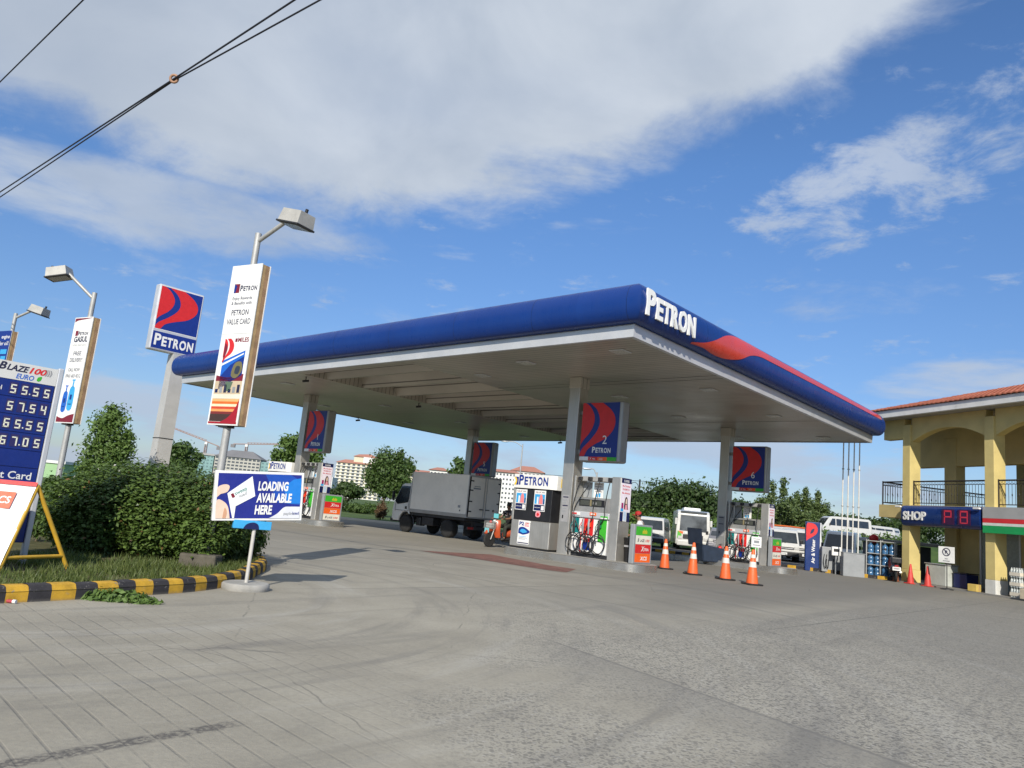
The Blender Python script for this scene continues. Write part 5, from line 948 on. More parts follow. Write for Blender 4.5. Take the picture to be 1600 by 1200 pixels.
t = thing('no_parking_sign', 'white no parking board on a thin post before the shop door', 'sign', SP(2.55, -.55), SROT + .25); m_ = MB(); m_.lathe([(.22, 0), (.22, .03), (.04, .06)], DARK, 20); m_.cyl((0, 0, .05), (0, 0, 1.2), .018, DARK, 8); m_.build('post', t)
m_ = MB(); m_.box(-.30, .30, -.035, -.02, .98, 1.58, PWHITE, .005); d = D2(m_, (-.30, -.0355, .98), (1, 0, 0), (0, 0, 1))
cir = lambda r0, r1: [d.poly([(.3 + r * math.cos(a), .40 + r * math.sin(a)) for r, a in ((r0, a0), (r1, a0), (r1, a0 + .27), (r0, a0 + .27))], TEXT, 1) for a0 in [2 * math.pi * k / 24 for k in range(24)]]
cir(.12, .155); d.text('P', .25, .33, .19, TEXT, 2, bold=.02); d.poly([(.20, .49), (.225, .51), (.40, .31), (.375, .29)], TEXT, 3); d.text('NO', .3, .13, .07, TEXT, 1, 'c'); d.text('PARKING', .3, .05, .06, TEXT, 1, 'c'); m_.build('board', t)
BX = [mat('carton_tan', (.42, .27, .12), .8, 0, .12, 5, dirt=.2), mat('carton_yellow', (.50, .36, .09), .7, 0, .1, 5), mat('carton_pale', (.46, .40, .30), .8, 0, .1, 5)]
BOTB = mat('blue_bottle', (.05, .14, .28), .2, 0, .15, 6); BOTW = mat('clear_bottle', (.42, .45, .44), .18, 0, .15, 14)
def carton(loc, w, dd, h, m, label, rz=0.0):
    t = thing('carton', label, 'carton', loc, SROT + rz, 'cartons stacked at the shop front'); m_ = MB(); m_.box(-w / 2, w / 2, -dd / 2, dd / 2, 0, h, m, .012); b_ = m_.build('box', t)
    m_ = MB(); m_.box(-w / 2 - .002, w / 2 + .002, -.03, .03, h * .1, h + .002, YEL if m is BX[0] else BX[0]); m_.build('tape', b_); return t
def bottle_pack(loc, nx, ny, label, m, h=.33):
    t = thing('bottle_pack', label, 'bottle pack', loc, SROT, 'shrink wrapped bottle packs at the shop front'); r = .048
    for i in range(nx):
        for j in range(ny):
            m_ = MB(); c_ = ((i - (nx - 1) / 2) * .1, (j - (ny - 1) / 2) * .1, 0); m_.lathe([(r, 0), (r, h * .65), (r * .5, h * .88), (r * .36, h * .9), (r * .36, h)], m, 8, c_); m_.build('bottle', t)
    m_ = MB(); m_.box(-nx * .05 - .002, nx * .05 + .002, -ny * .05 - .002, ny * .05 + .002, h * .15, h * .5, pr('wrap_' + ('b' if m is BOTB else 'w'), (60, 120, 190) if m is BOTB else (214, 206, 190))); m_.build('wrap', t); return t
XS = BAY + .75
lv = ['bottom', 'second', 'third', 'fourth', 'top']
for k in range(4): carton(SP(XS + .95 + .03 * (k % 2), .22, .06 + .31 * k), .52, .40, .305, BX[(k * 2) % 3 if k != 2 else 1], f'{["tan", "pale", "yellow", "tan"][k]} carton, {["bottom", "second", "third", "top"][k]} of the stack right of the second shop column', .05 * (k - 1))
for k in range(3): bottle_pack(SP(XS + .22, .12, .06 + .34 * k), 4, 3, f'clear bottle pack, {["bottom", "middle", "top"][k]} of the pile left of the cartons', BOTW)
for k in range(3): bottle_pack(SP(XS + 1.75, .05, .06 + .34 * k), 5, 3, f'blue bottle pack, {["bottom", "middle", "top"][k]} of the pile right of the cartons', BOTB)
carton(SP(XS + 1.0, -.28, .06), .5, .36, .34, BX[2], 'pale low carton in front of the carton stack', .1)
carton(SP(BAY - .62, -.05, .06), .34, .3, .26, BX[1], 'small yellow carton against the left foot of the second shop column', .2)
t = thing('potted_plant', 'small leafy plant in a pot behind the counter by the shop door', 'plant', SP(1.75, 1.5, .06)); m_ = MB(); m_.lathe([(.12, 0), (.17, .3), (.18, .3)], mat('terracotta', (.30, .12, .06), .8, 0, .1, 6), 14); m_.build('pot', t)
# ================================================================== air and water bay
kb = thing('kerb', 'low yellow and black kerb between the forecourt and the parked vans', 'kerb', (0, 0, 0)); 
def kerb_mat(name, col):
    m, q, b = base_mat(name); v = q.new('ShaderNodeTexCoord').outputs['Object']; z = q.xyz(v)[2]
    n = q.noise(v, 5, 6, .7); c = q.mix(q.mr(n, .3, .7), tuple(a * .75 for a in col), tuple(min(a * 1.2, 1) for a in col))
    c = q.mix(q.mr(q.noise(v, 11, 7, .75), .60, .66, 0, .85), c, (.24, .225, .20)); c = q.mix(q.mr(q.noise(q.scalev(v, 4, 4, 22), 1.0, 4, .7), .58, .72, 0, .45), c, (.05, .047, .045))
    c = q.mix(q.mr(q.m('ADD', z, q.m('MULTIPLY', n, .03)), .05, .0, 0, .6), c, (.17, .155, .13)); q.put(b.inputs['Base Color'], c); b.inputs['Roughness'].default_value = .82
    bp = q.new('ShaderNodeBump'); bp.inputs['Strength'].default_value = .35; bp.inputs['Distance'].default_value = .01; q.l.new(q.noise(v, 30, 5, .7), bp.inputs['Height']); q.l.new(bp.outputs[0], b.inputs['Normal']); return m
YK = kerb_mat('kerb_yellow', (.52, .30, .025)); BK = kerb_mat('kerb_black', (.030, .028, .032))
m_ = MB(); n = 46; seg = (kerbB - kerbA) / n; nn = W * .16
for k in range(n):
    a = kerbA + seg * k; b = kerbA + seg * (k + 1); c_ = YK if k % 2 else BK
    m_.extrude([a, b, b + nn, a + nn], (0, 0, .15), c_)
m_.build('striped_course', kb)
ap = at(1268, 880, 34.0); ap = Vector((ap.x, ap.y, 0))
AR = math.atan2(-.30, .95) * .5
t = thing('air_water_sign', 'tall blue air and water pylon with a red drop emblem', 'sign', ap, -.22)
m_ = MB(); m_.box(-.30, .30, -.13, .13, 0, 2.15, BLUE, .03, 2); c_ = m_.build('case', t); m_ = MB(); m_.box(.301, .36, -.12, .12, 0, 2.14, ALU, .008); m_.build('side_trim', t)
m_ = MB(); d = D2(m_, (-.30, -.131, 0), (1, 0, 0), (0, 0, 1)); d.poly(spline([(.03, 1.30), (.03, 2.02), (.20, 2.10), (.40, 2.04), (.50, 1.86), (.46, 1.66), (.32, 1.52), (.14, 1.40)], 5), RED, 1); d.poly(spline([(.18, 1.62), (.24, 1.80), (.36, 1.86), (.33, 1.72), (.26, 1.64)], 4), NAVY, 2)
d2 = D2(m_, (-.30 + .40, -.131, .34), (0, 0, 1), (-1, 0, 0)); d2.text('Air & Water', 0, 0, .20, PWHITE, 1, bold=.02, w=1.05); m_.build('face_print', c_)
ac = at(1297, 880, 33.6); ac = Vector((ac.x, ac.y, 0))
t = thing('compressor_cabinet', 'grey air compressor cabinet standing right of the blue pylon', 'cabinet', ac, -.2); m_ = MB(); m_.box(-.40, .40, -.25, .25, .05, 1.12, GREYM, .025, 2); m_.build('case', t); m_ = MB(); m_.box(-.36, .36, -.2, .2, 0, .05, DARK); m_.build('foot', t)
m_ = MB(); m_.box(.06, .10, -.262, -.251, .5, .62, BLACK); m_.build('handle', t)
m_ = MB(); [m_.tube(spline([(-.3 + .1 * k, -.28, .8), (-.34 + .1 * k, -.32, .45), (-.26 + .1 * k, -.33, .2), (-.2 + .08 * k, -.29, .6)], 5), .014, HOSE, 6) for k in range(2)]; m_.build('air_hose', t)
t = thing('air_gauge', 'white tyre inflator box on a short post before the grey cabinet', 'gauge', ac + Vector((-.02, -.62, 0)), -.2); m_ = MB(); m_.cyl((0, 0, 0), (0, 0, .78), .04, GREYM, 10); m_.build('post', t); m_ = MB(); m_.box(-.19, .19, -.10, .10, .78, 1.16, PWHITE, .03, 2); b_ = m_.build('gauge_box', t); m_ = MB(); m_.box(-.12, .12, -.107, -.101, .95, 1.08, BLACK); m_.build('display', b_)
bx = at(1332, 888, 32.2); bx = Vector((bx.x, bx.y, 0))
t = thing('tank_box', 'plain grey steel box at the foot of the four vent pipes', 'utility box', bx, -.22); m_ = MB(); m_.box(-.42, .42, -.25, .22, 0, .96, GREYM, .012); m_.build('box', t); m_ = MB(); m_.box(-.44, .44, -.27, .24, .961, .985, GREYM); m_.build('lid', t)
for k, nm in enumerate(('leftmost', 'second', 'third', 'rightmost')):
    p = bx + Vector((-.33 + .215 * k, .34 - .045 * k, 0)); t = thing('vent_pipe', f'thin pale vent pipe, {nm} of the four rising behind the grey box', 'vent pipe', p, 0, 'vent pipes beside the canopy')
    m_ = MB(); m_.cyl((0, 0, 0), (0, 0, 6.6), .027, mat('pale_pipe', (.62, .61, .58), .5, 0, .06, 2), 8); m_.build('pipe', t)
    m_ = MB(); m_.lathe([(.05, 0), (.05, .12), (.02, .16)], GALV, 10, (0, 0, 6.6)); m_.build('cap', t)
    for z in (2.9, 4.5): m_ = MB(); m_.cyl((0, 0, z), (0, 0, z + .05), .05, GALV, 8); m_.build('clamp', t)
rk = at(1377, 890, 32.6); rk = Vector((rk.x, rk.y, 0))
t = thing('bottle_rack', 'metal rack of blue water bottles under the end of the balcony', 'rack', rk, SROT + math.pi / 2 - .9); m_ = MB()
for x in (-.55, 0, .55):
    for y in (-.22, .22): m_.box(x - .02, x + .02, y - .02, y + .02, 0, 1.62, GALV)
for z in (.10, .58, 1.06, 1.58): m_.box(-.55, .55, -.2, .2, z - .03, z, GALV)
m_.build('frame', t)
cans = []
for z in (.10, .58, 1.06):
    for x in (-.42, -.15, .14, .41):
        b_ = thing('water_jug', 'blue water jug, one of the rows on the bottle rack', 'water jug', rk, 0, 'water jugs on the bottle rack'); rm = Matrix.Rotation(t.rotation_euler.z, 3, 'Z'); b_.location = rk + rm @ Vector((x, -.02, z)); b_.rotation_euler.z = t.rotation_euler.z
        if not cans:
            m_ = MB(); m_.lathe([(.115, 0), (.12, .03), (.12, .14), (.112, .15), (.12, .16), (.12, .30), (.045, .38), (.04, .42)], BOTB, 14); cans.append(m_.build('jug_body', b_)); m_ = MB(); m_.lathe([(.045, .42), (.045, .45)], PWHITE, 10); cans.append(m_.build('cap', b_))
        else:
            for c_ in cans: q = c_.copy(); scene.collection.objects.link(q); q.parent = b_
hs = at(1372, 858, 37.5)
t = thing('market_hut', 'low dark stall with a grey roof and red sign behind the bottle rack', 'stall', (hs.x + .6, hs.y, 0), -.25); m_ = MB(); m_.box(-1.1, 1.6, -.8, .8, 0, 1.55, mat('dark_hut', (.04, .045, .05), .7, 0, .2, 3)); m_.build('body', t); m_ = MB(); m_.box(-1.25, 1.9, -1.0, 1.0, 1.58, 1.74, GREYP, .02); m_.build('roof', t); m_ = MB(); m_.ball((-.95, -.98, 1.72), (.22, .06, .2), RED, 14, 8); m_.build('emblem', t)
# ================================================================== foliage
rng = np.random.default_rng(7)
def leaves(name, parent, clumps, n, size, m, seed, shell=.55, up=.35, aspect=.5, kind=None, jit=.12):
    r_ = np.random.default_rng(seed); C = np.array([c[0] for c in clumps], float); Rr = np.array([c[1] for c in clumps], float)
    w = (Rr.prod(1)) ** (2 / 3); idx = r_.choice(len(C), n, p=w / w.sum())
    d = r_.normal(size=(n, 3)); d /= np.linalg.norm(d, axis=1)[:, None]; rad = (shell + (1 - shell) * r_.random(n) ** .6) * (1 + jit * r_.normal(size=n))
    P = C[idx] + d * Rr[idx] * rad[:, None]
    nrm = d * .7 + r_.normal(size=(n, 3)) * .55 + np.array([0, 0, up]); nrm /= np.linalg.norm(nrm, axis=1)[:, None]
    t = np.cross(nrm, r_.normal(size=(n, 3))); t /= np.linalg.norm(t, axis=1)[:, None]; b = np.cross(nrm, t)
    s = size * (.55 + .9 * r_.random(n))[:, None]
    V = np.stack([P - t * s, P + b * s * aspect + nrm * s * .12, P + t * s, P - b * s * aspect + nrm * s * .12], 1).reshape(-1, 3)
    me = bpy.data.meshes.new(name); me.vertices.add(4 * n); me.vertices.foreach_set('co', V.ravel()); me.loops.add(4 * n); me.loops.foreach_set('vertex_index', np.arange(4 * n)); me.polygons.add(n); me.polygons.foreach_set('loop_start', np.arange(0, 4 * n, 4)); me.update(calc_edges=True); me.materials.append(m)
    o = bpy.data.objects.new(name, me); scene.collection.objects.link(o); o.parent = parent
    if kind: o['kind'] = kind
    return o
BARK = mat('bark', (.10, .075, .05), .9, 0, .25, 6, .4, 20)
LG1 = leaf_mat('leaf_bright', (.050, .095, .020), (.15, .235, .060)); LG2 = leaf_mat('leaf_mid', (.035, .072, .018), (.105, .165, .045)); LG3 = leaf_mat('leaf_dark', (.022, .046, .014), (.070, .115, .030)); LG4 = leaf_mat('leaf_olive', (.050, .085, .026), (.14, .19, .065))
def tree(label, base, h, clumps, n, size, m, seed, trunk_r=.10, fork=.35, name='tree', group=None, cat='tree', shell=.35):
    t = thing(name, label, cat, base, 0, group); r_ = random.Random(seed); m_ = MB()
    zf = h * fork; m_.tube([(0, 0, -.05), (.02 * h * (r_.random() - .5), 0, zf * .5), (0, 0, zf)], [trunk_r, trunk_r * .8, trunk_r * .65], BARK, 8); m_.build('trunk', t)
    for c, rr in clumps[:7]:
        b = MB(); mid = (c[0] * .45, c[1] * .45, zf + (c[2] - zf) * .55); b.tube(spline([(0, 0, zf * .92), mid, tuple(c)], 4), [trunk_r * .55 * (1 - .75 * k / 8) for k in range(9)], BARK, 6); b.build('limb', t)
    leaves('crown', t, clumps, int(n * .62), size * 1.18, m, seed, shell * .8, jit=.30); return t
def lobes(seed, w, zc, hh, k, spread=1.0, dep=None):
    r_ = random.Random(seed); out = [((0, 0, zc), (w * .55, w * .5, hh * .6))]
    for i in range(k):
        a = 2 * math.pi * i / k + r_.uniform(-.4, .4); q = r_.uniform(.45, .8) * spread; z = zc + hh * r_.uniform(-.65, .75); f = math.sqrt(max(.15, 1 - ((z - zc) / hh) ** 2 * .8))
        s = r_.uniform(.26, .42); out.append(((w * q * math.cos(a) * f, w * q * math.sin(a) * f, z), (w * s, w * s, hh * s * 1.05)))
    return out
def gz(px, Y, py=780): q = at(px, py, Y); return Vector((q.x, q.y, 0))
def top(px, py, Y): return at(px, py, Y).z
# ------------------------------------------------------------------ planted island
outer = [gp(-160, 951), gp(-70, 947), gp(0, 943), gp(100, 938), gp(200, 932), gp(300, 925), gp(355, 917), gp(388, 908), gp(403, 899)]
outer = [tuple(p[:2]) for p in outer] + [(-3.62, 12.35), (-4.1, 13.4), (-5.2, 14.6), (-7.2, 16.2), (-10, 18.0), (-14, 20.2)]
pth = spline(outer, 12)
LAWNB = soil_mat('island_soil', (.06, .062, .026), (.13, .12, .055), 5)
inn = [p for p in pth] + [(-20, 20), (-20, 3), (-9, 3.2)]
sheet('planted_island', inn, .10, LAWNB)
kb = thing('kerb', 'yellow and black painted kerb curving round the planted island at left', 'kerb', (0, 0, 0)); m_ = MB()
acc = 0.0; L = [0.0]
for a, b in zip(pth, pth[1:]): L.append(L[-1] + math.hypot(b[0] - a[0], b[1] - a[1]))
def along(s):
    for i in range(1, len(L)):
        if L[i] >= s: k = (s - L[i - 1]) / (L[i] - L[i - 1]); return Vector((pth[i - 1][0] + (pth[i][0] - pth[i - 1][0]) * k, pth[i - 1][1] + (pth[i][1] - pth[i - 1][1]) * k, 0))
    return Vector((*pth[-1], 0))
s = 0.0; k = 0; rr = random.Random(4); KP = [(0, -.02), (.005, .10), (.03, .145), (.06, .155), (.15, .155), (.165, .13), (.165, 0)]
while s < L[-1] - .3:
    ln = .215 + rr.uniform(-.02, .03); rows = []
    for j in range(3):
        q = along(s + ln * j / 2); q2 = along(s + ln * j / 2 + .02); tn = (q2 - q).normalized(); nr = Vector((-tn.y, tn.x, 0)); rows.append([q + nr * o + Vector((0, 0, z + .004 * math.sin(7 * s))) for o, z in KP])
    m_.grid(rows, YK if k % 2 == 0 else BK, False); s += ln; k += 1
m_.build('striped_course', kb)
GR = leaf_mat('grass_blade', (.045, .075, .018), (.16, .19, .06), .3)
def grass(n, seed, poly_fn, h=.09):
    r_ = np.random.default_rng(seed); P = poly_fn(r_, n); n = len(P); a = r_.random(n) * 6.283; hh = h * (.4 + .9 * r_.random(n)); w = .006 + .006 * r_.random(n)
    t = np.stack([np.cos(a), np.sin(a), 0 * a], 1); lean = r_.normal(size=(n, 3)) * .35; lean[:, 2] = 1
    V = np.stack([P - t * w[:, None], P + t * w[:, None], P + lean * hh[:, None]], 1).reshape(-1, 3)
    me = bpy.data.meshes.new('grass'); me.vertices.add(3 * n); me.vertices.foreach_set('co', V.ravel()); me.loops.add(3 * n); me.loops.foreach_set('vertex_index', np.arange(3 * n)); me.polygons.add(n); me.polygons.foreach_set('loop_start', np.arange(0, 3 * n, 3)); me.update(calc_edges=True); me.materials.append(GR)
    o = bpy.data.objects.new('grass', me); scene.collection.objects.link(o); tag(o, 'thin tufty grass on the planted island behind the striped kerb', 'grass', None, 'stuff')
def gpts(r_, n):
    s_ = r_.random(n) * (L[-1] * .62); off = .17 + 2.6 * r_.random(n) ** 1.7; out = []
    arr = np.array([[*along(x)[:2], *along(x + .03)[:2]] for x in np.linspace(0, L[-1] * .62, 200)]); i = np.clip((s_ / (L[-1] * .62) * 199).astype(int), 0, 199)
    p = arr[i, :2] + r_.normal(size=(n, 2)) * .02; tn = arr[i, 2:] - arr[i, :2]; tn /= np.linalg.norm(tn, axis=1)[:, None] + 1e-9; nr = np.stack([-tn[:, 1], tn[:, 0]], 1); p = p + nr * off[:, None]
    keep = (np.sin(p[:, 0] * 5.1 + np.sin(p[:, 1] * 3)) + np.sin(p[:, 1] * 6.3) + r_.normal(size=n) * .8) > -.7
    return np.column_stack([p, np.full(n, .10)])[keep]
grass(26000, 3, gpts)
# the trimmed bush
bc = gz(243, 12.1); bush = thing('trimmed_bush', 'wide dome shaped clipped bush with small white flowers on the island', 'bush', bc + Vector((0, 0, .1)))
m_ = MB(); r_ = random.Random(2)
for k in range(16):
    a = r_.uniform(0, 6.28); q = r_.uniform(.05, .45); b = r_.uniform(.7, 1.25); m_.tube([(q * math.cos(a), q * math.sin(a) * .8, -.05), (b * .7 * math.cos(a), b * .6 * math.sin(a), .35), (b * 1.1 * math.cos(a), b * .95 * math.sin(a), .85)], [.022, .017, .008], BARK, 5)
m_.build('stems', bush)
cl_ = [((0, 0, .74), (1.48, 1.25, .62)), ((-.72, -.2, .64), (.85, .9, .54)), ((.75, -.15, .64), (.90, .9, .56)), ((.0, -.45, .70), (1.0, .75, .56)), ((-.95, -.1, .50), (.58, .7, .40)), ((1.05, -.2, .45), (.62, .7, .42)), ((0, .1, .98), (1.15, .95, .38)), ((1.28, -.95, .40), (.42, .34, .40)), ((-.4, -.95, .36), (.55, .3, .30)), ((.5, -.95, .36), (.5, .3, .28)), ((-.9, -.7, .34), (.4, .35, .30)), ((1.0, -.75, .34), (.42, .3, .28))]
cl_ = [((c[0] * .92, c[1], c[2]), (q[0] * .93, q[1], q[2])) for c, q in cl_]
leaves('foliage', bush, cl_, 72000, .031, leaf_mat('bush_leaf', (.022, .050, .011), (.135, .205, .045), .2), 11, .80, 1.5, .55)
leaves('dead_leaves', bush, cl_, 700, .030, leaf_mat('dead_leaf', (.10, .05, .02), (.22, .13, .05), .1), 17, .85, .3, .5, jit=.08)
leaves('stray_shoots', bush, cl_, 2600, .034, leaf_mat('shoot_leaf', (.07, .13, .03), (.16, .25, .06), .3), 18, .98, .8, .45, jit=.07)
FL = mat('petal_white', (.75, .75, .72), .6, 0, .03, 10); fm = None; r_ = random.Random(9)
for k in range(26):
    c, q = r_.choice(cl_[:7]); a = r_.uniform(3.3, 6.1); e_ = r_.uniform(-.3, 1.2); p = Vector((c[0] + q[0] * 1.02 * math.cos(a) * math.cos(e_), c[1] + q[1] * 1.02 * math.sin(a) * math.cos(e_), c[2] + q[2] * 1.02 * math.sin(e_)))
    if fm is None:
        m_ = MB(); [m_.poly([(0, 0, 0), (.012 * math.cos(x - .4), .012 * math.sin(x - .4), .006), (.024 * math.cos(x), .024 * math.sin(x), .004), (.012 * math.cos(x + .4), .012 * math.sin(x + .4), .006)], FL) for x in [6.28 * i / 5 for i in range(5)]]; fm = m_.build('flower', bush); fo = fm
    else: fo = fm.copy(); scene.collection.objects.link(fo)
    fo.location = p; fo.rotation_euler = (r_.uniform(.4, 1.4), 0, r_.uniform(-.6, .6))
b2 = gz(372, 12.9); bs = thing('small_bush', 'low dark bush tucked at the right end of the clipped bush', 'bush', b2 + Vector((0, 0, .1)))
leaves('foliage', bs, [((0, 0, .40), (.52, .5, .40)), ((-.3, -.1, .35), (.4, .4, .32)), ((.22, -.1, .28), (.34, .35, .26))], 11000, .031, leaf_mat('bush_leaf', (.022, .050, .011), (.135, .205, .045), .2), 12, .75, .5, .55)
m_ = MB(); [m_.tube([(.08 * k - .12, 0, -.05), (.14 * k - .2, -.05, .4)], [.02, .01], BARK, 5) for k in range(4)]; m_.build('stems', bs)
b3 = at(75, 800, 12.2); bs = thing('small_bush', 'scraggly shrub at the left edge of the clipped bush, behind the yellow frame', 'bush', (b3.x - .1, b3.y, .1))
leaves('foliage', bs, [((0, 0, .45), (.18, .2, .42)), ((.08, 0, .85), (.15, .16, .2))], 1400, .04, LG2, 13, .5); m_ = MB(); m_.tube([(0, 0, -.05), (.05, 0, .8)], [.02, .008], BARK, 5); m_.build('stem', bs)
cp = gp(183, 938); ct = MB(); o = leaves('clippings', None, [((cp.x, cp.y, .02), (.36, .17, .09)), ((cp.x - .15, cp.y - .06, .01), (.26, .14, .05)), ((cp.x + .22, cp.y + .01, .01), (.22, .13, .05))], 2000, .03, LG1, 21, .1, .6); tag(o, 'heap of green clippings lying on the concrete against the kerb', 'clippings', None, 'stuff')
st = at(312, 885, 11.0); t = tag(MB().box(-.26, .26, -.15, .15, -.03, .17, mat('old_stone', (.095, .085, .065), .9, 0, .2, 8, .5, 30, dirt=.4), .03, 2).build('stone_block', None, (st.x, st.y, .1)), 'squat weathered concrete block on the grass under the bush', 'stone block')
q = gp(6, 941); m_ = MB(); m_.tube([(-.5, .02, .015), (.10, -.03, .02)], .016, mat('red_stick', (.35, .05, .06), .6, 0, .15, 8), 8); m_.tube([(.1, -.03, .02), (.13, -.032, .02)], .018, PWHITE, 8); tag(m_.build('pole_end', None, q), 'short red stick lying on the concrete beside the kerb at far left', 'stick')
# ------------------------------------------------------------------ price pylon
pyr = at(75, 705, 9.3); PY = thing('price_sign', 'blue fuel price pylon with white digits at the left edge', 'price sign', (pyr.x, pyr.y, .1), math.atan2(W.y, W.x))
zt = 2.37; wd = 1.75
m_ = MB(); m_.box(-wd, -.065, -.0, .05, .25, zt, PBLUE, .01); pb = m_.build('panel', PY)
m_ = MB(); m_.box(-.064, .0, -.02, .06, 0, zt + .02, ALU, .012, 2); m_.build('side_post', PY); m_ = MB(); m_.box(-wd - .07, -wd - .001, -.02, .06, 0, zt + .02, ALU, .012, 2); m_.build('side_post', PY)
m_ = MB(); m_.box(-wd + .002, -.066, -.012, -.001, zt - .21, zt - .0, mat('header_white', (.62, .62, .60), .4, 0, .04, 3)); d = D2(m_, (-1.16, -.012, zt - .21), (1, 0, 0), (0, 0, 1)); HX = .46; d.text('B', HX, .105, .125, TEXT, 1, bold=.03, shear=.3, w=.085); d.text('LAZE', HX + .088, .105, .10, TEXT, 1, bold=.03, shear=.3, w=.235); d.text('100', HX + .325, .105, .10, RED, 1, bold=.03, shear=.3, w=.19); d.text('EURO', HX + .20, .02, .085, MIDB, 1, bold=.02, shear=.2, w=.19); d.poly(spline([(HX + .42, .03), (HX + .43, .07), (HX + .47, .085), (HX + .465, .04), (HX + .44, .02)], 4), GREEN, 1)
for k in range(3): d.poly([(.955 + .025 * k, .10), (.97 + .025 * k, .10), (.985 + .025 * k, .14), (.97 + .025 * k, .18), (.955 + .025 * k, .18), (.97 + .025 * k, .14)], GREYP, 1)
m_.build('header', PY)
ROWS = [('Diesel', '55.55'), ('Turbo', '57.54'), ('XCS', '65.55'), ('Xtra', '67.05'), (None, None), ('Fleet Card', None), (None, None)]
SEGS = {'0': 'abcdef', '4': 'bcfg', '5': 'acdfg', '6': 'acdefg', '7': 'abc'}; PLATE = pr('digit_plate', (44, 40, 92)); DIG = pr('digit_cream', (226, 226, 206))
for k, (nm, dg) in enumerate(ROWS):
    z1 = zt - .215 - .205 * k; z0 = z1 - .195; m_ = MB(); m_.box(-wd + .012, -.074, -.010, -.001, z0, z1, pr('row_blue', (14, 40, 116))); d = D2(m_, (-wd, -.0105, z0), (1, 0, 0), (0, 0, 1))
    if dg:
        x = wd - .535; i = 0
        for ch in dg:
            if ch == '.': d.rect(x - .034, .045, x - .020, .06, DIG, 2); continue
            d.rect(x - .010, .025, x + .078, .17, PLATE, 1); w_, h_, th = .058, .105, .015; ox, oy = x + .006, .038
            S_ = dict(a=(0, h_ - th, w_, h_), b=(w_ - th, h_ / 2, w_, h_), c=(w_ - th, 0, w_, h_ / 2), d=(0, 0, w_, th), e=(0, 0, th, h_ / 2), f=(0, h_ / 2, th, h_), g=(0, h_ / 2 - th / 2, w_, h_ / 2 + th / 2))
            for sg in SEGS[ch]: a, b, c_, e_ = S_[sg]; d.rect(ox + a, oy + b, ox + c_, oy + e_, DIG, 2)
            x += .119
    if nm: d.text(nm, wd - .62 if dg else wd - .13, .06, .075 if dg else .125, PWHITE, 2, 'r', bold=.012, w=None)
    m_.build('price_row', PY)
# ------------------------------------------------------------------ advertising frame
F0, F1 = gp(-4, 895, .1), gp(105, 889, .1); tp = at(59, 759, (F0.y + F1.y) / 2); ed = Vector((-.93, -.36, 0)) * 1.25
AF = thing('advert_frame', 'leaning white advert banner on a yellow A frame before the price pylon', 'advert frame', (tp.x, tp.y, .1)); org = AF.location
YP = mat('yellow_pipe', (.55, .33, .03), .5, 0, .15, 5, dirt=.25); lc = lambda p: tuple(Vector(p) - org)
for off in (Vector(), ed):
    for ft in (F0, F1): m_ = MB(); m_.tube([lc(ft + off), lc(tp + off)], .026, YP, 8); m_.build('leg', AF)
    m_ = MB(); a, b = F0.lerp(tp, .16), F1.lerp(tp, .16); m_.tube([lc(a + off), lc(b + off)], .022, YP, 8); m_.build('brace', AF)
m_ = MB(); m_.tube([lc(tp), lc(tp + ed)], .026, YP, 8); m_.build('ridge_bar', AF)
nf = (tp - F0).cross(ed).normalized()
if nf.y > 0: nf.negate()
v0 = F0 + nf * .03; exv = (-ed).normalized(); eyv = (tp - F0).normalized(); hgt = (tp - F0).length; wdt = ed.length
m_ = MB(); d = D2(m_, lc(v0 + ed), exv, eyv); d.ez = nf
rows = []
for j in range(9): rows.append([tuple(Vector(lc(v0 + ed)) + exv * (wdt * i / 10) + eyv * (hgt * j / 8) - nf * .01 * math.sin(2.2 * i + j) * (j < 8)) for i in range(11)])
m_.grid(rows, PWHITE, True); ban = m_.build('banner', AF)
m_ = MB(); d = D2(m_, lc(v0 + ed + nf * .012), exv, eyv); d.ez = nf
d.rect(0, hgt - .03, wdt, hgt + .02, RED, 1); JX = wdt - .36; d.rect(JX, hgt - .32, JX + .20, hgt - .12, pr('jcs_orange', (222, 90, 52)), 1); d.text('JCS', JX + .1, hgt - .26, .12, PWHITE, 2, 'c', bold=.02, w=.15); d.rect(.1, .12, wdt - .28, hgt - .40, pr('banner_navy', (40, 30, 80)), 1); d.text('BEST', wdt - .36, hgt - .64, .22, PWHITE, 2, 'r', bold=.04); d.text('GET', wdt - .36, hgt - .92, .22, PWHITE, 2, 'r', bold=.04); m_.build('banner_print', ban)
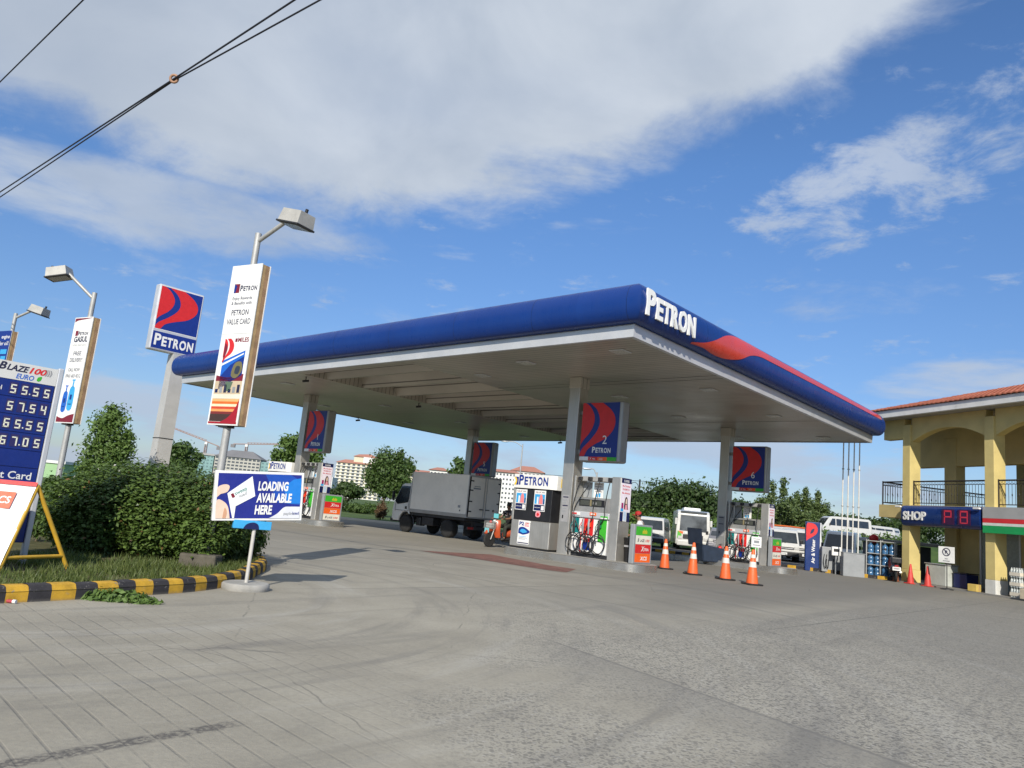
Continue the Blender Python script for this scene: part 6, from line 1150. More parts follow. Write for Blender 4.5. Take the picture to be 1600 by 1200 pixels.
# ------------------------------------------------------------------ lamp posts and their banners
def lamp_post(px, py, Y, ztop, arm, label):
    b_ = at(px, py, Y); t = thing('lamp_post', label, 'lamp post', (b_.x, b_.y, .1 if Y < 14 else 0), 0, 'forecourt lamp posts'); z0 = t.location.z
    m_ = MB(); m_.tube([(0, 0, 0), (0, 0, ztop - z0)], [.062, .05], GALV, 12); m_.build('pole', t)
    a = Vector(arm); L_ = Vector((a.x, a.y, 0)).normalized(); e = Vector((0, 0, ztop - z0 - .14)) ; m_ = MB(); m_.tube([e, e + a], .034, GALV, 10); m_.build('arm', t)
    h = MB(); X_ = Matrix.Translation(e + a + L_ * .20) @ Matrix.Rotation(math.atan2(L_.y, L_.x), 4, 'Z') @ Matrix.Rotation(R(14), 4, 'Y'); h.X = X_
    hb = [(-.20, -.15, .10), (.20, -.15, .10), (.20, .15, .10), (-.20, .15, .10), (-.22, -.17, -.10), (.22, -.17, -.10), (.22, .17, -.10), (-.22, .17, -.10)]
    h.add(hb, [(0, 1, 2, 3), (7, 6, 5, 4), (0, 4, 5, 1), (1, 5, 6, 2), (2, 6, 7, 3), (3, 7, 4, 0)], mat('lamp_housing', (.42, .41, .38), .5, .1, .1, 4, dirt=.2)); hd = h.build('lamp_head', t)
    h = MB(); h.X = X_; h.box(-.24, .24, -.19, .19, -.13, -.101, DARK, .006); h.build('lens_frame', hd); h = MB(); h.X = X_; h.box(-.19, .19, -.14, .14, -.136, -.131, mat('lens', (.30, .29, .26), .2, 0, .1, 6)); h.build('lens', hd)
    h = MB(); h.X = X_; h.cyl((.14, 0, .10), (.14, 0, .17), .025, BLACK, 8); h.build('photocell', hd); return t
BN = Vector((.87, -.49, 0)).normalized(); BR = math.atan2(BN.y, BN.x)
p1 = at(374, 540, 11.35); lamp_post(350, 700, 11.35, 5.22, (.53, -.30, .30), 'lamp post with its head to the right above the white value card banner')
p2 = at(122, 580, 15.7); lamp_post(124, 580, 15.7, 5.05, (-.62, -.02, .50), 'lamp post leaning its head left above the gas delivery banner')
lamp_post(10, 560, 21, 5.5, (.50, -.05, .28), 'lamp post cut by the left edge of the photo, behind the price pylon')
def banner(loc, z0, h, w, label, art, aw=.56, ah=2.24):
    t = thing('pole_banner', label, 'banner', (loc.x, loc.y, 0), BR, 'banners hung on the lamp posts')
    for s_, nm in ((-1, 'front_board'), (1, 'back_board')):
        m_ = MB(); m_.box(-w / 2, w / 2, s_ * .080 - .007, s_ * .080 + .007, z0, z0 + h, PWHITE); b_ = m_.build(nm, t)
        m_ = MB(); d = D2(m_, (-w / 2, -.0875, z0), (1, 0, 0), (0, 0, 1), .0016) if s_ < 0 else D2(m_, (w / 2, .0875, z0), (-1, 0, 0), (0, 0, 1), .0016); sx, sy = w / aw, h / ah; pp = d.p; d.p = lambda x, y, l: pp(x * sx, y * sy, l); d.rect(.004, .004, aw - .004, ah - .004, PWHITE, .5); art(d, aw, ah); m_.build('print', b_)
    for x in (-w / 2 + .03, w / 2 - .03):
        for y in (-.0365, .0365): m_ = MB(); m_.box(x - .022, x + .022, y - .034, y + .034, z0 + .01, z0 + h - .01, WOOD if y < 0 else mat('raw_wood_brown', (.36, .22, .12), .7, 0, .2, 6, dirt=.3)); m_.build('batten', t)
    for zz in (.04, .5, .96): m_ = MB(); m_.box(-w / 2 + .06, w / 2 - .06, -.0715, -.05, z0 + h * zz - .02, z0 + h * zz + .02, WOOD); m_.build('cross_batten', t)
    m_ = MB(); m_.box(-.10, .10, -.07, .07, z0 - .03, z0 + .01, DARK); m_.build('bracket', t); return t
def art1(d, w, h):
    d.rect(.10, h - .40, .20, h - .27, MAROON); d.poly([(.10, h - .27), (.15, h - .30), (.13, h - .40), (.10, h - .40)], PBLUE, 2); d.logo(.215, h - .375, .31, TEXT, 1)
    d.text('Enjoy Rewards', w / 2, h - .50, .062, TEXT, 1, 'c'); d.text('& Benefits with', w / 2, h - .57, .062, TEXT, 1, 'c'); d.text('PETRON', w / 2, h - .72, .11, TEXT, 1, 'c', bold=.012, w=.32); d.text('VALUE CARD', w / 2, h - .85, .11, TEXT, 1, 'c', bold=.012, w=.44); d.rect(.01, h - .985, w - .01, h - .98, GREYP)
    d.swoosh(.09, h - 1.38, .20, .33, None, RED, 1); d.poly(spline([(.10, h - 1.10), (.16, h - 1.18), (.13, h - 1.3), (.10, h - 1.34)], 4), MAROON, 3); d.rect(.28, h - 1.10, .32, h - 1.05, MAROON); d.text('MILES', .33, h - 1.10, .085, MAROON, 1, bold=.03, w=.20)
    d.poly([(.10, h - 1.76), (.50, h - 1.56), (.50, h - 1.22), (.10, h - 1.36)], PBLUE, 1); d.poly([(.10, h - 1.36), (.50, h - 1.22), (.50, h - 1.30), (.26, h - 1.42), (.10, h - 1.58)], MIDB, 2); d.poly([(.10, h - 1.40), (.48, h - 1.255), (.48, h - 1.275), (.10, h - 1.43)], PWHITE, 3)
    d.poly(spline([(.30, h - 1.56), (.34, h - 1.40), (.46, h - 1.38), (.49, h - 1.50), (.40, h - 1.60)], 4, True), pr('card_gold', (110, 104, 70)), 3); d.poly(spline([(.36, h - 1.53), (.38, h - 1.44), (.45, h - 1.45), (.43, h - 1.54)], 4, True), pr('card_dark', (50, 56, 70)), 4)
    d.poly(spline([(.03, .68), (.25, .65), (.53, .70)], 5) + [(.53, .60), (.03, .60)], MAROON, 1)
    d.rect(.03, .05, .53, .60, pr('photo_sand', (196, 178, 150)), 1); d.poly([(.22, .59), (.36, .59), (.32, .46), (.26, .46)], pr('photo_green', (90, 110, 90)), 2)
    for k in range(6): d.rect(.05 + .08 * k, .44, .10 + .08 * k, .49 + .03 * (k % 3), (NAVY, GREYM, TEXT)[k % 3], 2)
    d.rect(.03, .36, .53, .42, pr('photo_pale', (222, 214, 196)), 2)
    for k, c in enumerate(((226, 170, 110), (214, 106, 40), (240, 214, 180), (196, 70, 44), (226, 150, 90), (120, 44, 40))): d.rect(.03, .32 - .034 * k, .53, .354 - .034 * k, pr(f'trail{k}', c), 2)
    d.rect(.03, .05, .53, .15, pr('photo_dark', (66, 46, 40)), 2); d.poly(spline([(.20, .03), (.36, .10), (.47, .22), (.53, .36)], 5) + [(.53, .03)], pr('corner_red', (158, 24, 40)), 3); d.rect(.02, .02, .54, .045, pr('corner_red', (158, 24, 40)), 4)
def art2(d, w, h):
    d.poly(spline([(.02, h - .02), (.02, h - .10), (.10, h - .07), (.3, h - .05), (w - .03, h - .03)], 4) + [(w - .03, h - .02)], MAROON, 1); d.rect(.10, h - .40, .18, h - .29, MAROON); d.logo(.19, h - .385, .30, TEXT, 1); d.text('GASUL', w / 2 + .02, h - .53, .16, TEXT, 1, 'c', bold=.035, w=.42); d.text('LIGTAS, SULIT, SAYA', w / 2, h - .62, .05, GREYM, 1, 'c', w=.42)
    d.text('FREE', w / 2, h - .82, .12, TEXT, 1, 'c', .012); d.text('DELIVERY!', w / 2, h - .96, .12, TEXT, 1, 'c', .012, w=.38); d.text('CALL NOW:', w / 2, h - 1.16, .10, TEXT, 1, 'c', .012, w=.36); d.text('0960 683 4212', w / 2, h - 1.29, .10, TEXT, 1, 'c', .01, w=.46)
    for x, y, s_, c in ((.10, .26, .74, MIDB), (.27, .30, .86, SKYB)):
        d.poly(spline([(x, y), (x + .18 * s_, y), (x + .18 * s_, y + .45 * s_), (x + .12 * s_, y + .54 * s_), (x + .06 * s_, y + .54 * s_), (x, y + .45 * s_)], 3, True), c, 1); d.rect(x + .065 * s_, y + .52 * s_, x + .115 * s_, y + .70 * s_, c, 1); d.rect(x + .03 * s_, y + .68 * s_, x + .15 * s_, y + .71 * s_, c, 2); d.rect(x + .05 * s_, y + .22 * s_, x + .12 * s_, y + .34 * s_, PBLUE, 3); d.rect(x + .03 * s_, y + .10 * s_, x + .14 * s_, y + .12 * s_, PBLUE, 3)
    d.poly(spline([(.02, .14), (.2, .10), (.36, .16), (w - .02, .20)], 4) + [(w - .02, .02), (.02, .02)], MAROON, 1)
def art3(d, w, h):
    d.rect(0, 0, w, h, PBLUE, 1); d.text('engine', w - .04, h - .18, .12, PWHITE, 2, 'r', w=.32); d.text('for oil!', w - .04, h - .34, .13, PWHITE, 2, 'r', w=.36); d.rect(w - .30, h - .55, w - .05, h - .44, SKYB, 2); d.rect(w - .24, h - .70, w - .05, h - .60, SKYB, 2)
banner(p1, 2.14, 2.53, .66, 'white card promotion banner hung on the nearest lamp post', art1)
banner(p2, 2.20, 2.28, .64, 'white gas delivery banner with two blue cylinders on the second lamp post', art2)
p3_ = at(2, 570, 21.0); banner(p3_, 2.2, 2.75, .72, 'blue banner on the lamp post behind the price pylon', art3)
# ------------------------------------------------------------------ station emblem pylon
KP2 = 2.0                                     # it stands well behind the canopy, twice the size it looks from here
pr_r = at(314, 500, 18.0); PR = math.atan2(W.y, W.x); t = thing('emblem_pylon', 'tall station pylon with a red and blue swoosh emblem over a lettered panel', 'pylon sign', (pr_r.x * KP2, pr_r.y * KP2, 0), PR)
zz = lambda z: EYE + KP2 * (z - EYE)
m_ = MB(); m_.box(-1.10 * KP2, 0, 0, .24 * KP2, zz(4.22), zz(5.80), ALU, .06, 2); c_ = m_.build('case', t)
m_ = MB(); m_.X = Matrix.Translation((-1.07 * KP2, -.002, zz(4.19))) @ Matrix.Diagonal((KP2 * .90, 1, KP2, 1)); d = D2(m_, (0, 0, 0), (1, 0, 0), (0, 0, 1), .004); wv = 1.155; d.rect(0, .52, wv, 1.58, PWHITE, 1); d.swoosh(.015, .535, wv - .03, 1.03, PBLUE, RED, 2); d.rect(0, .07, wv, .47, PBLUE, 1); d.logo(.06, .155, 1.04, PWHITE, 3); m_.build('face', c_)
m_ = MB(); x, y = -.36 * KP2, .12 * KP2
for z0, z1, s0, s1 in ((0, zz(2.2), .175, .165), (zz(2.2) + .01, zz(4.215), .165, .155)):
    s0 *= KP2; s1 *= KP2
    m_.add([(x - s0, y - s0, z0), (x + s0, y - s0, z0), (x + s0, y + s0, z0), (x - s0, y + s0, z0), (x - s1, y - s1, z1), (x + s1, y - s1, z1), (x + s1, y + s1, z1), (x - s1, y + s1, z1)], [(0, 1, 5, 4), (1, 2, 6, 5), (2, 3, 7, 6), (3, 0, 4, 7), (4, 5, 6, 7)], mat('pylon_paint', (.46, .455, .44), .45, .1, .05, 1.5, dirt=.08))
m_.build('post', t); m_ = MB(); jw = .172 * KP2; m_.box(x - jw, x + jw, y - jw, y + jw, zz(2.2) - .03, zz(2.2) + .008, DARK); m_.build('joint', t)
# ------------------------------------------------------------------ loading board
lb = gp(383, 921); LA = R(31); t = thing('loading_board', 'blue board reading loading available here on a round concrete foot', 'board', lb, LA)
m_ = MB(); m_.lathe([(.285, 0), (.29, .02), (.29, .07), (.27, .085)], CONCR, 32); m_.build('foot', t); m_ = MB(); m_.cyl((0, 0, .08), (0, 0, .9), .024, mat('post_paint', (.52, .50, .46), .45, .1, .1, 5), 10); m_.build('post', t)
bw = .555; z0, z1 = .855, 1.475; m_ = MB(); m_.box(-bw, bw, -.03, .05, z0, z1, PWHITE, .006); fr = m_.build('frame', t); th_ = -R(4.5); fr.rotation_euler.y = th_; fr.location = (-1.165 * math.sin(th_), 0, 1.165 * (1 - math.cos(th_)))
m_ = MB(); d = D2(m_, (-bw + .035, -.031, z0 + .03), (1, 0, 0), (0, 0, 1)); w_, h_ = 2 * bw - .07, z1 - z0 - .06; d.rect(0, 0, w_, h_, pr('board_blue', (30, 40, 130)), 1); d.poly([(w_ * .55, h_), (w_ * .72, .2), (w_, .17), (w_, h_ - .08), (w_ * .86, h_)], pr('board_mid', (26, 74, 168)), 2); d.poly([(w_ * .78, .40), (w_ * .84, .19), (w_, .19), (w_, .52), (w_ * .9, .5)], pr('board_sky', (28, 120, 205)), 3)
d.poly(spline([(0, .26), (.0, .38), (.08, .42), (.14, .40), (.12, .33), (.04, .30)], 4), SKIN_P, 3); d.poly(spline([(0, .0), (0, .22), (.08, .21), (.14, .14), (.17, .0)], 4), SKIN_P, 3); d.poly(spline([(.08, .0), (.10, .13), (.13, .08), (.12, .0)], 4), pr('skin_shadow', (196, 150, 120)), 4)
d.poly([(.20, .0), (.12, .31), (.41, .53), (.46, .28), (.23, .15), (.22, 0)], pr('card_white', (232, 234, 234)), 4); d2 = D2(m_, tuple(d.p(.185, .25, 4)), d.ex * .88 + d.ey * .47, d.ey * .88 - d.ex * .47); d2.rect(0, 0, .035, .055, MAROON, 1); d2.text('sweep', .045, .015, .07, pr('card_teal', (60, 130, 120)), 1, bold=.01, w=.16); d2.text('load', .08, -.035, .055, GREYM, 1, w=.10)
for k, s_ in enumerate(('LOADING', 'AVAILABLE', 'HERE')): d.text(s_, w_ * (.47 - .012 * k), h_ - .205 - .15 * k, .155, PWHITE, 5, bold=.04, shear=.12, w=(.385, .45, .22)[k])
d.poly(spline([(w_ * .62, 0), (w_ * .72, .06), (w_ * .80, .14), (w_ * .88, .15), (w_, .15)], 5) + [(w_, 0)], pr('board_pale', (214, 216, 222)), 4); d.text('paylink', w_ * .80, .045, .05, GREYM, 5); d.text('load', w_ * .91, .05, .05, PBLUE, 5, bold=.02); m_.build('print', fr)
m_ = MB(); m_.box(-.27, .20, -.04, .04, .745, .85, SKYB, .004); cp_ = m_.build('lower_plate', t); m_ = MB(); d = D2(m_, (-.27, -.041, .745), (1, 0, 0), (0, 0, 1)); d.poly(spline([(.12, .0), (.16, .06), (.24, .085), (.30, .06), (.32, 0)], 4), NAVY, 1); m_.build('plate_print', cp_)
# ------------------------------------------------------------------ overhead wires
WIRE = mat('wire_black', (.02, .02, .03), .5, 0, .1, 3)
def wpt(px, py, z): d = ray(px, py); return Vector((0, 0, EYE)) + d * ((z - EYE) / d.z)
def wire(label, pts, r, ext=(14, 9)):
    P = [Vector(p) for p in pts]; a = P[0] + (P[0] - P[1]).normalized() * ext[0]; b = P[-1] + (P[-1] - P[-2]).normalized() * ext[1]
    tag(MB().tube([a] + P + [b], r, WIRE, 6).build('overhead_wire'), label, 'cable', 'overhead wires')
zr = 7.1
wire('dark wire running straight through the ring high at upper left', [wpt(0, 300, 6.9), wpt(272, 123, zr), wpt(460, 0, 7.3)], .0125)
wire('dark wire bending at the ring and leaving the photo lower right of the other', [wpt(0, 308, 6.9), wpt(272, 125.5, zr), wpt(500, 0, 7.3)], .0115)
wire('lone thin wire crossing the upper left corner of the sky', [wpt(0, 128, 7.6), wpt(130, 0, 7.8)], .010)
rp = wpt(272, 123, zr); m_ = MB(); m_.tube([tuple(rp + RT * .055 * math.cos(a) + UP * (.055 * math.sin(a) - .0)) for a in [2 * math.pi * k / 16 for k in range(17)]], .020, mat('ring_tan', (.36, .20, .12), .6, 0, .1, 8), 8); tag(m_.build('wire_ring'), 'small tan ring clasping two overhead wires', 'ring')
# ------------------------------------------------------------------ trees and hedge
b = gz(152, 32); tree('leafy green tree behind the gas delivery banner at left', b, 4.4, [((0, 0, 2.6), (.85, .8, 1.0)), ((-.45, 0, 2.0), (.6, .6, .6)), ((.5, .1, 2.2), (.55, .6, .6)), ((.1, 0, 3.5), (.55, .5, .6)), ((-.35, 0, 3.3), (.5, .5, .55)), ((.55, 0, 1.6), (.5, .5, .4)), ((.8, 0, 2.3), (.35, .35, .35)), ((-.75, 0, 1.4), (.35, .4, .35)), ((0, 0, 1.5), (.7, .6, .5)), ((-.1, 0, 3.9), (.32, .3, .35)), ((.75, 0, 2.85), (.3, .3, .3))], 11000, .07, LG1, 31, .09, .22)
b = gz(270, 58); tree('small tree showing either side of the emblem pylon post', b, 4.6, lobes(41, 1.9, 3.0, 1.5, 8), 5200, .13, LG2, 41, .10)
b = gz(446, 68); tree('tree rising behind the cabinet of the far left island', b, 6.6, lobes(42, 2.0, 4.6, 2.0, 9) + [((1.9, 0, 4.6), (1.0, 1, 1.2))], 6500, .16, LG1, 42, .12)
b = gz(600, 58); tree('taller full green tree between the pale tower and the truck cab', b, 5.4, [((0, 0, 3.2), (1.45, 1.3, 1.5)), ((-.3, 0, 4.4), (.8, .8, .9)), ((-.9, 0, 2.6), (.8, .8, .8)), ((.9, 0, 2.4), (.8, .8, .8)), ((.75, 0, 4.1), (.62, .6, .9)), ((-.75, 0, 3.9), (.6, .6, .8)), ((.2, 0, 1.9), (.9, .8, .5)), ((1.3, 0, 3.1), (.6, .6, .7)), ((-1.3, 0, 3.2), (.5, .5, .7)), ((.85, 0, 4.8), (.3, .3, .5))], 13000, .10, LG2, 43, .12, .25)
b = gz(624, 62); tree('slimmer companion tree half hidden behind the truck cab', b, 5.0, lobes(44, 1.2, 3.1, 1.7, 8), 4200, .13, LG2, 44, .09)
b = gz(541, 70); tree('low spreading dark tree in front of the pale tower', b, 3.2, lobes(45, 1.9, 2.0, .9, 8), 4200, .14, LG3, 45, .1, .2)
b = gz(716, 90); tree('tree top showing over the truck box beside the rear column', b, 7.6, lobes(46, 1.5, 5.9, 1.4, 7), 2200, .22, LG2, 46, .12)
for px, Y, w_, h_, lab, mm in ((560, 64, 1.6, .8, 'low green shrub on the far lawn left of the truck', LG2), (578, 66, 1.1, .9, 'rounded shrub on the far lawn nearer the truck', LG2), (598, 50, .6, 1.3, 'thin reddish sapling on the verge before the truck cab', leaf_mat('leaf_red', (.10, .05, .03), (.18, .12, .06))), (532, 66, 1.4, 1.0, 'shrub on the far lawn behind the left grade sign', LG3)):
    b = gz(px, Y); t = thing('shrub', lab, 'shrub', b); leaves('foliage', t, [((0, 0, h_ * .5), (w_ * .6, w_ * .5, h_ * .5)), ((w_ * .3, 0, h_ * .4), (w_ * .4, w_ * .4, h_ * .4)), ((-w_ * .3, 0, h_ * .35), (w_ * .4, w_ * .4, h_ * .35))], 1300, .11 if w_ > .7 else .06, mm, int(px), .3); m_ = MB(); m_.tube([(0, 0, 0), (0, 0, h_ * .7)], [.04, .02], BARK, 6); m_.build('stem', t)
b = gz(1062, 105); z = top(1055, 752, 105); tree('broad dark rain tree with a domed crown behind the minibus', b, z, [((0, 0, z * .66), (5.4, 4, 2.3)), ((-4.2, 0, z * .55), (3.2, 3, 1.6)), ((4.0, 0, z * .60), (3.6, 3, 1.9)), ((-1.6, -1, z * .82), (3.0, 2.6, 1.4)), ((2.0, -1, z * .84), (3.0, 2.6, 1.3)), ((6.0, 0, z * .48), (2.3, 2, 1.2)), ((-6.3, 0, z * .42), (2.0, 2, 1.0)), ((0, -2, z * .48), (4.5, 2, 1.2))], 21000, .20, LG3, 51, .5, .3)
b = gz(1006, 118); tree('dark rain tree at the left, its crown reaching down to the utility pole', b, 6, lobes(52, 4.2, 4.6, 1.9, 9), 9000, .22, LG3, 52, .4, .3)
b = gz(1148, 112); tree('dark tree in the gap behind the right column', b, 6, lobes(53, 4.0, 4.8, 2.3, 9), 9000, .22, LG3, 53, .4, .3)
for px, Y, tp_, w_, lab, mm, sd_ in ((1215, 82, 752, 2.6, 'feathery tree reaching highest behind the white van', LG4, 61), (1252, 84, 768, 2.4, 'feathery olive tree right of the highest feathery one', LG4, 62), (1278, 88, 772, 1.9, 'feathery tree leaning right above the air and water sign', LG4, 63), (1190, 92, 790, 2.4, 'dark bushy tree below sign number 6', LG2, 64)):
    b = gz(px, Y); z = top(px, tp_, Y); cl2 = lobes(sd_, w_, z * .58, z * .30, 8) + [((.25 * w_ * math.sin(3.1 * i + sd_), 0, z * (.78 + .07 * (i % 4))), (.16 * w_, .2 * w_, .09 * z)) for i in range(6)]
    tree(lab, b, z, cl2, 9000, .125, mm, sd_, .12, .25)
for k, (px, Y, tp_, w_) in enumerate(((1300, 125, 797, 5.5), (1340, 130, 803, 6.5), (1385, 128, 806, 6.5), (1262, 135, 795, 6.0), (1440, 140, 810, 7), (1180, 140, 800, 6))):
    b = gz(px, Y); z = top(px, tp_, Y); tree(('dark tree in the far belt above the vent pipes', 'dark tree in the far belt just left of the shop balcony', 'dark tree in the far belt under the shop balcony', 'dark tree in the far belt above the blue air sign', 'dark tree in the far belt seen through the shop bay', 'dark tree in the far belt behind the right pump')[k], b, z, lobes(70 + k, w_, z * .6, z * .38, 9), 6500, .27, LG3, 70 + k, .3, .2)
ha, hb = gz(978, 58), gz(1420, 64); hd = thing('hedge', 'long clipped hedge behind the parked vans', 'hedge', (0, 0, 0)); n = 26
leaves('foliage', hd, [(tuple(ha.lerp(hb, (k + .5) / n) + Vector((0, .5 * math.sin(k), 1.25))), (.95, .7, 1.15 + .12 * math.sin(k * 1.7))) for k in range(n)], 22000, .13, LG1, 81, .6)
m_ = MB(); [m_.tube([tuple(ha.lerp(hb, (k + .5) / n)), tuple(ha.lerp(hb, (k + .5) / n) + Vector((.1, 0, .8)))], [.05, .02], BARK, 5) for k in range(n)]; m_.build('stems', hd)
# raised car park beyond the hedge
EMB = soil_mat('embankment_grass', (.03, .06, .018), (.07, .11, .03), .6)
m_ = MB(); m_.poly([(12, 68, 0), (75, 68, 0), (75, 73, 2.0), (12, 73, 2.0)], EMB); m_.poly([(12, 73, 2.0), (75, 73, 2.0), (75, 110, 2.0), (12, 110, 2.0)], ASPH); tag(m_.build('embankment'), kind='structure')
for px, Y, f, lab in ((1318, 76, (-1, -.1), 'white van parked side on up on the embankment beyond the hedge'), (1366, 77, (-.9, -.4), 'pale car on the embankment left of the shop balcony'), (1384, 79, (-.7, -.7), 'pale car on the embankment just under the shop balcony')):
    b = gz(px, Y); b.z = 2.0; van('van' if 'van' in lab else 'car', lab, 'van' if 'van' in lab else 'car', b, f, L=5.2 if 'van' in lab else 4.2, H=2.0 if 'van' in lab else 1.5, group='vehicles on the embankment')
# ------------------------------------------------------------------ far buildings
PANE = glass_mat('far_pane', (.06, .07, .085), .2)
def tower(name, label, cat, px0, px1, ytop, Y, floors, cols, wall, winm, dep=18, slab=None, win=(.55, .5), roofm=None, rise=0.0, fh=None, pxt=None):
    xa, xb = at(px0, ytop, Y).x, at(px1, ytop, Y).x; zt = at((px0 + px1) / 2, ytop, Y).z; w_ = xb - xa; fh = fh or zt / floors
    t = thing(name, label, cat, ((xa + xb) / 2, Y, 0)); m_ = MB(); m_.box(-w_ / 2, w_ / 2, 0, dep, -1, zt, wall); wl = m_.build('wall', t); proto = None
    for f in range(floors):
        z = zt - (f + .5) * fh
        if z < 1: break
        for c in range(cols):
            if proto is None:
                m_ = MB(); cw = w_ / cols; m_.box(-cw * win[0] / 2, cw * win[0] / 2, -.06, .0, -fh * win[1] / 2, fh * win[1] / 2, winm); proto = m_.build('window', t); o = proto
            else: o = proto.copy(); scene.collection.objects.link(o)
            o.location = (-w_ / 2 + (c + .5) * w_ / cols, -.01, z)
        if slab: m_ = MB(); m_.box(-w_ / 2 - .4, w_ / 2 + .4, -1.1, -.07, z - fh * .5 - .12, z - fh * .5 + .55, slab); m_.build('balcony_front', t)
    if roofm:
        m_ = MB(); e = 1.2; m_.add([(-w_ / 2 - e, -e, zt + .01), (w_ / 2 + e, -e, zt + .01), (w_ / 2 + e, dep + e, zt + .01), (-w_ / 2 - e, dep + e, zt + .01), (-w_ / 2 + rise * 1.6, dep / 2, zt + rise), (w_ / 2 - rise * 1.6, dep / 2, zt + rise)], [(0, 1, 5, 4), (1, 2, 5), (2, 3, 4, 5), (3, 0, 4), (3, 2, 1, 0)], roofm); m_.build('roof', t)
    return t, zt, w_
CRW = mat('far_cream', (.60, .56, .42), .8, 0, .05, .05); WHW = mat('far_white', (.68, .68, .66), .8, 0, .05, .05); RRF = mat('far_red_roof', (.40, .18, .13), .8, 0, .08, .05); CGR = mat('far_concrete', (.42, .41, .37), .9, 0, .1, .05, dirt=.2); NET = mat('scaffold_net', (.20, .33, .33), .9, 0, .12, .1); GRF = mat('far_grey_roof', (.17, .17, .18), .8, 0, .1, .05)
t, zt, w_ = tower('apartment_tower', 'cream apartment tower with white balconies and a red roof behind the trees', 'apartment tower', 526, 596, 725, 700, 11, 9, CRW, PANE, slab=WHW, roofm=RRF, rise=3.6)
m_ = MB(); m_.box(-6, 16, 4, 16, zt + .5, zt + 7.0, CRW); m_.build('penthouse', t); m_ = MB(); m_.add([(-7, 3, zt + 7), (17.5, 3, zt + 7), (17.5, 17, zt + 7), (-7, 17, zt + 7), (-3, 10, zt + 9.5), (8, 10, zt + 10.5)], [(0, 1, 5, 4), (1, 2, 5), (2, 3, 4, 5), (3, 0, 4)], RRF); m_.build('penthouse_roof', t)
m_ = MB(); m_.add([(3, 2.9, zt + .8), (16, 2.9, zt + .8), (16, 2.9, zt + 7), (3, 2.9, zt + 7)], [(0, 1, 2, 3)], WHW); m_.build('gable_wall', t)
tower('apartment_wing', 'lower stepped wing at the left side of the cream apartment tower', 'apartment wing', 518, 526, 752, 698, 9, 2, CRW, PANE, slab=WHW)
tower('apartment_block', 'white block with small dark openings behind the left pump poster', 'apartment block', 508, 520, 745, 560, 7, 2, WHW, PANE, win=(.4, .35))
t, zt, w_ = tower('concrete_shell', 'unfinished grey concrete building with a dark roof under the right crane', 'unfinished building', 336, 408, 715, 700, 9, 11, CGR, PANE, win=(.7, .5), roofm=GRF, rise=7)
tower('netted_building', 'unfinished building wrapped in blue green scaffold netting under the left crane', 'unfinished building', 306, 335, 711, 705, 9, 5, NET, mat('net_dark', (.12, .20, .21), .9, 0, .1, .1), win=(.5, .4), roofm=CGR, rise=2)
tower('netted_annex', 'narrow green netted annex at the right end of the concrete shell', 'unfinished building', 408, 421, 722, 702, 8, 2, NET, mat('net_dark', (.12, .20, .21), .9, 0, .1, .1), win=(.5, .4))
def crane(px, ytop, Y, jib, label):
    q = at(px, ytop, Y); t = thing('tower_crane', label, 'crane', (q.x, Y, 0)); z = q.z; CR = mat('crane_steel', (.30, .20, .17), .6, .1, .1, .05); m_ = MB(); s_ = .9
    for a in (-1, 1):
        for b in (-1, 1): m_.tube([(a * s_, b * s_, 0), (a * s_, b * s_, z)], .28, CR, 5)
    for k in range(int(z / 4)): m_.tube([(-s_, -s_, k * 4), (s_, -s_, k * 4 + 4)], .2, CR, 4)
    m_.build('mast', t); m_ = MB(); d = Vector(jib); m_.tube([(0, 0, z), tuple(Vector((0, 0, z)) + d)], .45, CR, 5); m_.tube([(0, 0, z + 1.4), tuple(Vector((0, 0, z + 1.0)) + d)], .25, CR, 5)
    for k in range(10): u0 = Vector((0, 0, z)) + d * k / 10; u1 = Vector((0, 0, z + 1.2)) + d * (k + .5) / 10; m_.tube([tuple(u0), tuple(u1)], .2, CR, 4)
    m_.build('jib', t); m_ = MB(); c_ = -d.normalized() * 13; m_.tube([(0, 0, z), (c_.x, c_.y, z + c_.z)], .5, CR, 5); m_.box(c_.x - 2, c_.x + 2, -1, 1, z + c_.z - 3.2, z + c_.z - .2, GRF); m_.build('counter_jib', t); m_ = MB(); m_.box(-1.2, 1.2, -1.2, 1.2, z - 2.6, z - .3, WHW); m_.build('cabin', t); return t
crane(323, 690, 715, (-32, 0, 9), 'tower crane with its jib pointing left over the netted building'); crane(386, 694, 715, (30, 0, 2.5), 'tower crane with its jib pointing right over the concrete shell')
tower('long_block', 'long red roofed building low behind the truck box', 'apartment block', 636, 712, 741, 520, 5, 14, CRW, PANE, roofm=RRF, rise=2.5)
tower('white_block', 'small white upper block with a red roof above the truck box', 'apartment block', 672, 700, 735, 510, 3, 5, WHW, PANE, win=(.5, .3), roofm=RRF, rise=2.4, fh=4)
tower('patterned_block', 'white block with a lattice of small windows beside the front cabinet', 'apartment block', 764, 812, 738, 480, 9, 9, WHW, PANE, win=(.5, .42), roofm=RRF, rise=2.2)
tower('gabled_block', 'red roofed block peeping over the cabinet header', 'apartment block', 800, 850, 737, 500, 8, 8, WHW, PANE, win=(.5, .42), roofm=RRF, rise=4)
ga, gb = at(60, 717, 95), at(138, 729, 95); t = thing('green_hall', 'long pale green hall with a white roof edge at far left', 'hall', ((ga.x + gb.x) / 2 - 3, 95, 0)); zt = ga.z; hw = (gb.x - ga.x) / 2 + 4
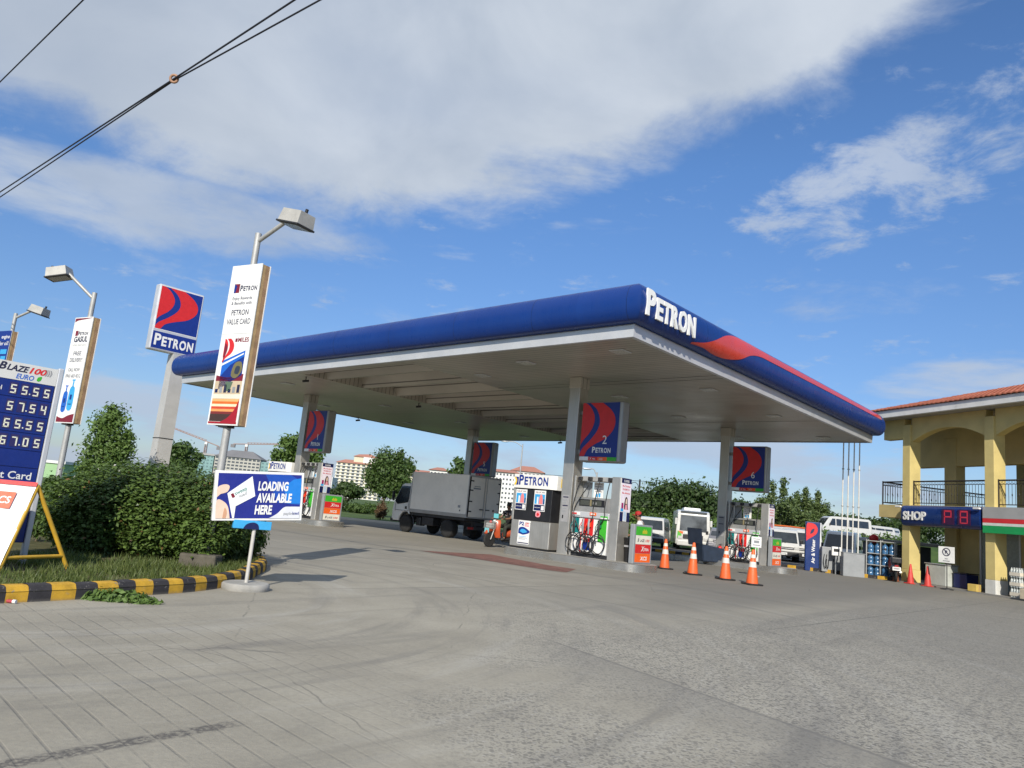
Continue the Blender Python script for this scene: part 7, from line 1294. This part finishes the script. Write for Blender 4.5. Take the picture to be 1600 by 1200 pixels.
m_ = MB(); m_.box(-hw, hw - 4, 0, 20, 0, zt - .35, mat('pale_green', (.30, .47, .25), .7, 0, .06, .3)); m_.build('wall', t); m_ = MB(); m_.box(-hw - .2, hw - 3.8, -.2, 20, zt - .349, zt, WHW); m_.build('roof_edge', t)
tower('far_shed', 'white shed beyond the trees at the far left of the lawn', 'shed', 225, 245, 748, 300, 1, 3, WHW, PANE)
# ------------------------------------------------------------------ far poles
def far_lamp(px, ytop, Y, arms, label):
    q = at(px, ytop, Y); t = thing('street_lamp', label, 'street lamp', (q.x, Y, 0), 0, 'street lamps on the far road'); m_ = MB(); m_.tube([(0, 0, 0), (0, 0, q.z)], [.11, .06], GALV, 8); m_.build('pole', t)
    for a in arms:
        d = Vector(a); m_ = MB(); m_.tube(spline([(0, 0, q.z - .3), (d.x * .5, 0, q.z + d.z * .8), (d.x, 0, q.z + d.z)], 5), .04, GALV, 6); m_.build('arm', t); m_ = MB(); sg = 1 if d.x > 0 else -1; m_.ball((d.x + sg * .35, 0, q.z + d.z - .04), (.42, .14, .09), ALU, 10, 6); m_.build('lamp_head', t)
far_lamp(817, 694, 80, [(-1.6, 0, .15)], 'pale street lamp with an arm to the left above the front cabinet'); far_lamp(933, 738, 62, [(-.55, 0, .25)], 'curved street lamp seen just below sign number 2')
q = at(1000, 749, 110); t = thing('utility_pole', 'thin dark utility pole with a coil of cable left of the rain tree', 'utility pole', (q.x, 110, 0)); m_ = MB(); m_.cyl((0, 0, 0), (0, 0, q.z), .13, DARK, 8); m_.build('pole', t); m_ = MB(); m_.tube([(-.75 + .55 * math.cos(a), 0, q.z - 1.1 + .6 * math.sin(a)) for a in [2 * math.pi * k / 14 for k in range(15)]], .05, DARK, 5); m_.build('cable_coil', t)
a_, b_ = at(930, 747, 110), at(1004, 752, 110); c_ = at(1110, 760, 110); tag(MB().tube([tuple(a_ + (a_ - b_) * 1.5), tuple(b_), tuple(c_ + (c_ - b_) * 1.0)], .035, WIRE, 5).build('power_line'), 'far thin power line running past the utility pole', 'cable')
